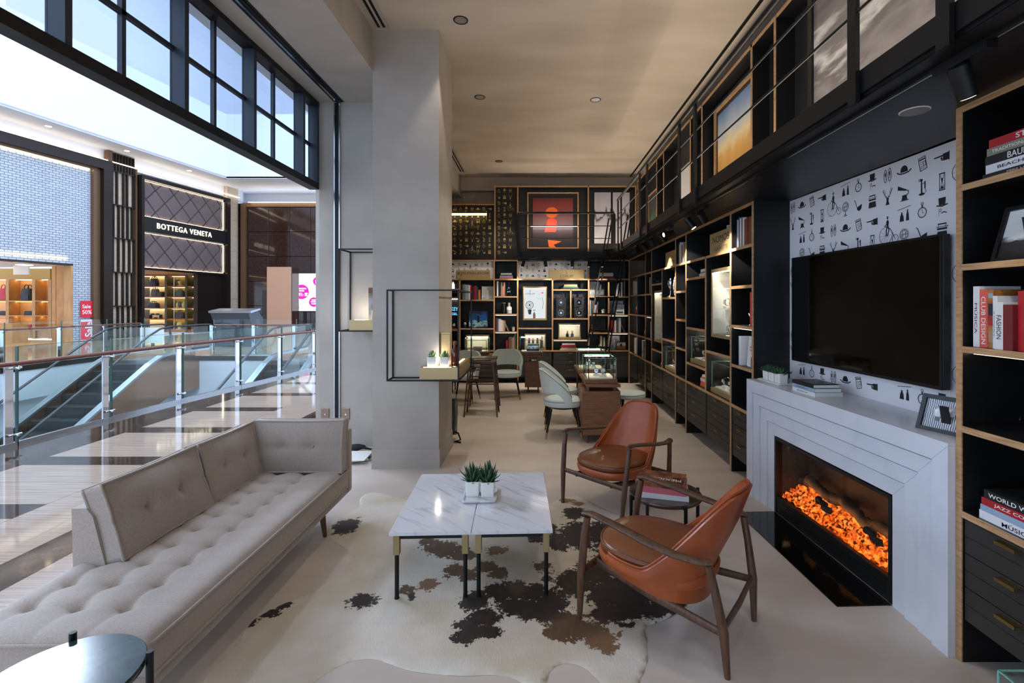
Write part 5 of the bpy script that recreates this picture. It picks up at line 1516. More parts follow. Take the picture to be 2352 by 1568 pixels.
for s_ in (-1, 1):
    MOT['deer'] += st([(.08 * s_, .0), (.4 * s_, .25), (.55 * s_, .6), (.5 * s_, .95)], .07) + st([(.42 * s_, .28), (.3 * s_, .65)], .05) + st([(.54 * s_, .55), (.78 * s_, .85)], .05)
MOT['gramo'] = [[(-.85, .85), (-.7, .35), (.25, .12), (.35, .25)], el(-.78, .6, .10, .28, 10), [(-.35, -.85), (.45, -.85), (.35, -.45), (-.25, -.45)]] + st([(.3, .2), (.6, .05), (.55, -.25), (.2, -.38)], .09) + [el(.05, -.38, .38, .09, 12)] + st([(-.5, -.9), (.6, -.9)], .08)
MOT['phone'] = [el(-.1, .75, .17, .15, 10), [(-.16, .65), (-.02, .65), (.04, -.6), (-.16, -.6)], el(-.05, -.72, .38, .14, 12), [(.25, .55), (.42, .6), (.42, -.15), (.28, -.2)]] + st([(-.05, .35), (.3, .4)], .06) + st([(.35, -.2), (.5, -.5), (.25, -.75)], .05) + ringst(-.32, .78, .12, .06, 8)
MOT['hourglass'] = st([(-.32, .82), (.32, .82)], .12) + st([(-.32, -.82), (.32, -.82)], .12) + st([(-.3, .8), (-.3, -.8)], .06) + st([(.3, .8), (.3, -.8)], .06) + st([(-.2, .7), (-.03, 0), (-.2, -.7)], .05) + st([(.2, .7), (.03, 0), (.2, -.7)], .05) + [[(-.14, .35), (.14, .35), (0, .02)], [(-.18, -.72), (.18, -.72), (0, -.35)]]
MOT['globe'] = ringst(0, .3, .5, .06) + ringst(0, .3, .22, .05, 14, .5) + st([(-.5, .3), (.5, .3)], .05) + st([(-.42, .05), (.42, .55)], .05) + ringst(0, .3, .62, .04) + st([(0, -.3), (0, -.75)], .09) + st([(-.3, -.85), (.3, -.85)], .10) + st([(-.2, -.7), (.2, -.7)], .06)
MOT['pipe'] = st([(-.75, .75), (-.55, .6), (-.35, .1), (-.15, -.35)], .09) + [[(-.2, -.25), (.1, -.1), (.62, .1), (.55, -.45), (.25, -.72), (-.05, -.65), (-.25, -.45)]]
MOT['typewriter'] = [[(-.5, .75), (.5, .75), (.5, .62), (-.5, .62)], [(-.6, .3), (.6, .3), (.55, .1), (-.55, .1)], [(-.62, -.75), (.62, -.75), (.52, -.05), (-.52, -.05)]] + st([(-.42, .62), (-.42, .3)], .05) + st([(.42, .62), (.42, .3)], .05) + st([(-.7, .42), (.7, .42)], .06)
BIKE = ringst(-.18, -.30, .62, .035, 22) + ringst(.72, -.62, .28, .035, 16) + st([(-.18, .35), (.3, .1), (.72, -.62)], .05) + [el(.0, .62, .13, .22, 10), el(.0, .95, .07, .08, 8), [(-.12, 1.02), (.14, 1.02), (.05, 1.1), (-.05, 1.1)]] + st([(.0, .45), (-.12, .1), (-.1, -.3)], .10) + st([(.05, .45), (.12, .05), (.0, -.35)], .08) + st([(-.02, .65), (-.22, .42)], .06) + st([(-.35, .42), (-.1, .4)], .04)
for a_ in range(5):
    a_ = a_ * PI / 5
    BIKE += st([(-.18 - .6 * math.cos(a_), -.3 - .6 * math.sin(a_)), (-.18 + .6 * math.cos(a_), -.3 + .6 * math.sin(a_))], .012)
ROWA = ['shoes', 'bowler', 'news', 'hand', None, 'bottles', 'watch', 'tophat']
ROWB = ['deer', 'gramo', 'phone', 'hourglass', 'BIKE', 'globe', 'pipe', 'typewriter']
def motif_print(name, m, parent, o, right, up, Wd, Hd, cell=0.13, row=0.14, size=0.055, ph=0, lift=0.0012):
    o = Vector(o); right = Vector(right); up = Vector(up); nrm = right.cross(up)
    b = MB()
    nc, nr = int(Wd / cell) + 1, int(Hd / row) + 1
    for r_ in range(nr + 1):
        cy = Hd - row * (r_ + 0.5)
        odd = r_ % 2
        shift = ph + (4 if (r_ // 2) % 2 else 0)
        seq = ROWB if odd else ROWA
        for c in range(nc):
            nm = seq[(c + shift) % 8]
            cx_ = cell * (c + 0.5)
            if nm is None: continue
            if nm == 'BIKE':
                polys, sz, oy = BIKE, size * 1.55, row * 0.40
            else:
                polys, sz, oy = MOT[nm], size, 0
            ex = sz * (1.0 if nm != 'BIKE' else 0.9)
            if cx_ - ex < 0 or cx_ + ex > Wd or cy + oy - sz < 0 or cy + oy + sz * 1.12 > Hd: continue
            for P in polys:
                if len(P) < 3: continue
                vs = [o + right * (cx_ + p[0] * sz) + up * (cy + oy + p[1] * sz) + nrm * lift for p in P]
                ar = sum(P[i][0] * P[(i + 1) % len(P)][1] - P[(i + 1) % len(P)][0] * P[i][1] for i in range(len(P)))
                b.add(vs, [tuple(range(len(vs))) if ar > 0 else tuple(range(len(vs) - 1, -1, -1))])
    ob = b.build(name, m, parent)
    ob['kind'] = 'stuff'
    return ob
mat('ink', (36, 36, 40), 0.8); mat('goldink', (206, 174, 112), 0.45, metal=0.2); mat('wallpaper', (234, 232, 234), 0.6)
mat('blackpaper', (26, 24, 24), 0.6)

# ================================================================== FIREPLACE ALCOVE (turned by 2.5 degrees)
AL = math.radians(2.55)
AO = Vector((1.865, 2.19, 0))           # near front foot of the fireplace
def alc(name, label, cat, u=0.95, z=0.0, kind=None, group=None):
    p = AO + Vector((-math.sin(AL), math.cos(AL), 0)) * u
    o = thing(name, label, cat, (p.x, p.y, z), AL, group, kind)
    return o
def aw(d, u, z):
    """alcove space -> world: d depth from the fireplace front, u along from the near end, z up"""
    return Vector((AO.x + d * math.cos(AL) - u * math.sin(AL), AO.y + d * math.sin(AL) + u * math.cos(AL), z))
def AB(name, m, parent, d0, d1, u0, u1, z0, z1, ch=0.0):
    b = MB()
    if ch: b.cbox(d0, d1, u0, u1, z0, z1, ch)
    else: b.box(d0, d1, u0, u1, z0, z1)
    b.v = [tuple(aw(*v)) for v in b.v]
    return b.build(name, m, parent)
UW, ZM = 1.90, 0.955
DW = 0.40           # wall behind
fw = alc('wall_fireplace', None, None, kind='structure')
AB('panel', 'black', fw, DW, DW + 0.03, -0.03, 1.97, 0.0, ZT - 0.002)
wp = alc('wallpaper', 'white wallpaper printed with black antique motifs above the fireplace', 'wallpaper', z=ZM)
AB('paper', 'wallpaper', wp, DW - 0.004, DW, -0.02, 1.955, ZM, 2.475)
motif_print('printed_motifs', 'ink', wp, aw(DW - 0.004, 1.955, ZM), -(aw(0, 1, 0) - aw(0, 0, 0)), (0, 0, 1), 1.97, 1.52, row=0.135, ph=0)

fp = alc('fireplace', 'white marble fireplace surround with stepped frames', 'fireplace')
NS, SWD, STEP = 4, 0.0935, 0.012
for k in range(NS):
    d = k * STEP
    a, b_ = k * SWD, (k + 1) * SWD
    zt0, zt1 = ZM - a, ZM - b_
    def mit(poly, nm='marble_frame'):
        m = MB(); m.prism([(p[0], p[1]) for p in poly], d, d + 0.06, 'x')
        m.v = [tuple(aw(*v)) for v in m.v]
        m.build(nm, 'firemarble', fp)
    gp = 0.0008; b_ = b_ - 0.008; zt1 = zt1 + 0.008
    mit([(a, 0), (b_, 0), (b_, zt1 - gp), (a, zt0 - gp)])
    mit([(UW - b_, 0), (UW - a, 0), (UW - a, zt0 - gp), (UW - b_, zt1 - gp)])
    mit([(a + gp, zt0), (UW - a - gp, zt0), (UW - b_ - gp, zt1), (b_ + gp, zt1)])
AB('mantel_top', 'firemarble', fp, 0.0, DW - 0.006, 0.0, UW, ZM, ZM + 0.012)
AB('side_slab', 'firemarble', fp, 0.061, DW - 0.006, 0.0, 0.02, 0, ZM)
AB('side_slab', 'firemarble', fp, 0.061, DW - 0.006, UW - 0.02, UW, 0, ZM)
hz0, hz1 = NS * SWD, UW - NS * SWD
h = alc('hearth', 'polished black granite hearth slab on the floor before the fire', 'hearth')
AB('slab', 'granite', h, -0.26, 0.034, hz0, hz1, 0.0, 0.006)
# electric fire insert
ei = alc('fire_insert', 'black electric fire with glowing logs inside the marble surround', 'fire')
D0 = NS * STEP + 0.0
zo = ZM - NS * SWD
AB('frame', 'black', ei, D0 - 0.012, D0 + 0.02, hz0, hz0 + 0.022, 0.007, zo)
AB('frame', 'black', ei, D0 - 0.012, D0 + 0.02, hz1 - 0.022, hz1, 0.007, zo)
AB('frame', 'black', ei, D0 - 0.012, D0 + 0.02, hz0 + 0.022, hz1 - 0.022, zo - 0.022, zo)
AB('grille', 'black', ei, D0 - 0.008, D0 + 0.02, hz0 + 0.022, hz1 - 0.022, 0.007, 0.135)
for k in range(5):
    AB('slat', 'blackm', ei, D0 - 0.011, D0 - 0.008, hz0 + 0.04, hz1 - 0.04, 0.04 + k * 0.018, 0.048 + k * 0.018)
AB('firebox', mat('firebox', (30, 18, 12), 0.6), ei, 0.30, 0.31, hz0 + 0.02, hz1 - 0.02, 0.007, zo)
AB('firebox_side', 'black', ei, D0 + 0.02, 0.30, hz0 + 0.01, hz0 + 0.02, 0.007, zo)
AB('firebox_side', 'black', ei, D0 + 0.02, 0.30, hz1 - 0.02, hz1 - 0.01, 0.007, zo)
AB('firebox_top', 'black', ei, D0 + 0.02, 0.30, hz0 + 0.01, hz1 - 0.01, zo - 0.01, zo)
AB('fire_glass', glass('fireglass', (0.92, 0.9, 0.88)), ei, D0 + 0.012, D0 + 0.015, hz0 + 0.022, hz1 - 0.022, 0.135, zo - 0.022)
# embers: glowing coal material
m = bpy.data.materials.new('ember'); m.use_nodes = True; MATS['ember'] = m
nt = m.node_tree; p = nt.nodes['Principled BSDF']
p.inputs['Base Color'].default_value = (*lin((60, 24, 12)), 1); p.inputs['Roughness'].default_value = 0.7
tc = nt.nodes.new('ShaderNodeTexCoord'); nz = nt.nodes.new('ShaderNodeTexNoise'); nz.inputs['Scale'].default_value = 34; nz.inputs['Detail'].default_value = 5; nz.inputs['Distortion'].default_value = 0.8
cr = nt.nodes.new('ShaderNodeValToRGB'); e_ = cr.color_ramp.elements
e_[0].position = 0.40; e_[0].color = (0.02, 0.003, 0.0, 1); e_[1].position = 0.70; e_[1].color = (1.0, 0.42, 0.06, 1)
q = cr.color_ramp.elements.new(0.50); q.color = (0.75, 0.085, 0.004, 1)
nt.links.new(tc.outputs['Object'], nz.inputs['Vector']); nt.links.new(nz.outputs['Fac'], cr.inputs[0]); nt.links.new(cr.outputs[0], p.inputs['Emission Color'])
p.inputs['Emission Strength'].default_value = 0.9
mat('charlog', (20, 14, 13), 0.8, col2=(14, 10, 10), scale=16, stretch=(1, 1, 1), detail=5, bump=0.3, bscale=40)
b = MB()
def bed(i, j):
    u = hz0 + 0.025 + (hz1 - hz0 - 0.05) * i / 80; d = D0 + 0.03 + 0.19 * j / 16
    z = 0.13 + 0.10 * (j / 16) ** 0.8 + 0.020 * math.sin(u * 43 + j) * math.sin(j * 1.7 + u * 29)
    return tuple(aw(d, u, z))
b.grid(bed, 80, 16); b.build('ember_bed', 'ember', ei, weld=True)
rr = random.Random(11)
coals = 46
for k in range(coals):
    u = rr.uniform(hz0 + 0.06, hz1 - 0.06); f = rr.random(); d = D0 + 0.035 + 0.15 * f
    c = aw(d, u, 0.145 + 0.085 * f)
    a = rr.uniform(0, PI)
    L = rr.uniform(0.03, 0.06)
    dv_ = aw(0.4 * math.sin(a), math.cos(a), 0.25 * rr.uniform(-1, 1)) - aw(0, 0, 0)
    MB().tube([c - dv_ * L, c + dv_ * (L * 0.2), c + dv_ * L], [0.010, rr.uniform(0.014, 0.022), 0.009], 6).build('ember_chip', 'ember', ei)
for k, (u0, u1, z0, z1, d, r) in enumerate(((0.50, 0.80, 0.29, 0.245, 0.22, 0.036), (0.72, 0.98, 0.235, 0.30, 0.20, 0.032), (0.92, 1.18, 0.30, 0.25, 0.23, 0.038), (1.12, 1.38, 0.255, 0.31, 0.21, 0.034), (1.32, 1.48, 0.29, 0.25, 0.22, 0.032), (0.43, 0.55, 0.22, 0.255, 0.20, 0.030), (0.60, 0.70, 0.20, 0.25, 0.15, 0.024), (1.05, 1.17, 0.20, 0.245, 0.15, 0.024))):
    n = 6
    pts = [aw(d + 0.008 * math.sin(q * 2.1 + k), u0 + (u1 - u0) * q / n, z0 + (z1 - z0) * q / n + 0.006 * math.sin(q * 1.9 + k * 2)) for q in range(n + 1)]
    MB().tube(pts, [r * (0.8 + 0.25 * math.sin(q * 1.3 + k) ** 2) for q in range(n + 1)], 9).build('log', 'charlog', ei)
fl = lamp('fire_glow', 'AREA', tuple(aw(0.15, 0.95, 0.27)), 0.9, (1.0, 0.38, 0.10), tuple(aw(0.30, 0.95, 0.36)), 0.9, 0.10)

# ---- television
tv = alc('television', 'large flat black television above the mantel', 'television', z=1.135)
TD, TU0, TU1, TZ0, TZ1 = 0.325, 0.385, 1.785, 1.135, 1.975
AB('body', 'black', tv, TD + 0.006, TD + 0.05, TU0, TU1, TZ0, TZ1, 0.004)
AB('screen', 'tv', tv, TD + 0.003, TD + 0.006, TU0 + 0.014, TU1 - 0.014, TZ0 + 0.018, TZ1 - 0.014)
for u0, u1, z0, z1 in ((TU0, TU1, TZ0, TZ0 + 0.018), (TU0, TU1, TZ1 - 0.014, TZ1), (TU0, TU0 + 0.014, TZ0 + 0.018, TZ1 - 0.014), (TU1 - 0.014, TU1, TZ0 + 0.018, TZ1 - 0.014)):
    AB('bezel', 'blackm', tv, TD - 0.002, TD + 0.006, u0, u1, z0, z1)
AB('wall_bracket', 'blackm', tv, TD + 0.05, DW - 0.005, 0.95, 1.25, 1.4, 1.75)

# ---- things on the mantel
ZMT = ZM + 0.012
p = aw(0.135, 1.70, ZMT); tray('long white tray under the succulents on the mantel', p, 0.135, 0.32, AL, 'whitegloss', 0.012)
for i, (dd, uu) in enumerate(((0.135, 1.79), (0.135, 1.70), (0.135, 1.61))):
    p = aw(dd, uu, ZMT + 0.0072)
    succulent('rosette succulent in white cube pot on the mantel, %s from the left' % ORD[i], p, 0.078, 0.078, 0.088, 0.075, m='succulent_light' if False else 'succulent', spiky=False, seed=20 + i, rz=AL, group='succulents on the mantel')
zz = ZMT
for lb, w_, d_, th_, m_, tx, du in (('white book at the bottom of the mantel stack', 0.265, 0.20, 0.026, 'book_white', 'BEACH HOUSE HAPPY', 0), ('pale grey book in the middle of the mantel stack', 0.26, 0.195, 0.026, 'book_lightblue', 'HOME SPACE', 0.01), ('dark picture-covered book on top of the mantel stack', 0.255, 0.19, 0.024, 'book_black', None, 0.02)):
    p = aw(0.175, 1.22 + du, zz)
    t = thing('art_book', lb, 'book', p, AL - PI / 2, 'books on the mantel')
    cm = 0.002
    bb = MB(); bb.box(-w_ / 2, w_ / 2, -d_ / 2, d_ / 2, 0, cm); bb.box(-w_ / 2, w_ / 2, -d_ / 2, d_ / 2, th_ - cm, th_); bb.box(-w_ / 2, w_ / 2, -d_ / 2, -d_ / 2 + cm, cm, th_ - cm)
    bb.build('cover', m_, t, world=False)
    B(-w_ / 2 + 0.003, w_ / 2 - 0.003, -d_ / 2 + cm, d_ / 2 - 0.004, cm, th_ - cm).build('pages', 'paper', t, world=False)
    if tx:
        MM = wm(t); lettering(tx, MM @ Vector((-0.01, -d_ / 2, th_ / 2)), MM.to_3x3() @ Vector((1, 0, 0)), (0, 0, 1), height=0.009, width=0.13, m='ink', parent=t)
    else:
        B(-w_ * .4, w_ * .38, -d_ * .4, d_ * .42, th_, th_ + 0.0005).build('cover_picture', mat('coverpic', (70, 66, 72), 0.3, col2=(128, 120, 118), scale=9, detail=5), t, world=False)
    zz += th_ + 0.0004
# framed print of light bulbs, leaning
def easel_frame(label, c, w, h, rz, tilt, mframe, mart, bw=0.016, depth=0.02, mat_w=0.0, cat='picture frame', lean=True, group=None, mglass=True):
    """frame facing local -y, leaning back by tilt; c bottom centre of its front"""
    t = thing('framed_print', label, cat, c, rz, group)
    Rm = Matrix.Rotation(-tilt, 4, 'X')
    def P(nm, m, *a):
        b = MB(); b.box(*a); b.xf(Rm); return b.build(nm, m, t, world=False)
    off = 0.0
    P('frame', mframe, -w / 2, w / 2, 0, depth, off, off + bw); P('frame', mframe, -w / 2, w / 2, 0, depth, h - bw, h)
    P('frame', mframe, -w / 2, -w / 2 + bw, 0, depth, bw, h - bw); P('frame', mframe, w / 2 - bw, w / 2, 0, depth, bw, h - bw)
    art = P('picture', mart, -w / 2 + bw, w / 2 - bw, depth * 0.5, depth * 0.9, bw, h - bw)
    if mat_w:
        for a in ((-w / 2 + bw, w / 2 - bw, bw, bw + mat_w), (-w / 2 + bw, w / 2 - bw, h - bw - mat_w, h - bw), (-w / 2 + bw, -w / 2 + bw + mat_w, bw + mat_w, h - bw - mat_w), (w / 2 - bw - mat_w, w / 2 - bw, bw + mat_w, h - bw - mat_w)):
            P('mount', 'paper', a[0], a[1], depth * 0.45, depth * 0.5, a[2], a[3])
    if lean and tilt > 0.02:
        b = MB(); b.box(-0.02, 0.02, depth, depth + 0.004, 0.02, h * 0.7); b.xf(Matrix.Translation((0, h * 0.25 * math.sin(tilt), 0)) @ Matrix.Rotation(tilt * 0.6, 4, 'X')) 
        b.build('easel_back', mframe, t, world=False)
    return t
mm = mat('bulbprint', (206, 208, 214), 0.2, col2=(70, 72, 78), scale=34, wave='X', distort=2.0, detail=0, ramp=(0.55, 0.62))
p = aw(0.12, 0.16, ZMT)
ef = easel_frame('black framed print of light bulbs on wavy lines at the right of the mantel', p, 0.25, 0.185, AL - PI / 2 + math.radians(16), math.radians(20), 'black', 'bulbprint', 0.02, 0.022)
for i, (xx, zz) in enumerate(((-0.045, 0.075), (0.01, 0.085), (0.06, 0.07))):
    b = MB().ball((xx, 0.011, zz + 0.025), 0.022, 0.002, 0.024, 12, 8); b.xf(Matrix.Rotation(-math.radians(20), 4, 'X')); b.build('bulb_print', mat('bulbpale', (214, 214, 218), 0.2), ef, world=False)
    b = MB(); b.box(xx - 0.009, xx + 0.009, 0.009, 0.011, zz - 0.018, zz + 0.004); b.xf(Matrix.Rotation(-math.radians(20), 4, 'X')); b.build('bulb_socket', mat('bulbsocket', (96, 88, 72), 0.3), ef, world=False)
# round glass ornament behind the frame
p = aw(0.30, 0.035, ZMT)
t = thing('round_ornament', 'dark round ornament half hidden behind the bulb print', 'ornament', p)
MB().lathe([(0.05, 0), (0.05, 0.01), (0.012, 0.015), (0.012, 0.05)], p, 16).build('base', 'blackm', t)
MB().tube([(p.x, p.y + 0.075 * math.cos(a), p.z + 0.115 + 0.075 * math.sin(a)) for a in [2 * PI * k / 20 for k in range(21)]], 0.006, 6).build('ring', 'chrome', t)
MB().cyl((p.x - 0.01, p.y, p.z + 0.115), (p.x + 0.01, p.y, p.z + 0.115), 0.066, n=24).build('disc', 'black', t)
# ================================================================== STEEL DISPLAY FRAMES ON COLUMN AND WALL
def bars(name, m, parent, segs, w=0.014):
    for a, b_ in segs:
        MB().bar(a, b_, w).build(name, m, parent)
xl, xr_, yf, yc, yr, z0, z1 = -1.385, -0.722, 4.507, 4.683, 5.40, 0.883, 1.725
t = thing('wire_vitrine', 'black wire display frame wrapped round the column corner', 'display frame', (-1.05, 4.6, z0))
seg = [((xl, yf, z0), (xl, yf, z1)), ((xr_, yf, z0), (xr_, yf, z1)), ((xl, yf, z0), (xr_, yf, z0)), ((xl, yf, z1), (xr_, yf, z1)),
       ((xl, yc, z0), (xl, yc, z1)), ((xl, yf, z0), (xl, yc, z0)), ((xl, yf, z1), (xl, yc, z1)),
       ((xr_, yf, z0), (xr_, yr, z0)), ((xr_, yf, z1), (xr_, yr, z1)), ((xr_, yr, z0), (xr_, yr, z1)), ((xr_, yr, z1), (-0.935, yr, z1)), ((xr_, yr, z0), (-0.935, yr, z0)), ((xl, yc, z0), (-0.95, yc, z0))]
bars('bar', 'blackm', t, seg)
t = thing('display_plinth', 'brass display box with inset light in the column frame', 'plinth', (-0.9, 4.6, z0 + 0.007))
pz0, pz1 = z0 + 0.0075, 1.0
b = MB(); b.prism([(-1.09, yf + 0.02), (xr_ - 0.01, yf + 0.02), (xr_ - 0.01, yr - 0.05), (-0.929, yr - 0.05), (-0.929, yc - 0.006), (-1.09, yc - 0.006)], pz0, pz1); b.build('body', 'signbrass', t)
emat('slotlight', (255, 236, 206), 20)
B(-1.06, -0.80, yf + 0.045, yf + 0.06, pz1, pz1 + 0.002).build('light_slot', 'slotlight', t)
B(xr_ - 0.07, xr_ - 0.05, yf + 0.12, yr - 0.15, pz1, pz1 + 0.002).build('light_slot', 'slotlight', t)
for i, xx in enumerate((-0.985, -0.868)):
    succulent(['left', 'right'][i] + ' pale spiky succulent in a white pot in the column display frame', (xx, yf + 0.095, pz1 + 0.0005), 0.088, 0.095, 0.06, 0.075, m='succulent_light', seed=31 + i, group='succulents on the brass plinth')
t = thing('gift_box', 'tall gold gift box behind the succulents in the column frame', 'box', (-0.9, 4.66, pz1 + 0.001))
MB().cbox(-0.925, -0.835, 4.715, 4.80, pz1 + 0.001, pz1 + 0.30, 0.003).build('box', 'signbrass', t)
MB().cbox(-0.927, -0.833, 4.713, 4.802, pz1 + 0.301, pz1 + 0.32, 0.003).build('lid', 'signbrass', t)
t = thing('whisky_bottle', 'amber whisky bottle with cork in the column display frame', 'bottle', (-0.775, 4.66, pz1 + 0.001))
p = (-0.778, 4.64, pz1 + 0.003)
MB().lathe([(0.03, 0), (0.036, 0.01), (0.04, 0.12), (0.036, 0.15), (0.016, 0.17), (0.014, 0.20)], p, 20).build('glass_body', mat('amberglass', (96, 30, 12), 0.08, coat=0.5), t)
MB().lathe([(0.016, 0.20), (0.019, 0.205), (0.019, 0.235), (0.012, 0.24)], p, 16).build('stopper', mat('amberstop', (120, 74, 40), 0.3), t)
# the frame on the rear wall, left of the column
xl, xr_, yf, yc, z0, z1 = -2.073, -1.60, 5.096, 5.404, 1.311, 2.173
t = thing('wire_vitrine', 'black wire display frame on the wall left of the column', 'display frame', (-1.83, 5.25, z0))
seg = [((xl, yf, z0), (xl, yf, z1)), ((xr_, yf, z0), (xr_, yf, z1)), ((xl, yf, z0), (xr_, yf, z0)), ((xl, yf, z1), (xr_, yf, z1)), ((xl, yc, z0), (xl, yc, z1)), ((xr_, yc, z0), (xr_, yc, z1)), ((xl, yc, z1), (xr_, yc, z1)), ((xl, yc, z0), (xr_, yc, z0)),
       ((xl, yf, z0), (xl, yc, z0)), ((xl, yf, z1), (xl, yc, z1)), ((xr_, yf, z0), (xr_, yc, z0)), ((xr_, yf, z1), (xr_, yc, z1))]
bars('bar', 'blackm', t, seg)
t = thing('display_plinth', 'brass display box in the wall frame left of the column', 'plinth', (-1.8, 5.25, z0 + 0.0075))
B(-1.975, xr_ - 0.01, yf + 0.02, yc - 0.01, z0 + 0.0075, z0 + 0.115).build('body', 'signbrass', t)
B(-1.93, -1.82, yf + 0.05, yf + 0.065, z0 + 0.115, z0 + 0.117).build('light_slot', 'slotlight', t)
t = thing('gift_box', 'picture-printed gift box standing on the wall frame plinth', 'box', (-1.74, 5.24, z0 + 0.116))
B(-1.80, -1.69, 5.20, 5.28, z0 + 0.1155, z0 + 0.46).build('box', mat('skyprint', (126, 110, 92), 0.4, col2=(206, 214, 226), scale=5, detail=3), t)
B(-1.80, -1.69, 5.198, 5.20, z0 + 0.40, z0 + 0.46).build('label_band', 'book_brown', t)
t = thing('perfume_bottle', 'small gold bottle on the wall frame plinth', 'bottle', (-1.72, 5.16, z0 + 0.116))
MB().cbox(-1.745, -1.70, 5.145, 5.175, z0 + 0.1155, z0 + 0.22, 0.004).build('body', 'brassd', t)
MB().cyl((-1.7225, 5.16, z0 + 0.22), (-1.7225, 5.16, z0 + 0.25), 0.01, n=10).build('cap', 'blackm', t)
lamp('frame_lamp', 'POINT', (-0.93, 4.60, 1.08), 1.6, LED, size=0.05)
lamp('frame_lamp', 'POINT', (-1.86, 5.22, 1.50), 1.4, LED, size=0.05)

# papers and glove by the wall, folded case behind the column
t = thing('magazine_pile', 'loose pile of magazines and papers on the floor by the wall', 'papers', (-1.9, 4.95, 0))
rr = random.Random(5)
for k in range(5):
    cx_, cy_, a = -1.83 + rr.uniform(-.04, .04), 4.98 + rr.uniform(-.05, .05), rr.uniform(-.5, .5)
    b = MB(); b.box(-0.12, 0.12, -0.16, 0.16, 0.001 + k * 0.009, 0.008 + k * 0.009); b.xf(Matrix.Translation((cx_, cy_, 0)) @ Matrix.Rotation(a, 4, 'Z'))
    b.build('magazine', ['book_white', mat('magprint', (150, 146, 136), 0.5, col2=(70, 66, 60), scale=20, detail=4).name, 'paper', 'book_tan', 'paper'][k], t)
t = thing('glove', 'dark folded glove lying behind the papers by the wall', 'glove', (-1.95, 5.25, 0))
MB().ball((-1.95, 5.27, 0.035), 0.10, 0.05, 0.035, 14, 8).build('palm', 'darkfab', t)
MB().tube([(-1.88, 5.26, 0.03), (-1.82, 5.25, 0.022), (-1.76, 5.25, 0.016)], [0.02, 0.015, 0.008], 8).build('finger', 'darkfab', t)
t = thing('instrument_case', 'dark teal case on a black stand half hidden behind the column', 'case', (-0.93, 5.6, 0))
mat('teal', (44, 62, 62), 0.4)
b = MB(); b.prism([(5.55, 0.10), (5.72, 0.05), (5.80, 0.30), (5.74, 0.48), (5.58, 0.50)], -1.02, -0.955, 'x'); b.xf(Matrix.Translation((0.02, 0, 0)))
b.build('case', 'teal', t)
MB().ball((-0.99, 5.66, 0.27), 0.07, 0.13, 0.22, 16, 10).build('bulge', 'teal', t)
MB().tube([(-0.95, 5.62, 0.12), (-0.90, 5.60, 0.10), (-0.87, 5.58, 0.03), (-0.93, 5.56, 0.015), (-0.86, 5.54, 0.012)], 0.010, 8).build('stand', 'blackm', t)

# ================================================================== DESKS, GLASS SHOWCASES, CHAIRS AND STOOLS
def vitrine(label, c, w, d, h, base_h, mbase, rz=0.0, edge=True, group=None, led=True, cat='showcase', inner='black', tray_=True):
    """glass showcase; c bottom centre, local x width"""
    t = thing('glass_showcase', label, cat, c, rz, group)
    MB().cbox(-w / 2, w / 2, -d / 2, d / 2, 0, base_h, 0.003).build('base', mbase, t, world=False)
    g_ = 0.006; W2, D2 = w / 2 - 0.012, d / 2 - 0.012
    zt = base_h + h
    for nm, a in (('pane', (-W2, W2, -D2, -D2 + g_, base_h, zt)), ('pane', (-W2, W2, D2 - g_, D2, base_h, zt)), ('pane', (-W2, -W2 + g_, -D2 + g_, D2 - g_, base_h, zt)), ('pane', (W2 - g_, W2, -D2 + g_, D2 - g_, base_h, zt)), ('top_pane', (-W2, W2, -D2, D2, zt, zt + g_))):
        MB().box(*a).build(nm, 'glass', t, world=False)
    e = 0.0022
    for sx in (-1, 1):
        for sy in (-1, 1):
            x_, y_ = sx * W2, sy * D2
            MB().box(x_ - e, x_ + e, y_ - e, y_ + e, base_h, zt + g_).build('glass_edge', 'glassedge', t, world=False)
    for sy in (-1, 1): MB().box(-W2, W2, sy * D2 - e, sy * D2 + e, zt + g_ - e, zt + g_ + e).build('glass_edge', 'glassedge', t, world=False)
    for sx in (-1, 1): MB().box(sx * W2 - e, sx * W2 + e, -D2, D2, zt + g_ - e, zt + g_ + e).build('glass_edge', 'glassedge', t, world=False)
    if inner:
        i_ = 0.03
        for sx in (-1, 1):
            MB().box(sx * (W2 - i_) - 0.004, sx * (W2 - i_) + 0.004, -D2 + 0.02, -D2 + 0.028, base_h, zt - 0.03).build('inner_post', 'blackm', t, world=False)
        MB().box(-W2 + i_, W2 - i_, -D2 + 0.02, -D2 + 0.028, zt - 0.038, zt - 0.03).build('inner_rail', 'blackm', t, world=False)
    MB().box(-W2 + 0.02, W2 - 0.02, -D2 + 0.03, D2 - 0.02, base_h, base_h + 0.012).build('lit_floor', mat('litfloor', (244, 238, 226), 0.5), t, world=False)
    if led:
        MB().box(-W2 + 0.02, W2 - 0.02, D2 - 0.03, D2 - 0.018, zt - 0.012, zt - 0.004).build('light_bar', emat('caseled', (255, 240, 214), 50), t, world=False)
    return t
def watch_stand(label, c, m='ceramic', rz=0.0, s=1.0, group=None):
    t = thing('watch_display', label, 'watch', c, rz, group)
    MB().cbox(-0.03 * s, 0.03 * s, -0.025 * s, 0.025 * s, 0, 0.02 * s, 0.002).build('stand', m, t, world=False)
    MB().tube([(0, 0.004 * s + 0.024 * s * math.sin(a), 0.052 * s + 0.032 * s * math.cos(a)) for a in [2 * PI * k / 14 for k in range(15)]], 0.008 * s, 6, ell=(1.3, 0.4)).build('strap', 'steel', t, world=False)
    MB().cyl((0, -0.022 * s, 0.055 * s), (0, -0.030 * s, 0.056 * s), 0.021 * s, n=18).build('dial', 'chrome', t, world=False)
    MB().cyl((0, -0.0301 * s, 0.056 * s), (0, -0.0312 * s, 0.056 * s), 0.016 * s, n=18).build('face', 'white', t, world=False)
    return t
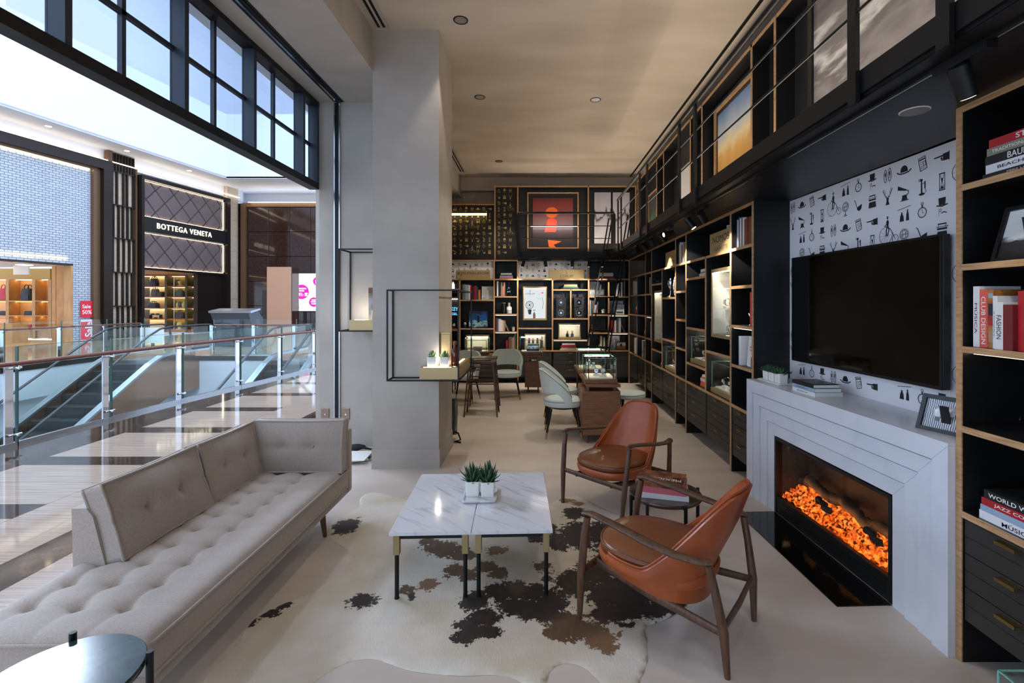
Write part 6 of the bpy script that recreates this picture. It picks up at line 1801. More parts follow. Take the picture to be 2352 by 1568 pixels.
def desk(label, x0, x1, y0, y1, h, ped, legs, loc):
    t = thing('desk', label, 'desk', loc)
    MB().cbox(x0, x1, y0, y1, h - 0.028, h, 0.002).build('top', 'deskwood', t)
    px0, px1, py0, py1, pz0, pz1, face = ped
    MB().cbox(px0, px1, py0, py1, pz0, pz1, 0.002).build('pedestal', 'deskwood', t)
    n = 3
    for k in range(n):
        a, b_ = pz0 + 0.006 + (pz1 - pz0 - 0.012) * k / n + 0.002, pz0 + 0.006 + (pz1 - pz0 - 0.012) * (k + 1) / n - 0.002
        if face == '-y':
            o = B(px0 + 0.006, px1 - 0.006, py0 - 0.008, py0, a, b_).build('drawer', 'deskwood', t)
            MB().ball(((px0 + px1) / 2, py0 - 0.014, (a + b_) / 2), 0.008, n=8, m=6).build('knob', 'brass', o)
        else:
            o = B(px0 - 0.008, px0, py0 + 0.006, py1 - 0.006, a, b_).build('drawer', 'deskwood', t)
            MB().ball((px0 - 0.014, (py0 + py1) / 2, (a + b_) / 2), 0.008, n=8, m=6).build('knob', 'brass', o)
    for xx in (px0 + 0.06, px1 - 0.06):
        for yy in (py0 + 0.05, py1 - 0.05):
            MB().box(xx - 0.016, xx + 0.016, yy - 0.016, yy + 0.016, pz1, h - 0.028).build('spacer', 'deskwood', t)
            MB().cyl((xx, yy, 0), (xx, yy, pz0), 0.011, 0.016, 10).build('leg', 'walnut', t)
    for xx, yy in legs:
        MB().cyl((xx, yy, 0), (xx, yy, h - 0.028), 0.012, 0.018, 10).build('leg', 'walnut', t)
    return t
d1 = desk('long wooden sales desk with glass showcases behind the far armchair', 0.575, 0.965, 5.50, 7.35, 0.675, (0.535, 0.965, 5.52, 6.10, 0.10, 0.60, '-x'), [(0.62, 7.25), (0.92, 7.25)], (0.77, 6.4, 0))
vitrine('near glass watch showcase on the long sales desk', (0.755, 5.80, 0.676), 0.37, 0.44, 0.235, 0.05, 'deskwood')
vitrine('second glass watch showcase farther along the long sales desk', (0.745, 6.62, 0.676), 0.37, 0.40, 0.235, 0.05, 'deskwood')
for i, (xx, yy) in enumerate(((0.79, 5.72), (0.72, 5.80), (0.69, 6.55), (0.78, 6.56), (0.74, 6.70))):
    watch_stand(['large silver watch at the front of the near showcase', 'smaller silver watch behind it in the near showcase', 'left silver watch in the second showcase on the desk', 'right silver watch in the second showcase on the desk', 'rear silver watch in the second showcase on the desk'][i], (xx, yy, 0.739), s=[1.35, 1.1, 1, 1, 1][i], group='watches in the desk showcases')
d2 = desk('wooden display desk with drawer pedestal before the rear bookcase', -1.55, 0.13, 8.62, 9.05, 0.675, (-0.20, 0.10, 8.66, 9.02, 0.10, 0.56, '-y'), [(-1.50, 8.68), (-1.50, 8.98)], (-0.7, 8.8, 0))
vitrine('glass showcase with miniature machine on the rear display desk', (-0.09, 8.83, 0.676), 0.43, 0.34, 0.25, 0.055, 'deskwood')
mt = thing('miniature_machine', 'silver and black miniature machine inside the rear showcase', 'ornament', (-0.06, 8.8, 0.744))
MB().cbox(-0.17, 0.06, 8.76, 8.86, 0.7435, 0.775, 0.004).build('base', 'black', mt)
MB().cbox(-0.16, 0.05, 8.77, 8.85, 0.775, 0.845, 0.008).build('body', 'chrome', mt)
MB().cbox(-0.15, 0.06, 8.765, 8.855, 0.846, 0.868, 0.003).build('lid', 'black', mt)
for xx in (-0.12, -0.05, 0.02): MB().cyl((xx, 8.77, 0.80), (xx, 8.75, 0.80), 0.017, n=14).build('dial', 'white', mt)
for i, xx in enumerate((-0.20, -0.18)): pass
vitrine('glass showcase at the left of the rear display desk', (-1.07, 8.83, 0.676), 0.44, 0.34, 0.24, 0.055, 'deskwood')
t = thing('grey_pouch', 'rolled grey cloth in the left rear showcase', 'cloth', (-1.05, 8.8, 0.744)); MB().cyl((-1.13, 8.78, 0.785), (-0.98, 8.78, 0.785), 0.04, n=14).build('roll', mat('greycloth', (170, 164, 172), 0.8), t)
t = thing('headphones', 'black headphones standing on the rear desk beside the column', 'headphones', (-1.42, 8.75, 0.676))
MB().tube([(-1.42 + 0.07 * math.cos(a), 8.75, 0.745 + 0.075 * math.sin(a)) for a in [PI * k / 12 for k in range(13)]], 0.008, 6).build('band', 'black', t)
for s in (-1, 1): MB().ball((-1.42 + 0.07 * s, 8.75, 0.72), 0.02, 0.035, 0.043, 12, 8).build('ear_cup', 'black', t)

def lounge_chair(label, loc, rz, group='mint upholstered chairs'):
    """mint tub chair: round seat, wrap back with a slot, black tapered legs with brass tips"""
    t = thing('upholstered_chair', label, 'chair', loc, rz, group)
    n = 32
    def disc(r, z, e=2.3): return [(r * math.copysign(abs(math.cos(q)) ** (2 / e), math.cos(q)), r * math.copysign(abs(math.sin(q)) ** (2 / e), math.sin(q)), z) for q in [2 * PI * k / n for k in range(n)]]
    def pad(R_):
        b = MB(); vs = [p for r_ in R_ for p in r_]
        b.add(vs, [(i * n + k, i * n + (k + 1) % n, (i + 1) * n + (k + 1) % n, (i + 1) * n + k) for i in range(len(R_) - 1) for k in range(n)], True)
        b.add(R_[0], [tuple(range(n - 1, -1, -1))]); b.add(R_[-1], [tuple(range(n))], True); return b
    o = pad([disc(0.215, 0.365), disc(0.235, 0.375), disc(0.24, 0.42), disc(0.232, 0.445), disc(0.18, 0.457), disc(0.05, 0.460)]).build('seat', 'mint', t, world=False)
    MB().tube(disc(0.236, 0.432) + disc(0.236, 0.432)[:1], 0.004, 6).build('piping', mat('mintpipe', (120, 146, 150), 0.7), o, world=False)
    A = math.radians(112); NA, NH = 40, 8
    def bp(a, h, off):
        f = abs(a) / A
        top = 0.80 - 0.30 * max(0, f - 0.25) ** 1.5 / 0.65
        low = 0.545 if f < 0.70 else 0.545 - (f - 0.70) / 0.30 * 0.155
        low = 0.54 - 0.15 * (1 / (1 + math.exp(-(f - 0.78) * 22)))
        z = low + (max(top, low + 0.02) - low) * h
        r = 0.245 + off + 0.05 * max(0, (z - 0.42) / 0.38)
        return (r * math.sin(a), -r * math.cos(a), z)
    b = MB()
    oi = lambda i, j: bp(-A + 2 * A * i / NA, j / NH, 0.0); ii = lambda i, j: bp(-A + 2 * A * i / NA, j / NH, -0.045 + 0.012 * (j / NH))
    b.grid(oi, NA, NH); b.grid(lambda i, j: ii(NA - i, j), NA, NH)
    for j in (0, NH):
        b.add([oi(i, j) for i in range(NA + 1)] + [ii(i, j) for i in range(NA + 1)], [(k, k + 1, NA + 2 + k, NA + 1 + k) if j else (k + 1, k, NA + 1 + k, NA + 2 + k) for k in range(NA)], True)
    for i in (0, NA): b.add([oi(i, j) for j in range(NH + 1)] + [ii(i, j) for j in range(NH + 1)], [(j, j + 1, NH + 2 + j, NH + 1 + j) for j in range(NH)])
    o = b.build('backrest', 'mint', t, world=False)
    MB().tube([oi(i, NH) for i in range(NA + 1)], 0.005, 6).build('piping', 'mintpipe', o, world=False)
    MB().lathe([(0.16, 0.335), (0.19, 0.345), (0.19, 0.366)], (0, 0, 0), 20).build('seat_ring', 'blackm', t, world=False)
    for sx in (-1, 1):
        for sy in (-1, 1):
            a = Vector((0.15 * sx, 0.15 * sy, 0.345)); c = Vector((0.215 * sx, 0.215 * sy, 0.0))
            k = a + (c - a) * 0.78
            lg = MB().cyl(a, k, 0.018, 0.012, 10).build('leg', 'blackm', t, world=False)
            MB().cyl(k, c, 0.0122, 0.009, 10).build('brass_tip', 'brass', lg, world=False)
    return t
lounge_chair('near mint chair drawn up to the left side of the long desk', (0.33, 5.92, 0), math.radians(-90))
lounge_chair('mint chair just behind the near one at the long desk', (0.33, 6.62, 0), math.radians(-90))
lounge_chair('mint chair facing out before the rear display desk', (-0.49, 8.25, 0), math.radians(185))
lounge_chair('mint chair half hidden by the column display frame', (-1.18, 7.95, 0), math.radians(170))
def stool(label, loc):
    t = thing('round_stool', label, 'stool', loc)
    n = 32
    MB().lathe([(0.19, 0.40), (0.215, 0.41), (0.222, 0.44), (0.215, 0.465), (0.16, 0.475), (0.01, 0.476)], (0, 0, 0), n).build('seat', 'mint', t, world=False)
    MB().tube([(0.221 * math.cos(2 * PI * k / n), 0.221 * math.sin(2 * PI * k / n), 0.452) for k in range(n + 1)], 0.004, 6).build('piping', 'mintpipe', t, world=False)
    MB().lathe([(0.12, 0.385), (0.14, 0.39), (0.14, 0.40)], (0, 0, 0), n).build('seat_ring', 'blackm', t, world=False)
    for k in range(4):
        a = PI / 4 + k * PI / 2
        p0 = Vector((0.11 * math.cos(a), 0.11 * math.sin(a), 0.39)); p1 = Vector((0.18 * math.cos(a), 0.18 * math.sin(a), 0))
        kk = p0 + (p1 - p0) * 0.8
        o = MB().cyl(p0, kk, 0.017, 0.012, 10).build('leg', 'blackm', t, world=False)
        MB().cyl(kk, p1, 0.0122, 0.009, 10).build('brass_tip', 'brass', o, world=False)
    return t
stool('round mint stool on the right side of the long desk', (1.185, 6.22, 0))
def bar_stool(label, loc, rz=0.0):
    t = thing('wooden_stool', label, 'stool', loc, rz, 'tall wooden stools by the column')
    MB().cbox(-0.20, 0.20, -0.15, 0.15, 0.745, 0.78, 0.004).build('seat', 'walnut', t, world=False)
    tp = [(-0.17, -0.12), (0.17, -0.12), (0.17, 0.12), (-0.17, 0.12)]; bt = [(-0.235, -0.16), (0.235, -0.16), (0.235, 0.16), (-0.235, 0.16)]
    for a, b_ in zip(tp, bt):
        MB().bar((a[0], a[1], 0.745), (b_[0], b_[1], 0.0), 0.022).build('leg', 'walnut', t, world=False)
    def at(i, z):
        f = (0.745 - z) / 0.745
        return Vector((tp[i][0] + (bt[i][0] - tp[i][0]) * f, tp[i][1] + (bt[i][1] - tp[i][1]) * f, z))
    for i, j, z in ((0, 1, 0.46), (2, 3, 0.46), (1, 2, 0.50), (3, 0, 0.50), (0, 1, 0.66), (2, 3, 0.66)):
        MB().bar(at(i, z), at(j, z), 0.016).build('stretcher', 'walnut', t, world=False)
    return t
bar_stool('near tall wooden stool with splayed legs beside the column', (-0.78, 6.98, 0))
bar_stool('tall wooden stool tucked behind the near one beside the column', (-0.80, 7.42, 0))
t = thing('tablet_computer', 'flat black tablet lying on the near wooden stool', 'tablet', (-0.74, 6.98, 0.781))
MB().cbox(-0.92, -0.64, 6.90, 7.06, 0.7805, 0.792, 0.003).build('body', 'black', t)
B(-0.90, -0.66, 6.915, 7.045, 0.792, 0.793).build('screen', 'tv', t)
# ================================================================== CONTENTS OF THE BOOKCASES
CASES = [o for o in bpy.data.objects if o.parent is None and o.name.split('.')[0] == 'bookcase']
CASES.sort(key=lambda o: o.name)
bx_ = lambda p, Y: (p - VPX) * Y / FPX
bz_ = lambda p, Y: EYE - (p - VPY) * Y / FPX
emat('shelfled', (255, 236, 206), 5); emat('topled', (255, 240, 216), 16)
def led(k, mp, ua, ub, ztop, d=0.02, strength='shelfled'):
    if ztop > 1.62: return
    B(*mp(ua + 0.03, ub - 0.03, d, d + 0.010, ztop - 0.006, ztop - 0.0005)).build('led_strip', strength, CASES[k])
RZ = {'R': -PI / 2, 'B': 0.0}
def wpt(wall, u, d, z, xf=XF):
    """u: world Y on the right wall, world X on the rear wall; d depth behind the front edge"""
    return Vector((xf + d, u, z)) if wall == 'R' else Vector((u, YB + d, z))
def book_row(where, group, wall, u0, z, specs, d0=0.025, dep=0.19, xf=XF, texts=None):
    """specs: (colour, thickness, height) from left to right as seen"""
    s = -1 if wall == 'R' else 1
    u = u0
    for i, (c, th, h) in enumerate(specs):
        uc = u + s * th / 2
        nm = {'lightblue': 'pale-blue', 'darkred': 'dark-red'}.get(c, c)
        tx = texts.get(i) if texts else None
        book('book', '%s book, %s from left, %s' % (nm, ORD[i], where), wpt(wall, uc, d0 + dep / 2, z + 0.0005, xf), h, dep, th, 'book_' + c, RZ[wall], stand=True, group=group, text=tx[0] if tx else None, tm=tx[1] if tx else 'white', bold=0.01)
        u += s * (th + 0.0006)
    return u
def book_stack(where, group, wall, u, z, specs, d=0.14, xf=XF, rz=0.0, texts=None):
    """specs: (colour, thickness, length) from the bottom up"""
    zz = z + 0.0005
    n = len(specs)
    for i, (c, th, w) in enumerate(specs):
        pos = 'at the bottom' if i == 0 else ('on top' if i == n - 1 else '%s from bottom' % ORD[i])
        nm = {'lightblue': 'pale-blue', 'darkred': 'dark-red'}.get(c, c)
        tx = texts.get(i) if texts else None
        book('book', '%s book %s of stack %s' % (nm, pos, where), wpt(wall, u, d, zz, xf), w, min(0.22, w * 0.72), th, 'book_' + c, RZ[wall] + rz * (1 if i % 2 else -1), group=group, text=tx[0] if tx else None, tm=tx[1] if tx else 'white', bold=0.012, thfrac=tx[2] if tx and len(tx) > 2 else 0.62)
        zz += th + 0.0004
    return zz
def leaning_book(label, wall, u, z, h, th, c, ang, d=0.12, group=None, xf=XF):
    t = book('book', label, wpt(wall, u, d, z + 0.0005, xf), h, 0.18, th, 'book_' + c, RZ[wall], stand=True, group=group)
    t.rotation_euler = (Matrix.Rotation(RZ[wall], 4, 'Z') @ Matrix.Rotation(ang, 4, 'Y')).to_euler()
    t.location.z += abs(math.sin(ang)) * th * 0.5
    return t
def sign(label, wall, u0, u1, z, h, lines, d=0.03, m='signbrass'):
    """brass sign plate with dark lettering; lines: (text, centre fraction u, centre z above base, height, width)"""
    c = wpt(wall, (u0 + u1) / 2, d, z + 0.0005)
    t = thing('brand_sign', label, 'sign', c, RZ[wall])
    w = abs(u1 - u0)
    MB().cbox(-w / 2, w / 2, 0, 0.02, 0, h, 0.0015).build('plate', m, t, world=False)
    M_ = wm(t); r_ = M_.to_3x3() @ Vector((1, 0, 0))
    for s_, fu, zz, hh, ww in lines:
        lettering(s_, M_ @ Vector((-w / 2 + w * fu, 0, zz)), r_, (0, 0, 1), height=hh, width=ww, m='ink', parent=t)
    return t
def gart(name, stops, noise=0.0, scale=4.0, rough=0.35, axis='Z', stretch=(1, 1, 1)):
    m = bpy.data.materials.new(name); m.use_nodes = True; MATS[name] = m
    nt = m.node_tree; p = nt.nodes['Principled BSDF']; p.inputs['Roughness'].default_value = rough
    tc = nt.nodes.new('ShaderNodeTexCoord'); sp = nt.nodes.new('ShaderNodeSeparateXYZ'); nt.links.new(tc.outputs['Generated'], sp.inputs[0])
    v = sp.outputs[axis]
    if noise:
        mp_ = nt.nodes.new('ShaderNodeMapping'); mp_.inputs['Scale'].default_value = stretch
        nt.links.new(tc.outputs['Generated'], mp_.inputs[0])
        nz = nt.nodes.new('ShaderNodeTexNoise'); nz.inputs['Scale'].default_value = scale; nz.inputs['Detail'].default_value = 6; nt.links.new(mp_.outputs[0], nz.inputs['Vector'])
        a = nt.nodes.new('ShaderNodeMath'); a.operation = 'SUBTRACT'; a.inputs[1].default_value = 0.5; nt.links.new(nz.outputs['Fac'], a.inputs[0])
        b_ = nt.nodes.new('ShaderNodeMath'); b_.operation = 'MULTIPLY_ADD'; b_.inputs[1].default_value = noise; nt.links.new(a.outputs[0], b_.inputs[0]); nt.links.new(v, b_.inputs[2]); v = b_.outputs[0]
    cr = nt.nodes.new('ShaderNodeValToRGB')
    el_ = cr.color_ramp.elements
    while len(el_) < len(stops): el_.new(0.5)
    for e, (ps, c) in zip(el_, stops): e.position = ps; e.color = (*lin(c), 1)
    nt.links.new(v, cr.inputs[0]); nt.links.new(cr.outputs[0], p.inputs['Base Color'])
    return m
gart('art_desert', [(0.0, (150, 98, 46)), (0.30, (190, 132, 66)), (0.50, (226, 176, 96)), (0.60, (250, 230, 176)), (0.74, (206, 216, 222)), (1.0, (88, 142, 198))], 0.22, 4)
gart('art_sunset', [(0.0, (34, 30, 34)), (0.22, (62, 52, 54)), (0.42, (96, 78, 78)), (0.60, (124, 84, 84)), (0.85, (146, 58, 54)), (1.0, (104, 46, 46))], 0.06, 5)
gart('art_wave', [(0.0, (92, 84, 82)), (0.35, (150, 142, 140)), (0.5, (120, 112, 110)), (0.62, (226, 222, 214)), (0.72, (140, 132, 130)), (1.0, (110, 102, 100))], 1.1, 5, stretch=(1, 1, 1.6))
gart('art_mono', [(0.0, (232, 230, 236)), (0.45, (206, 202, 212)), (0.52, (60, 58, 66)), (0.56, (214, 210, 220)), (1.0, (190, 186, 198))], 0.9, 2.2)
gart('art_sail', [(0.0, (40, 40, 42)), (0.22, (90, 90, 92)), (0.3, (220, 220, 222)), (1.0, (232, 232, 234))], 0.3, 9)
gart('art_green', [(0.0, (40, 120, 50)), (0.35, (60, 150, 64)), (0.6, (26, 40, 30)), (1.0, (40, 26, 40))], 0.6, 4)
gart('art_bike', [(0.0, (20, 40, 66)), (0.25, (170, 214, 232)), (0.4, (30, 90, 150)), (0.6, (18, 110, 200)), (1.0, (52, 52, 60))], 0.9, 5)
gart('art_white', [(0.0, (190, 188, 190)), (0.25, (238, 236, 234)), (0.5, (222, 220, 220)), (1.0, (240, 238, 236))], 0.8, 3)
gart('art_land', [(0.0, (120, 74, 30)), (0.5, (170, 110, 50)), (0.58, (240, 232, 210)), (1.0, (170, 170, 168))], 0.12, 5)
gart('art_tree', [(0.0, (120, 120, 122)), (0.4, (210, 210, 212)), (0.6, (150, 150, 152)), (1.0, (238, 238, 238))], 1.0, 4)
gart('art_city', [(0.0, (24, 24, 26)), (0.35, (60, 60, 62)), (0.45, (226, 226, 224)), (1.0, (240, 240, 238))], 0.35, 7)
gart('art_face', [(0.0, (30, 29, 34)), (0.4, (96, 92, 104)), (0.6, (44, 42, 50)), (0.8, (130, 124, 140)), (1.0, (32, 30, 36))], 1.4, 7)
gart('art_redstripe', [(0.0, (196, 190, 196)), (0.5, (226, 222, 222)), (0.55, (190, 40, 50)), (0.6, (232, 226, 224)), (0.65, (190, 40, 50)), (0.72, (220, 214, 214)), (1.0, (214, 206, 206))], 0.1, 3)

# ---------------------------------------------------------------- narrow bay beside the fireplace
g = 'books beside the fireplace'
W1 = 'on the top shelf beside the fireplace'
book_row(W1, g, 'R', 4.555, 2.12, [('navy', .03, .27), ('white', .022, .26), ('blue', .028, .28), ('white', .03, .265), ('grey', .035, .27), ('white', .028, .26), ('brown', .05, .24), ('darkred', .055, .25), ('brown', .05, .245)])
led(0, mr, YV[0], YV[1], ZT - T)
easel_frame('black framed print with red accent leaning in the second compartment beside the fireplace', wpt('R', 4.27, 0.10, 1.7655), 0.17, 0.25, -PI / 2, 0.25, 'black', 'art_city', 0.012)
led(0, mr, YV[0], YV[1], LV[0] - T)
t = thing('coral_ornament', 'small white coral ornament in the bay beside the fireplace', 'ornament', wpt('R', 4.33, 0.08, 1.4005))
p = wpt('R', 4.33, 0.08, 1.4005)
MB().lathe([(0.03, 0), (0.03, 0.01), (0.008, 0.02)], p, 12).build('base', 'ceramic', t)
for a, l in ((0.5, .15), (-0.4, .17), (0.1, .2), (-0.9, .12), (0.9, .11)):
    MB().tube([p + Vector((0, 0, 0.015)), p + Vector((0.01, 0.05 * a, l * .55)), p + Vector((0.0, 0.09 * a, l))], [0.008, 0.006, 0.004], 6).build('branch', 'ceramic', t)
book_row('on the middle shelf beside the fireplace', g, 'R', 4.262, 1.40, [('red', .035, .30), ('yellow', .025, .30), ('red', .025, .29)])
led(0, mr, YV[0], YV[1], LV[1] - T)
led(0, mr, YV[0], YV[1], LV[2] - T)
book_row('beside the striped picture by the fireplace', g, 'R', 4.50, 1.03, [('lightblue', .02, .27), ('white', .022, .27)])
easel_frame('framed print of a red striped awning in the fourth compartment beside the fireplace', wpt('R', 4.315, 0.07, 1.0305), 0.22, 0.27, -PI / 2, 0.08, 'white', 'art_redstripe', 0.01)
t = book('book', 'small brown book standing before the striped awning print', wpt('R', 4.215, 0.05, 1.0305), 0.10, 0.05, 0.06, 'book_brown', RZ['R'], stand=True)

# ---------------------------------------------------------------- wide bay with the first sign
sign('large brass sign with thin lettering on the long right-hand wall', 'R', 5.26, 4.665, LV[0], 0.225, [('NOMOS', 0.52, 0.15, 0.07, 0.44), ('GLASHÜTTE', 0.52, 0.055, 0.045, 0.36)])
book('book', 'white book standing behind the large right-hand brass sign', wpt('R', 4.88, 0.16, LV[0] + 0.0005), 0.27, 0.18, 0.03, 'book_white', RZ['R'], stand=True)
led(1, mr, YV[1], YV[3], ZT - T)
book_stack('in the small compartment under the large right-hand sign', 'white stack under the sign', 'R', 5.50, 1.91, [('white', .035, .27), ('grey', .02, .25), ('white', .03, .24)])
led(1, mr, YV[2], YV[3], LV[0] - T)
led(1, mr, YV[2], YV[3], 1.91 - T)
book_stack('in the glowing red compartment of the right-hand wall', 'orange and white stack', 'R', 5.48, 0.65, [('orange', .03, .26), ('coral', .03, .25), ('white', .03, .26), ('orange', .02, .24), ('white', .02, .22)])
B(*mr(YV[2] + T / 2, YV[3] - T / 2, 0.32, 0.335, 0.652, 0.846)).build('red_lining', mat('redlining', (206, 52, 26), 0.5), CASES[1])
led(1, mr, YV[2], YV[3], 0.885 - T)
def wall_vit(label, y, z, w, d, h, dd=0.17):
    t = vitrine(label, wpt('R', y, dd, z + 0.0005), w, d, h, 0.05, 'brassd', RZ['R'], inner=None)
    return t
wall_vit('glass watch showcase with bright lamp in the middle of the wide right-hand bay', 5.64, 0.885, 0.56, 0.28, 0.26)
wall_vit('lowest and nearest glass watch showcase of the right-hand wall', 4.97, 0.65, 0.54, 0.28, 0.27)
wall_vit('glass watch showcase in the far wide bay of the right-hand wall', 6.80, 0.65, 0.56, 0.28, 0.27)
for i, (y, z, lb) in enumerate(((5.64, .885, 'left watch in the middle right-hand showcase'), (5.50, .885, 'right watch in the middle right-hand showcase'), (5.05, .65, 'left watch in the nearest right-hand showcase'), (4.88, .65, 'right watch in the nearest right-hand showcase'), (6.86, .65, 'left watch in the far right-hand showcase'), (6.72, .65, 'right watch in the far right-hand showcase'))):
    watch_stand(lb, wpt('R', y, 0.13, z + 0.063), rz=-PI / 2, s=1.4, group='watches in the right-hand showcases')
def gold_case(label, wall, u0, u1, z0, z1, d0, depth, art=None, bw=0.035, open_=False, items=(), mback='litfloor', shelves=()):
    """shallow brass wall case with glass door"""
    c = wpt(wall, (u0 + u1) / 2, d0, z0)
    t = thing('gold_case', label, 'showcase', c, RZ[wall])
    w, h = abs(u1 - u0), z1 - z0
    for a in ((-w / 2, w / 2, 0, depth, 0, bw), (-w / 2, w / 2, 0, depth, h - bw, h), (-w / 2, -w / 2 + bw * .6, 0, depth, bw, h - bw), (w / 2 - bw * .6, w / 2, 0, depth, bw, h - bw)):
        B(*a).build('frame', 'brassd', t, world=False)
    B(-w / 2 + bw * .6, w / 2 - bw * .6, depth - 0.006, depth, bw, h - bw).build('back_panel', art or mback, t, world=False)
    B(-w / 2 + bw * .6, w / 2 - bw * .6, 0.004, 0.007, bw, h - bw).build('door_glass', 'glass', t, world=False)
    B(-w / 2 + bw * .7, w / 2 - bw * .7, 0.02, 0.032, h - bw - 0.007, h - bw).build('light_bar', emat('goldled', (255, 240, 214), 42), t, world=False)
    for sx in (-1, 1): B(min(sx * (w / 2 - bw * .6), sx * (w / 2 - bw * .6 - .003)), max(sx * (w / 2 - bw * .6), sx * (w / 2 - bw * .6 - .003)), 0.008, depth - 0.006, bw, h - bw).build('side_lining', 'litfloor', t, world=False)
    for zz in shelves: B(-w / 2 + bw * .6, w / 2 - bw * .6, 0.012, depth - 0.006, zz, zz + 0.005).build('shelf', 'glass', t, world=False)
    return t
gold_case('tall gold showcase with a pink dancer print in the near wide bay', 'R', 5.22, 4.70, 1.245, 1.965, 0.03, 0.24, art=gart('art_dancer', [(0.0, (226, 222, 226)), (0.42, (240, 238, 240)), (0.5, (232, 120, 160)), (0.56, (236, 232, 236)), (1.0, (190, 192, 200))], 0.8, 3).name, shelves=(0.3,))
for i, (y, zz) in enumerate(((5.08, 1.245 + 0.306), (4.92, 1.245 + 0.306), (5.0, 1.281))):
    watch_stand(['left watch on the glass shelf of the tall gold showcase', 'right watch on the glass shelf of the tall gold showcase', 'watch at the bottom of the tall gold showcase'][i], wpt('R', y, 0.15, zz), rz=-PI / 2, s=1.2, group='watches in the tall gold showcase')

# ---------------------------------------------------------------- narrow bay between the wide ones
g = 'books in the second narrow bay'
book_row('on the top shelf of the second narrow bay', g, 'R', 6.40, 2.12, [('navy', .03, .27), ('lightblue', .028, .26), ('white', .03, .28), ('cream', .03, .24), ('tan', .04, .22), ('black', .03, .24), ('white', .03, .26), ('purple', .035, .25), ('tan', .03, .25)])
led(2, mr, YV[3], YV[4], ZT - T)
book_stack('at the bottom of the second narrow bay', g, 'R', 6.12, 1.03, [('darkred', .03, .2), ('tan', .025, .2), ('darkred', .02, .18)])
t = thing('card_box', 'small orange box in the second narrow bay', 'box', wpt('R', 6.06, 0.06, 1.4005)); p = wpt('R', 6.06, 0.06, 1.4005)
MB().cbox(p.x - .03, p.x + .03, p.y - .025, p.y + .025, p.z, p.z + 0.10, 0.002).build('box', 'book_orange', t); MB().cbox(p.x - .031, p.x + .031, p.y - .026, p.y + .026, p.z + 0.1005, p.z + 0.115, 0.002).build('lid', 'book_white', t)

# ---------------------------------------------------------------- far wide bay with the second sign
sign('small brass sign on the far part of the right-hand wall', 'R', 7.06, 6.49, LV[0], 0.215, [('ZENITH', 0.55, 0.06, 0.045, 0.30), ('☆', 0.55, 0.14, 0.05, 0.05)])
book('book', 'white book standing behind the far right-hand brass sign', wpt('R', 6.6, 0.15, LV[0] + 0.0005), 0.26, 0.18, 0.03, 'book_white', RZ['R'], stand=True)
led(3, mr, YV[4], YV[6], ZT - T)
book_stack('beside the little black camera on the right-hand wall', 'stack by the camera', 'R', 7.30, 1.91, [('white', .03, .22), ('grey', .025, .2), ('white', .025, .18), ('coral', .012, .16)])
t = thing('old_camera', 'little black camera beside a white book stack on the right-hand wall', 'camera', wpt('R', 7.55, 0.08, 1.9105)); p = wpt('R', 7.55, 0.08, 1.9105)
MB().cbox(p.x - .03, p.x + .03, p.y - .06, p.y + .06, p.z, p.z + .075, .005).build('body', 'black', t); MB().cyl((p.x - .03, p.y, p.z + .04), (p.x - .055, p.y, p.z + .04), .026, n=16).build('lens', 'chrome', t)
t = thing('wall_clock', 'white round clock with red and black numerals on the right-hand shelf', 'clock', wpt('R', 6.62, 0.06, 1.6905)); p = wpt('R', 6.62, 0.08, 1.6905)
MB().cyl((p.x - .02, p.y, p.z + .15), (p.x + .02, p.y, p.z + .15), .148, n=36).build('rim', 'white', t)
MB().cyl((p.x - .022, p.y, p.z + .15), (p.x - .02, p.y, p.z + .15), .128, n=36).build('dial', 'whitegloss', t)
for k in range(12):
    a = PI / 6 * k; MB().bar((p.x - .023, p.y + .10 * math.sin(a), p.z + .15 + .10 * math.cos(a)), (p.x - .023, p.y + .12 * math.sin(a), p.z + .15 + .12 * math.cos(a)), .014, .002).build('numeral', 'ink' if k % 3 else 'book_red', t)
MB().bar((p.x - .025, p.y, p.z + .15), (p.x - .025, p.y + .05, p.z + .22), .008, .002).build('hand', 'ink', t); MB().bar((p.x - .025, p.y, p.z + .15), (p.x - .025, p.y - .04, p.z + .17), .008, .002).build('hand', 'ink', t)
t = thing('trophy', 'slim silver trophy left of the white clock', 'trophy', wpt('R', 6.93, 0.07, 1.6905)); p = wpt('R', 6.93, 0.07, 1.6905)
MB().lathe([(.05, 0), (.05, .012), (.012, .03), (.012, .10), (.035, .15), (.045, .2), (.04, .24)], p, 18).build('cup', 'chrome', t); MB().lathe([(.012, .24), (.02, .255), (.005, .275)], p, 12).build('finial', 'chrome', t)
led(3, mr, YV[4], YV[5], LV[0] - T)
gold_case('slim gold showcase with a small plant in the far wide bay', 'R', 7.74, 7.22, 1.0, 1.80, 0.03, 0.24, mback='litfloor' if False else 'black', shelves=(0.38,))
succulent('tiny green plant inside the slim gold showcase', wpt('R', 7.5, 0.14, 1.386), 0.07, 0.08, 0.05, 0.05, m='succulent_light', spiky=False, seed=44, shape='round')
watch_stand('watch at the bottom of the slim gold showcase', wpt('R', 7.45, 0.13, 1.036), rz=-PI / 2, s=1.3)
book_stack('under the slim gold showcase', 'stack under the gold showcase', 'R', 7.31, 0.65, [('grey', .025, .24), ('white', .02, .23), ('black', .02, .22), ('darkred', .025, .2)])
t = thing('white_lamp', 'small white cube lamp on the books under the slim gold showcase', 'lamp', wpt('R', 7.30, 0.12, 0.742)); p = wpt('R', 7.30, 0.12, 0.742)
MB().cbox(p.x - .04, p.x + .04, p.y - .04, p.y + .04, p.z, p.z + .06, .006).build('shade', emat('cubelamp', (255, 248, 236), 4), t); MB().cbox(p.x - .042, p.x + .042, p.y - .042, p.y + .042, p.z + .0605, p.z + .07, .002).build('cap', 'white', t)
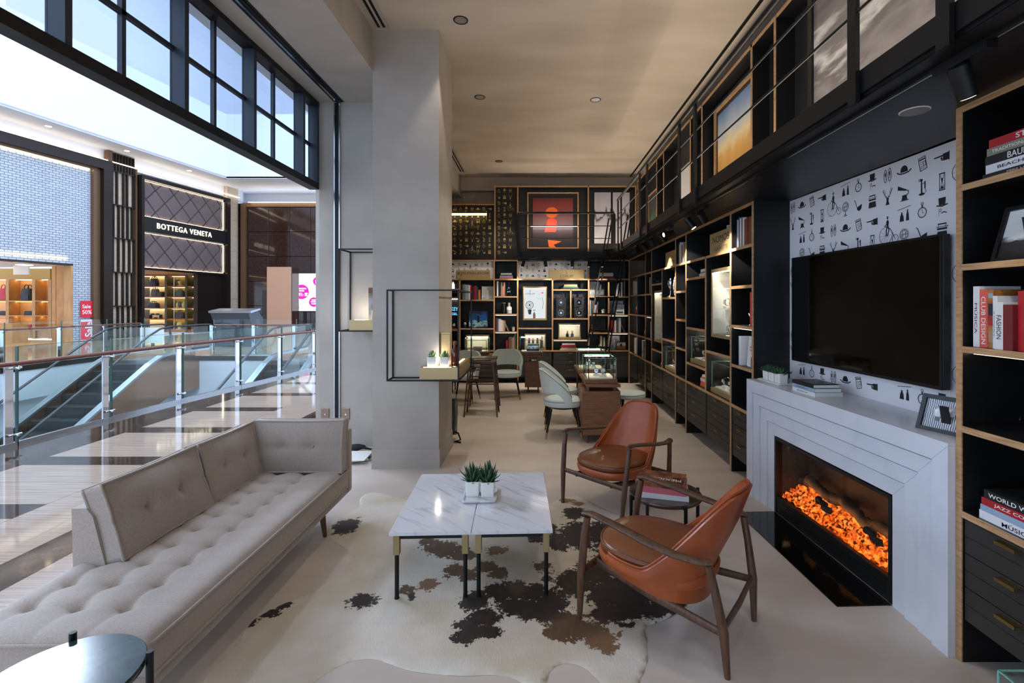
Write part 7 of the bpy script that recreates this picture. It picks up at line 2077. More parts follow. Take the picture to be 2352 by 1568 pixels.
# ---------------------------------------------------------------- third narrow bay and the corner bay
g = 'books in the third narrow bay'
book_row('on the second shelf of the third narrow bay', g, 'R', 8.08, 1.765, [('black', .05, .26), ('white', .03, .27), ('grey', .03, .26), ('black', .05, .27), ('white', .03, .25)])
led(4, mr, YV[6], YV[7], LV[0] - T)
book_row('on the fourth shelf of the third narrow bay', g, 'R', 7.96, 1.03, [('white', .03, .27), ('coral', .03, .26), ('grey', .03, .25)])
led(4, mr, YV[6], YV[7], LV[2] - T)
book_stack('on the third shelf, third narrow bay', g, 'R', 7.92, 1.40, [('darkred', .02, .18), ('brown', .02, .17)])
g = 'books in the corner bay'
book_row('in the far upper compartment of the corner bay', g, 'R', 9.40, 1.765, [('orange', .035, .26), ('white', .03, .27), ('orange', .03, .25), ('cream', .03, .27), ('white', .04, .26), ('lightblue', .05, .27), ('white', .03, .25)])
led(5, mr, YV[8], YV[9], LV[0] - T)
t = thing('teapot_stack', 'red and white stacked teapot in the far right corner bay', 'teapot', wpt('R', 9.05, 0.06, 1.4005)); p = wpt('R', 9.05, 0.06, 1.4005)
MB().lathe([(.05, 0), (.07, .03), (.06, .07), (.05, .08)], p, 18).build('pot', 'book_red', t); MB().lathe([(.045, .08), (.055, .11), (.04, .15), (.02, .16)], p, 18).build('cup', 'ceramic', t); MB().lathe([(.012, .16), (.018, .18), (.004, .19)], p, 10).build('knob', 'book_red', t)
book_stack('in the near lower compartment of the corner bay', g, 'R', 8.42, 1.03, [('darkred', .04, .26), ('grey', .03, .25), ('white', .025, .24), ('darkred', .03, .22), ('lightblue', .025, .2)])
book_row('in the lowest far compartment of the corner bay', g, 'R', 9.28, 0.65, [('cream', .035, .28), ('white', .04, .30), ('cream', .03, .29), ('white', .03, .29), ('tan', .03, .28), ('white', .04, .29)])
led(5, mr, YV[8], YV[9], LV[3] - T)
book_row('in the lowest near compartment of the corner bay', g, 'R', 8.62, 0.65, [('lightblue', .03, .30), ('white', .035, .30), ('navy', .03, .29), ('white', .03, .28), ('green', .05, .29), ('green', .04, .27), ('coral', .05, .18)])
led(5, mr, YV[7], YV[8], LV[3] - T)

# ---------------------------------------------------------------- bay right of the fireplace
g = 'books right of the fireplace'
book_stack('on the upper shelf right of the fireplace', g, 'R', 1.895, 2.13, [('black', .020, .37), ('white', .036, .34), ('black', .036, .345), ('taupe', .032, .33), ('red', .034, .31)], d=0.13, xf=XFN,
           texts={0: ('PÈRE LACHAISE', 'book_cream', .45), 1: ('BEACH HOUSE', 'ink', .36), 2: ('BAUHAUS', 'paper', .72), 3: ('TRADITIONAL INTERIORS', 'paper', .42), 4: ('STIK', 'paper', .62)})
easel_frame('black framed architecture photograph right of the fireplace', wpt('R', 1.93, 0.05, 1.7755, XFN), 0.30, 0.245, -PI / 2, 0.28, 'black', 'art_city', 0.018)
u = 2.135
XS_ = [('white', .030, .265, 'MÚSICA', 'ink'), ('coral', .036, .250, 'CLUB DESIGN', 'paper'), ('darkred', .028, .248, None, None), ('white', .020, .222, '葡萄酒品鑑家', 'ink'), ('white', .038, .196, 'FASHION', 'ink'), ('darkred', .04, .185, None, None), ('red', .05, .24, None, None)]
mat('book_gilt', (150, 40, 40), 0.4, col2=(176, 130, 62), scale=20, detail=3)
for i, (c, th, h, tx, tm) in enumerate(XS_):
    dd = [0.03, 0.03, 0.03, 0.025, 0.012, 0.01, 0.03][i]
    t = book('book', ['tall white spine with large dark lettering', 'coral red spine with white capitals', 'red and gilt decorated spine', 'slim white spine with small characters', 'short white spine with vertical capitals', 'short brown leather spine', 'red cloth spine'][i] + ' in the upright row right of the fireplace', wpt('R', u - th / 2, dd + 0.09, 1.4105, XFN), h, 0.18, th, 'book_gilt' if i == 2 else 'book_' + c, RZ['R'], stand=True, group=g)
    if tx:
        M_ = wm(t); lettering(tx, M_ @ Vector((0, -0.09, h * .47)), (0, 0, -1), M_.to_3x3() @ Vector((1, 0, 0)), height=th * .55, width=h * (.82 if i == 1 else .5), m=tm, parent=t, bold=0.012 if i == 1 else 0.0)
    if i == 2:
        M_ = wm(t)
        for zz, hh, mm_ in ((.9, .08, 'book_lightblue'), (.66, .2, 'book_navy'), (.42, .06, 'book_red'), (.2, .2, 'book_tan')):
            a = MB(); a.box(-th * .36, th * .36, -0.0908, -0.09, h * (zz - hh / 2), h * (zz + hh / 2)); a.build('spine_panel', mm_, t, world=False)
    u -= th + 0.001
led(6, mrn, 1.71, 2.174, 1.41 - T, 0.04)
book_stack('on the lowest shelf right of the fireplace', g, 'R', 1.93, 0.675, [('white', .036, .33), ('lightblue', .026, .32), ('red', .030, .31), ('black', .036, .295)], d=0.13, xf=XFN,
           texts={0: ('MÚSICA', 'ink', .62), 2: ('JAZZ COVERS', 'paper', .55), 3: ('WORLD WHISKY', 'paper', .5)})

# ================================================================== REAR WALL CONTENTS
def white_back(k, u0, u1, z0, z1, ph):
    o = B(u0, u1, YB + 0.05, YB + 0.055, z0, z1).build('printed_panel', 'wallpaper', CASES[k])
    b = motif_print('printed_motifs', 'ink', None, (u0, YB + 0.05, z0), (1, 0, 0), (0, 0, 1), u1 - u0, z1 - z0, cell=0.117, row=0.118, size=0.043, ph=ph)
    mw = b.matrix_world
    b.parent = CASES[k]; b.matrix_parent_inverse = wm(CASES[k]).inverted()
    b['label'] = 'black antique motifs'
white_back(7, XA + T / 2, XC - T / 2, ZR, ZT - T, 1)
white_back(9, XD + T / 2, XG - T / 2, ZR, ZT - T, 3)
led(7, mb_, XA, XC, ZT - T, 0.01, 'topled'); led(9, mb_, XD, XG, ZT - T, 0.01, 'topled')
sign('brass sign with monogram on the far left of the rear wall', 'B', -1.60, -0.92, ZR, 0.175, [('RJ', 0.09, 0.095, 0.085, 0.075), ('ROMAIN JEROME', 0.57, 0.105, 0.06, 0.53)])
sign('glowing brass sign with small key emblem in the middle of the rear wall', 'B', 0.262, 0.972, ZR, 0.185, [('CORUM', 0.5, 0.055, 0.055, 0.26), ('⚷', 0.5, 0.125, 0.055, 0.03)], m='signbrass')
t = thing('scent_bottle', 'small glowing white bottle beside the column on the rear wall', 'bottle', (-1.68, YB + 0.08, 1.9005)); p = Vector((-1.68, YB + 0.08, 1.9005))
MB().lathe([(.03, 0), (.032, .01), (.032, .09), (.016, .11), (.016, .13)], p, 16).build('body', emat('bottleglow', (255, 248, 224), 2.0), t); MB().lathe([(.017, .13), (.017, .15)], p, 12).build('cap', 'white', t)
gold_case('narrow gold showcase with blue pixel letters beside the column', 'B', -1.79, -1.555, 1.05, 1.73, 0.02, 0.16, mback='black')
tt = [o for o in bpy.data.objects if o.name.startswith('gold_case') and o.parent is None][-1]
emat('pixelblue', (110, 190, 255), 1.6)
lettering('KEY', (-1.665, YB + 0.165, 1.49), (1, 0, 0), (0, 0, 1), height=0.075, width=0.15, m='pixelblue', parent=tt, bold=0.02); lettering('GEL', (-1.665, YB + 0.165, 1.39), (1, 0, 0), (0, 0, 1), height=0.05, width=0.12, m='pixelblue', parent=tt, bold=0.02)
watch_stand('red-strapped watch in the narrow gold showcase beside the column', (-1.66, YB + 0.10, 1.086), m='book_red', s=1.4)
g = 'books in the left rear bay'
u = book_row('left of the white picture on the rear wall', g, 'B', -1.51, 1.679, [('black', .03, .31), ('grey', .025, .30), ('grey', .03, .31), ('lightblue', .035, .30), ('lightblue', .03, .30), ('white', .03, .29), ('red', .03, .28), ('black', .03, .28), ('darkred', .025, .27), ('red', .035, .28), ('blue', .025, .26)])
t = thing('pillar_candle', 'orange pillar candle between books and white picture', 'candle', (-1.15, YB + 0.10, 1.6795)); p = Vector((-1.155, YB + 0.10, 1.6795))
MB().lathe([(.03, 0), (.03, .20), (.026, .205), (.005, .195)], p, 18).build('wax', mat('candle', (206, 120, 50), 0.5), t); MB().cyl(p + Vector((0, 0, .195)), p + Vector((0, 0, .215)), .002, n=6).build('wick', 'ink', t)
easel_frame('pale framed picture glowing on the left rear shelf', (-0.985, YB + 0.08, 1.6795), 0.235, 0.27, 0, 0.12, 'ceramic', 'art_white', 0.012)
led(7, mb_, XB_, XC, ZR - T); led(7, mb_, XA, XB_, ZR - T)
easel_frame('blue picture of a motorcyclist on the left rear shelf', (-1.175, YB + 0.12, 1.1055), 0.39, 0.35, 0, 0.06, 'black', 'art_bike', 0.004, 0.01)
t = thing('toy_figure', 'tiny black and white figurine left of the motorcyclist picture', 'figurine', (-1.44, YB + 0.08, 1.1055)); p = Vector((-1.44, YB + 0.08, 1.1055))
MB().lathe([(.022, 0), (.026, .03), (.018, .06)], p, 12).build('body', 'black', t); MB().ball((p.x, p.y, p.z + .085), .028, n=12, m=8).build('head', 'ceramic', t); B(p.x - .02, p.x + .02, p.y - .03, p.y - .02, p.z + .08, p.z + .095).build('mask', 'black', t)
led(7, mb_, XB_, XC, 1.679 - T)
gold_case('gold lit watch case behind the left rear showcase', 'B', -1.42, -0.95, 0.664, 0.97, 0.05, 0.2, mback='litfloor')
book_stack('on the top shelf of the narrow rear bay', 'stack in the narrow rear bay', 'B', -0.60, ZR, [('pink', .03, .27), ('lightblue', .03, .26), ('purple', .025, .25), ('white', .03, .22), ('black', .025, .24)])
led(8, mb_, XC, XD, ZT - T)
book_row('beside the silver tower in the narrow rear bay', 'books by the silver tower', 'B', -0.815, 1.749, [('black', .028, .29), ('white', .025, .30), ('black', .03, .28), ('black', .025, .29), ('grey', .03, .28), ('coral', .02, .20), ('tan', .025, .28), ('black', .02, .27)])
t = thing('tower_ornament', 'silver lattice tower ornament in the narrow rear bay', 'ornament', (-0.54, YB + 0.10, 1.7495)); p = Vector((-0.55, YB + 0.10, 1.7495))
for sx in (-1, 1):
    for sy in (-1, 1):
        MB().tube([p + Vector((.055 * sx, .055 * sy, 0)), p + Vector((.028 * sx, .028 * sy, .09)), p + Vector((.012 * sx, .012 * sy, .18)), p + Vector((0, 0, .30))], [.006, .005, .004, .002], 6).build('leg', 'chrome', t)
for zz, w_ in ((.09, .034), (.17, .018)): MB().cbox(p.x - w_, p.x + w_, p.y - w_, p.y + w_, p.z + zz - .005, p.z + zz + .005, .001).build('platform', 'chrome', t)
led(8, mb_, XC, XD, ZR - T)
t = thing('ribbed_vase', 'black ribbed vase in the narrow rear bay', 'vase', (-0.655, YB + 0.1, 1.3945)); p = Vector((-0.655, YB + 0.1, 1.3945))
MB().lathe([(.04 + (.006 if k % 2 else 0), k * .021) for k in range(11)], p, 20).build('body', 'black', t); MB().lathe([(.046, .212), (.04, .225), (.03, .225)], p, 20).build('rim', 'ceramic', t)
t = thing('bottle_vase', 'white banded bottle vase in the narrow rear bay', 'vase', (-0.54, YB + 0.1, 1.3945)); p = Vector((-0.545, YB + 0.1, 1.3945))
MB().lathe([(.05, 0), (.055, .01), (.055, .13), (.025, .155)], p, 20).build('body', 'ceramic', t); MB().lathe([(.024, .155), (.024, .225), (.018, .225)], p, 16).build('neck', 'ceramic', t); MB().lathe([(.0556, .06), (.0556, .068)], p, 20).build('band', 'ink', t)
led(8, mb_, XC, XD, 1.749 - T)
g = 'books in the fourth compartment of the narrow rear bay'
book_row('beside the small plant in the narrow rear bay', g, 'B', -0.815, 1.04, [('darkred', .025, .27), ('purple', .022, .26), ('lightblue', .022, .25), ('white', .03, .25), ('white', .03, .23), ('cream', .03, .22), ('tan', .03, .215)])
leaning_book('pale grey book leaning against the row beside the small plant', 'B', -0.555, 1.04, .22, .02, 'grey', -0.45, group=g)
succulent('small green plant in a white pot in the narrow rear bay', (-0.455, YB + 0.09, 1.0405), 0.075, 0.085, 0.055, 0.05, m='succulent_light', spiky=False, seed=51, shape='round')
led(8, mb_, XC, XD, 1.394 - T)
book_row('on the lowest shelf of the narrow rear bay', 'books low in the narrow rear bay', 'B', -0.60, 0.663, [('red', .025, .20), ('black', .025, .23), ('brown', .03, .25), ('brown', .03, .26), ('grey', .03, .25), ('pink', .02, .27), ('green', .035, .31)])
led(8, mb_, XC, XD, 1.04 - T)
# lit poster case
gold_case('large gold framed lit watch poster on the rear wall', 'B', -0.262, 0.218, 1.265, 1.945, 0.05, 0.10, mback='litfloor')
tt = [o for o in bpy.data.objects if o.name.startswith('gold_case') and o.parent is None][-1]
PY = YB + 0.143
emat('posterlit', (246, 246, 250), 0.9)
B(-0.235, 0.191, PY, PY + 0.001, 1.30, 1.91).build('poster', 'posterlit', tt)
lettering('CORUM', (-0.12, PY, 1.80), (1, 0, 0), (0, 0, 1), height=0.032, width=0.19, m='ink', parent=tt); lettering('⚷', (-0.12, PY, 1.86), (1, 0, 0), (0, 0, 1), height=0.045, m='ink', parent=tt)
def flat(P, m, nm='poster_print', y=PY - 0.001):
    b = MB(); ar = sum(P[i][0] * P[(i + 1) % len(P)][1] - P[(i + 1) % len(P)][0] * P[i][1] for i in range(len(P)))
    P = P if ar > 0 else P[::-1]
    b.add([(q[0], y, q[1]) for q in P], [tuple(range(len(P)))]); b.build(nm, m, tt)
for P in ringst(-0.13, 1.57, .075, .014, 24) + ringst(-0.13, 1.57, .045, .008, 20): flat(P, 'book_grey')
flat(el(-0.13, 1.57, .02), 'book_navy'); flat([(-0.17, 1.48), (-0.09, 1.48), (-0.10, 1.38), (-0.15, 1.38)], 'book_black'); flat([(-0.06, 1.30), (-0.01, 1.30), (-0.01, 1.40), (-0.06, 1.40)], 'book_brown'); flat([(-0.045, 1.40), (-0.025, 1.40), (-0.025, 1.43), (-0.045, 1.43)], 'book_black')
for sx in (-1, 1): flat([(-0.035, 1.465), (-0.035 + .02 * sx, 1.48), (-0.035 + .02 * sx, 1.45)], 'ink')
flat(el(0.13, 1.82, .022), 'book_coral'); 
for P in st([(0.13, 1.84), (0.125, 1.88)], .006) + st([(0.05, 1.80), (0.09, 1.78)], .008) + st([(0.02, 1.72), (0.10, 1.69), (0.13, 1.72), (0.15, 1.60), (0.13, 1.5)], .012): flat(P, 'book_lightblue')
gold_case('gold lit watch case behind the miniature machine', 'B', -0.23, 0.20, 0.664, 0.99, 0.05, 0.2, mback='litfloor')
gold_case('gold lit watch case right of the centre of the rear wall', 'B', 0.455, 0.905, 0.8825, 1.20, 0.05, 0.2, mback='litfloor')
for i, (xx, zz) in enumerate(((0.64, 0.918), (0.74, 0.918))):
    t = thing('watch_bust', ['left', 'right'][i] + ' dark watch bust in the gold case right of centre', 'watch', (xx, YB + 0.13, zz), group='watch busts')
    MB().lathe([(.03, 0), (.03, .06), (.012, .08), (.012, .10)], (xx, YB + 0.13, zz), 14).build('bust', 'black', t); MB().cyl((xx, YB + .125, zz + .11), (xx, YB + .112, zz + .112), .018, n=14).build('watch', 'book_orange', t)
for i, (xx, mm_) in enumerate(((-0.14, 'book_red'), (-0.06, 'book_orange'), (0.03, 'book_black'), (0.12, 'book_orange'))):
    t = thing('watch_bust', ['red', 'orange', 'black', 'copper'][i] + ' watch on a bust above the miniature machine', 'watch', (xx, YB + 0.13, 0.7), group='watch busts above the machine')
    MB().lathe([(.025, 0), (.025, .14), (.012, .16), (.012, .17)], (xx, YB + 0.13, 0.70), 12).build('bust', 'black', t); MB().cyl((xx, YB + .12, .885), (xx, YB + .107, .887), .02, n=14).build('watch', mm_, t)
led(9, mb_, XD, XE, ZR - T)
book_stack('on the shelf above the watch winders', 'books above the watch winders', 'B', 0.70, 1.889, [('black', .025, .37), ('green', .03, .30), ('tan', .04, .27)])
led(9, mb_, XE, XG, ZR - T)
for k, (xa, xc) in enumerate(((XE + T / 2, XE2 - T / 2), (XE2 + T / 2, XG - T / 2))):
    t = thing('portrait_print', ['curly-haired', 'short-haired'][k] + ' grey portrait print lining the watch winder niche', 'picture', ((xa + xc) / 2, YB + 0.3, 1.3075))
    B(xa, xc, YB + 0.315, YB + 0.325, 1.3075, 1.85).build('print', 'art_face', t); B(xa, xc, YB + 0.325, YB + 0.33, 1.3075, 1.85).build('backing', 'black', t)
    xm = (xa + xc) / 2 - 0.01
    for j in range(2):
        z_ = 1.3075 + j * 0.21
        t = thing('watch_winder', '%s black watch winder cube in the %s niche' % (['lower', 'upper'][j], ['left', 'right'][k]), 'watch winder', (xm, YB + 0.12, z_), group='watch winders')
        MB().cbox(xm - .105, xm + .105, YB + .04, YB + .24, z_, z_ + .208, .004).build('case', 'black', t)
        MB().tube([(xm + .06 * math.cos(a), YB + .036, z_ + .105 + .06 * math.sin(a)) for a in [2 * PI * q / 24 for q in range(25)]], .005, 6).build('bezel', 'chrome', t)
        MB().cyl((xm, YB + .04, z_ + .105), (xm, YB + .034, z_ + .105), .052, n=24).build('window', 'tv', t); MB().cyl((xm, YB + .034, z_ + .105), (xm, YB + .030, z_ + .105), .022, n=16).build('watch', 'steel', t)
led(9, mb_, XE, XE2, 1.889 - T); led(9, mb_, XE2, XG, 1.889 - T)
book_stack('under the gold case right of centre', 'white and red stack', 'B', 0.66, 0.663, [('white', .025, .35), ('cream', .02, .32), ('red', .055, .30), ('white', .03, .26)])
led(9, mb_, XE, XG, .882 - T)
g = 'books behind the ladder'
book_stack('on the top shelf behind the ladder', g, 'B', 1.42, ZR, [('red', .03, .32), ('black', .02, .30), ('white', .035, .28), ('cream', .035, .28), ('black', .025, .24)])
led(10, mb_, XG, XH, ZT - T)
easel_frame('bright landscape print behind the upper part of the ladder', (1.20, YB + 0.16, 1.7495), 0.20, 0.30, 0, 0.05, 'white', 'art_tree', 0.006)
easel_frame('black framed ring picture behind the upper part of the ladder', (1.29, YB + 0.06, 1.7495), 0.19, 0.15, 0, 0.15, 'black', gart('art_ring', [(0.0, (60, 60, 64)), (0.5, (96, 96, 100)), (1.0, (54, 54, 58))], 0.4, 3).name, 0.015)
book_row('right of the ladder on the second shelf', g, 'B', 1.63, 1.749, [('white', .03, .24), ('cream', .025, .26), ('black', .03, .26), ('white', .025, .28), ('black', .03, .30), ('grey', .025, .31)])
led(10, mb_, XG, XG2, ZR - T); led(10, mb_, XG2, XH, ZR - T)
book_row('left of the ladder on the third shelf', g, 'B', 1.085, 1.381, [('lightblue', .025, .30), ('black', .025, .29), ('brown', .025, .28), ('grey', .025, .20), ('lightblue', .03, .19), ('orange', .025, .20)])
succulent('small green plant in a white pot behind the ladder', (1.365, YB + 0.08, 1.3815), 0.075, 0.085, 0.055, 0.05, m='succulent_light', spiky=False, seed=61, shape='round')
easel_frame('white framed bow tie print right of the ladder', (1.70, YB + 0.08, 1.3815), 0.18, 0.20, 0, 0.12, 'white', 'art_sail', 0.02)
easel_frame('large grey print behind the bow tie print', (1.65, YB + 0.2, 1.3815), 0.30, 0.28, 0, 0.03, 'black', 'art_tree', 0.006)
led(10, mb_, XG, XG2, 1.749 - T); led(10, mb_, XG2, XH, 1.749 - T)
t = thing('candle_set', 'red and white candles on a dark tray left of the ladder', 'candles', (1.16, YB + 0.08, 1.0185))
B(1.10, 1.30, YB + .03, YB + .15, 1.0185, 1.03).build('tray', 'book_brown', t)
for xx, hh, mm_ in ((1.135, .15, 'book_coral'), (1.165, .10, 'ceramic')): MB().cyl((xx, YB + .09, 1.03), (xx, YB + .09, 1.03 + hh), .012, n=10).build('candle', mm_, t)
g = 'red and white books right of the ladder'
book_row('among red and white spines right of the ladder', g, 'B', 1.515, 1.018, [('red', .035, .25), ('red', .03, .25), ('white', .04, .25), ('black', .02, .24), ('grey', .03, .27), ('white', .04, .29)])
leaning_book('grey book leaning on the red and white row', 'B', 1.79, 1.018, .25, .02, 'grey', -0.45, group=g)
led(10, mb_, XG2, XH, 1.381 - T)
leaning_book('cream book leaning at the foot of the ladder', 'B', 1.24, .663, .26, .02, 'cream', 0.5)
book_row('at the foot of the ladder', 'books at the ladder foot', 'B', 1.30, .663, [('cream', .03, .28), ('green', .03, .27), ('cream', .03, .26)])
easel_frame('pale photograph with bright rim at the lower right of the rear wall', (1.60, YB + 0.14, 0.6635), 0.22, 0.28, 0, 0.06, 'ceramic', 'art_tree', 0.008)
easel_frame('black framed sand dune landscape at the lower right of the rear wall', (1.725, YB + 0.05, 0.6635), 0.21, 0.17, 0, 0.15, 'black', 'art_land', 0.014)
led(10, mb_, XG2, XH, 1.018 - T)

# ================================================================== UPPER LEVEL PICTURES AND WALLPAPER
def upper_print(label, u0, u1, z0, z1, ph):
    t = thing('wallpaper', label, 'wallpaper', ((u0 + u1) / 2, YU + 0.03, z0))
    B(u0, u1, YU + 0.034, YU + 0.039, z0, z1).build('paper', 'blackpaper', t)
    motif_print('printed_motifs', 'goldink', t, (u0, YU + 0.034, z0), (1, 0, 0), (0, 0, 1), u1 - u0, z1 - z0, cell=0.118, row=0.125, size=0.05, ph=ph)
upper_print('wide black wallpaper with gold antique motifs beside the column', -2.18, -0.845, 2.50, 3.585, 1)
upper_print('narrow tall black wallpaper with gold antique motifs left of the sunset', -0.815, -0.385, 2.50, 3.95, 6)
t = thing('wall_lamp', 'long glowing linear wall lamp on the gold motif wallpaper', 'lamp', (-1.4, YU - 0.05, 3.4))
B(-2.1, -0.99, YU - 0.10, YU - 0.07, 3.375, 3.405).build('tube', emat('tubewarm', (255, 222, 160), 9.0), t)
B(-2.1, -0.98, YU - 0.105, YU - 0.065, 3.406, 3.416).build('housing', 'brassd', t)
for xx in (-1.42, -1.0): B(xx - .008, xx + .008, YU - .085, YU + .033, 3.28, 3.47).build('bracket', 'brassd', t)
# sunset picture
t = thing('framed_picture', 'large framed picture of a red sun over water above the rear railing', 'picture', (0.43, YU + 0.1, 2.70))
fx0, fx1, fz0, fz1, fy = bx_(1211, 9.9), bx_(1329, 9.9), bz_(571, 9.9), bz_(442, 9.9), YU + 0.11
for a in ((fx0, fx1, fz0, fz0 + .025), (fx0, fx1, fz1 - .025, fz1), (fx0, fx0 + .025, fz0 + .025, fz1 - .025), (fx1 - .025, fx1, fz0 + .025, fz1 - .025)): B(a[0], a[1], fy - .03, fy, a[2], a[3]).build('frame', 'ply', t)
B(fx0 + .025, fx1 - .025, fy - .008, fy, fz0 + .025, fz1 - .025).build('mount', 'blackpaper', t)
ax0, ax1, az0, az1 = fx0 + .115, fx1 - .115, fz0 + .05, fz1 - .115
B(ax0, ax1, fy - .010, fy - .008, az0, az1).build('print', 'art_sunset', t)
emat('sunorange', (255, 104, 44), 0.75); mat('sunred', (228, 76, 56), 0.4)
def fl2(P, m, y): 
    b = MB(); ar = sum(P[i][0] * P[(i + 1) % len(P)][1] - P[(i + 1) % len(P)][0] * P[i][1] for i in range(len(P)))
    P = P if ar > 0 else P[::-1]
    b.add([(q[0], y, q[1]) for q in P], [tuple(range(len(P)))]); b.build('sun_print', m, t)
sx_, sz_ = ax0 + (ax1 - ax0) * .47, az0 + (az1 - az0) * .70
mat('sunmat', (250, 110, 50), 0.4)
fl2(el(sx_, sz_, .127, .11, 28), 'sunmat', fy - .0115)
fl2(el(sx_, sz_ - .20, .105, .085, 20), 'sunred', fy - .0113)
fl2([(sx_ - .15, sz_ - .40), (sx_ + .08, sz_ - .40), (sx_ + .11, sz_ - .25), (sx_ - .11, sz_ - .25)], 'sunred', fy - .0112)
fl2([(sx_ - .08, sz_ - .56), (sx_ + .2, sz_ - .59), (sx_ + .04, sz_ - .66), (sx_ + .13, sz_ - .76), (sx_ - .06, sz_ - .70)], 'sunmat', fy - .0112)
t = thing('picture_light', 'bright horizontal tube lamp in front of the sunset picture', 'lamp', (0.43, YU - 0.02, 3.18))
lx0, lx1, lz = bx_(1219, 9.75), bx_(1326, 9.75), bz_(519, 9.75)
B(lx0, lx1, 9.74, 9.755, lz - .008, lz + .008).build('tube', emat('tubewhite', (255, 250, 240), 20.0), t)
for xx in (lx0 + .05, lx1 - .05): B(xx - .004, xx + .004, 9.755, fy, lz - .004, lz + .004).build('bracket', 'blackm', t)
# two-part black and white picture
for i, (p0, p1) in enumerate(((1365, 1403), (1407.5, 1446))):
    t = thing('framed_picture', ['left', 'right'][i] + ' half of the abstract black and white picture pair', 'picture', (bx_((p0 + p1) / 2, 9.9), YU + 0.12, 2.72), group='abstract picture pair')
    x0_, x1_ = bx_(p0, 9.9), bx_(p1, 9.9)
    B(x0_, x1_, YU + 0.10, YU + 0.12, bz_(559, 9.9), bz_(442, 9.9)).build('print', 'art_mono', t); B(x0_ - .01, x1_ + .01, YU + .12, YU + .14, bz_(560, 9.9), bz_(441, 9.9)).build('frame', 'black', t)
# pictures on the right-hand upper wall
def upic(label, y0, y1, z0, z1, art, mfr, bw, d=0.10, mount=0.0):
    t = thing('framed_picture', label, 'picture', (XU + d, (y0 + y1) / 2, z0))
    for a in ((y0, y1, z0, z0 + bw), (y0, y1, z1 - bw, z1), (y0, y0 + bw, z0 + bw, z1 - bw), (y1 - bw, y1, z0 + bw, z1 - bw)): B(XU + d, XU + d + .03, a[0], a[1], a[2], a[3]).build('frame', mfr, t)
    if mount: B(XU + d + .022, XU + d + .03, y0 + bw, y1 - bw, z0 + bw, z1 - bw).build('mount', 'black', t)
    B(XU + d + .018, XU + d + .022, y0 + bw + mount, y1 - bw - mount, z0 + bw + mount, z1 - bw - mount).build('print', art, t)
    return t
upic('framed desert dune photograph with blue sky on the upper right level', 4.52, 5.66, 2.66, 3.84, 'art_desert', 'ply', 0.03, mount=0.05)
upic('framed sailing photograph on the upper right level', 6.35, 7.15, 2.66, 3.55, 'art_sail', 'black', 0.015)
upic('print with white dots in the narrow upper compartment', 5.82, 6.17, 2.64, 3.65, gart('art_dots', [(0.0, (230, 228, 228)), (0.15, (80, 72, 70)), (1.0, (92, 84, 82))], 0.0, 1).name, 'black', 0.012)
tt = [o for o in bpy.data.objects if o.name.startswith('framed_picture') and o.parent is None][-1]
for k, (yy, zz) in enumerate(((6.08, 3.45), (6.08, 3.15), (6.08, 2.9), (5.93, 3.5), (5.93, 3.1))):
    b = MB(); b.prism([(yy + .05 * math.cos(a), zz + .07 * math.sin(a)) for a in [2 * PI * q / 16 for q in range(16)]], XU + .1155, XU + .1175, 'x'); b.build('dot', 'white', tt)
upic('dark print with bright green glow at the far end of the upper level', 8.05, 9.0, 2.66, 3.6, 'art_green', 'ply', 0.02)
upic('huge grey photograph of a breaking sea wave on the upper right level', 0.2, 3.58, 2.62, 3.96, 'art_wave', 'black', 0.05, d=0.03)
# ================================================================== TRACK SPOTLIGHTS
def spotlight(label, c, aim, track, group, on=True, energy=18, spot=42):
    """cylinder head on a driver box hung from the track"""
    t = thing('track_spotlight', label, 'spotlight', c, 0.0, group)
    c = Vector(c)
    if track == 'R': B(c.x - .018, c.x + .018, c.y - .11, c.y + .11, c.z - .03, c.z - .004).build('driver_box', 'blackm', t)
    else: B(c.x - .11, c.x + .11, c.y - .018, c.y + .018, c.z - .03, c.z - .004).build('driver_box', 'blackm', t)
    MB().cyl(c + Vector((0, 0, -.03)), c + Vector((0, 0, -.06)), .010, n=8).build('swivel', 'blackm', t)
    d = (Vector(aim) - c).normalized()
    h = c + Vector((0, 0, -.085))
    MB().cyl(h - d * .05, h + d * .065, .032, n=18).build('head', 'blackm', t)
    MB().cyl(h + d * .0655, h + d * .067, .024, n=16).build('lens', emat('spotlens', (255, 240, 214), 10) if on else 'black', t)
    if on: lamp('spot_lamp', 'SPOT', h + d * .075, energy, LED, aim, .02, spot=spot, blend=.6)
    return t
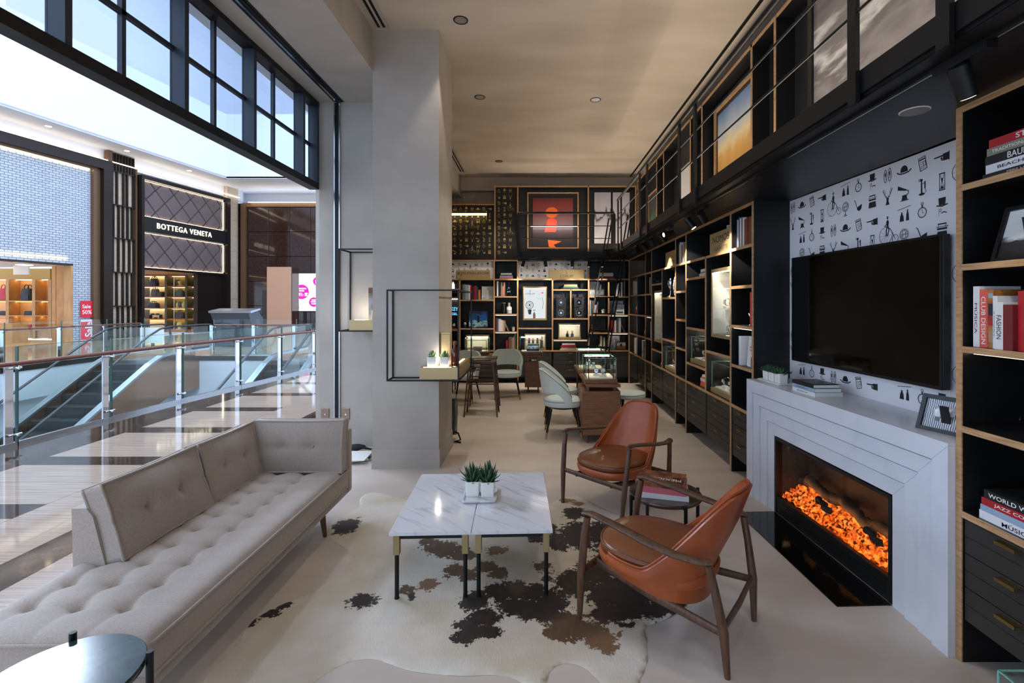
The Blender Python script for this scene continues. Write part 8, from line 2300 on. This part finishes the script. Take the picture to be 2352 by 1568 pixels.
t = thing('lighting_track', 'long black lighting track under the right-hand mezzanine', 'track', (1.5, 5, ZT)); B(1.485, 1.52, 0.5, 9.2, ZT - .012, ZT).build('rail', 'blackm', t); B(1.499, 1.506, 0.5, 9.2, ZT - .013, ZT - .012).build('groove', 'steel', t)
t = thing('lighting_track', 'short black lighting track under the rear mezzanine', 'track', (0.6, 9.5, ZT)); B(-0.30, 1.38, 9.46, 9.495, ZT - .012, ZT).build('rail', 'blackm', t)
gR, gB = 'spotlights on the long track', 'spotlights on the rear track'
zt_ = ZT - .008
YS = [1.70, 4.36, 4.72, 5.45, 5.72, 6.25, 6.72, 7.25, 7.62]
AIM = [(2.15, 1.95, 1.2), (2.1, 4.9, 1.9), (2.1, 4.5, 1.6), (-0.94, 5.05, 1.9), (2.1, 6.2, 1.9), (2.1, 6.6, 1.2), (2.1, 6.9, 1.9), (0.3, 9.8, 1.5), (-0.9, 9.8, 1.4)]
for i, (y_, a) in enumerate(zip(YS, AIM)):
    spotlight('black cylinder spotlight on the long track, %s from the front' % ORD[i], (1.50, y_, zt_), a, 'R', gR, energy=(55 if i > 6 else 40) if i else 6, spot=42 if i > 6 else 46)
for i, p_ in enumerate((1202, 1253, 1315, 1354, 1384)):
    x_ = bx_(p_, 9.45)
    spotlight('black cylinder spotlight on the rear track, %s from the left' % ORD[i], (x_, 9.478, zt_), (x_ + [-.45, .25, 0.02, -.25, 0.05][i], 9.80, 1.0), 'B', gB, energy=21, spot=80)
t = thing('ceiling_speaker', 'flat round speaker in the mezzanine underside above the television', 'speaker', (1.73, 2.2, ZT))
MB().lathe([(.055, -.004), (.06, -.002), (.06, 0)], (1.73, 2.21, ZT), 28).build('ring', 'white', t); MB().lathe([(.055, -.005), (.01, -.005)], (1.73, 2.21, ZT), 28).build('grille', mat('spkgrey', (140, 138, 138), .6), t)
# corner of a glass showcase at the lower right edge
vitrine('corner of a glass showcase at the lower right edge of the view', (1.66, 1.34, 0), 0.46, 0.36, 0.25, 0.20, 'deskwood', led=False, inner=None)
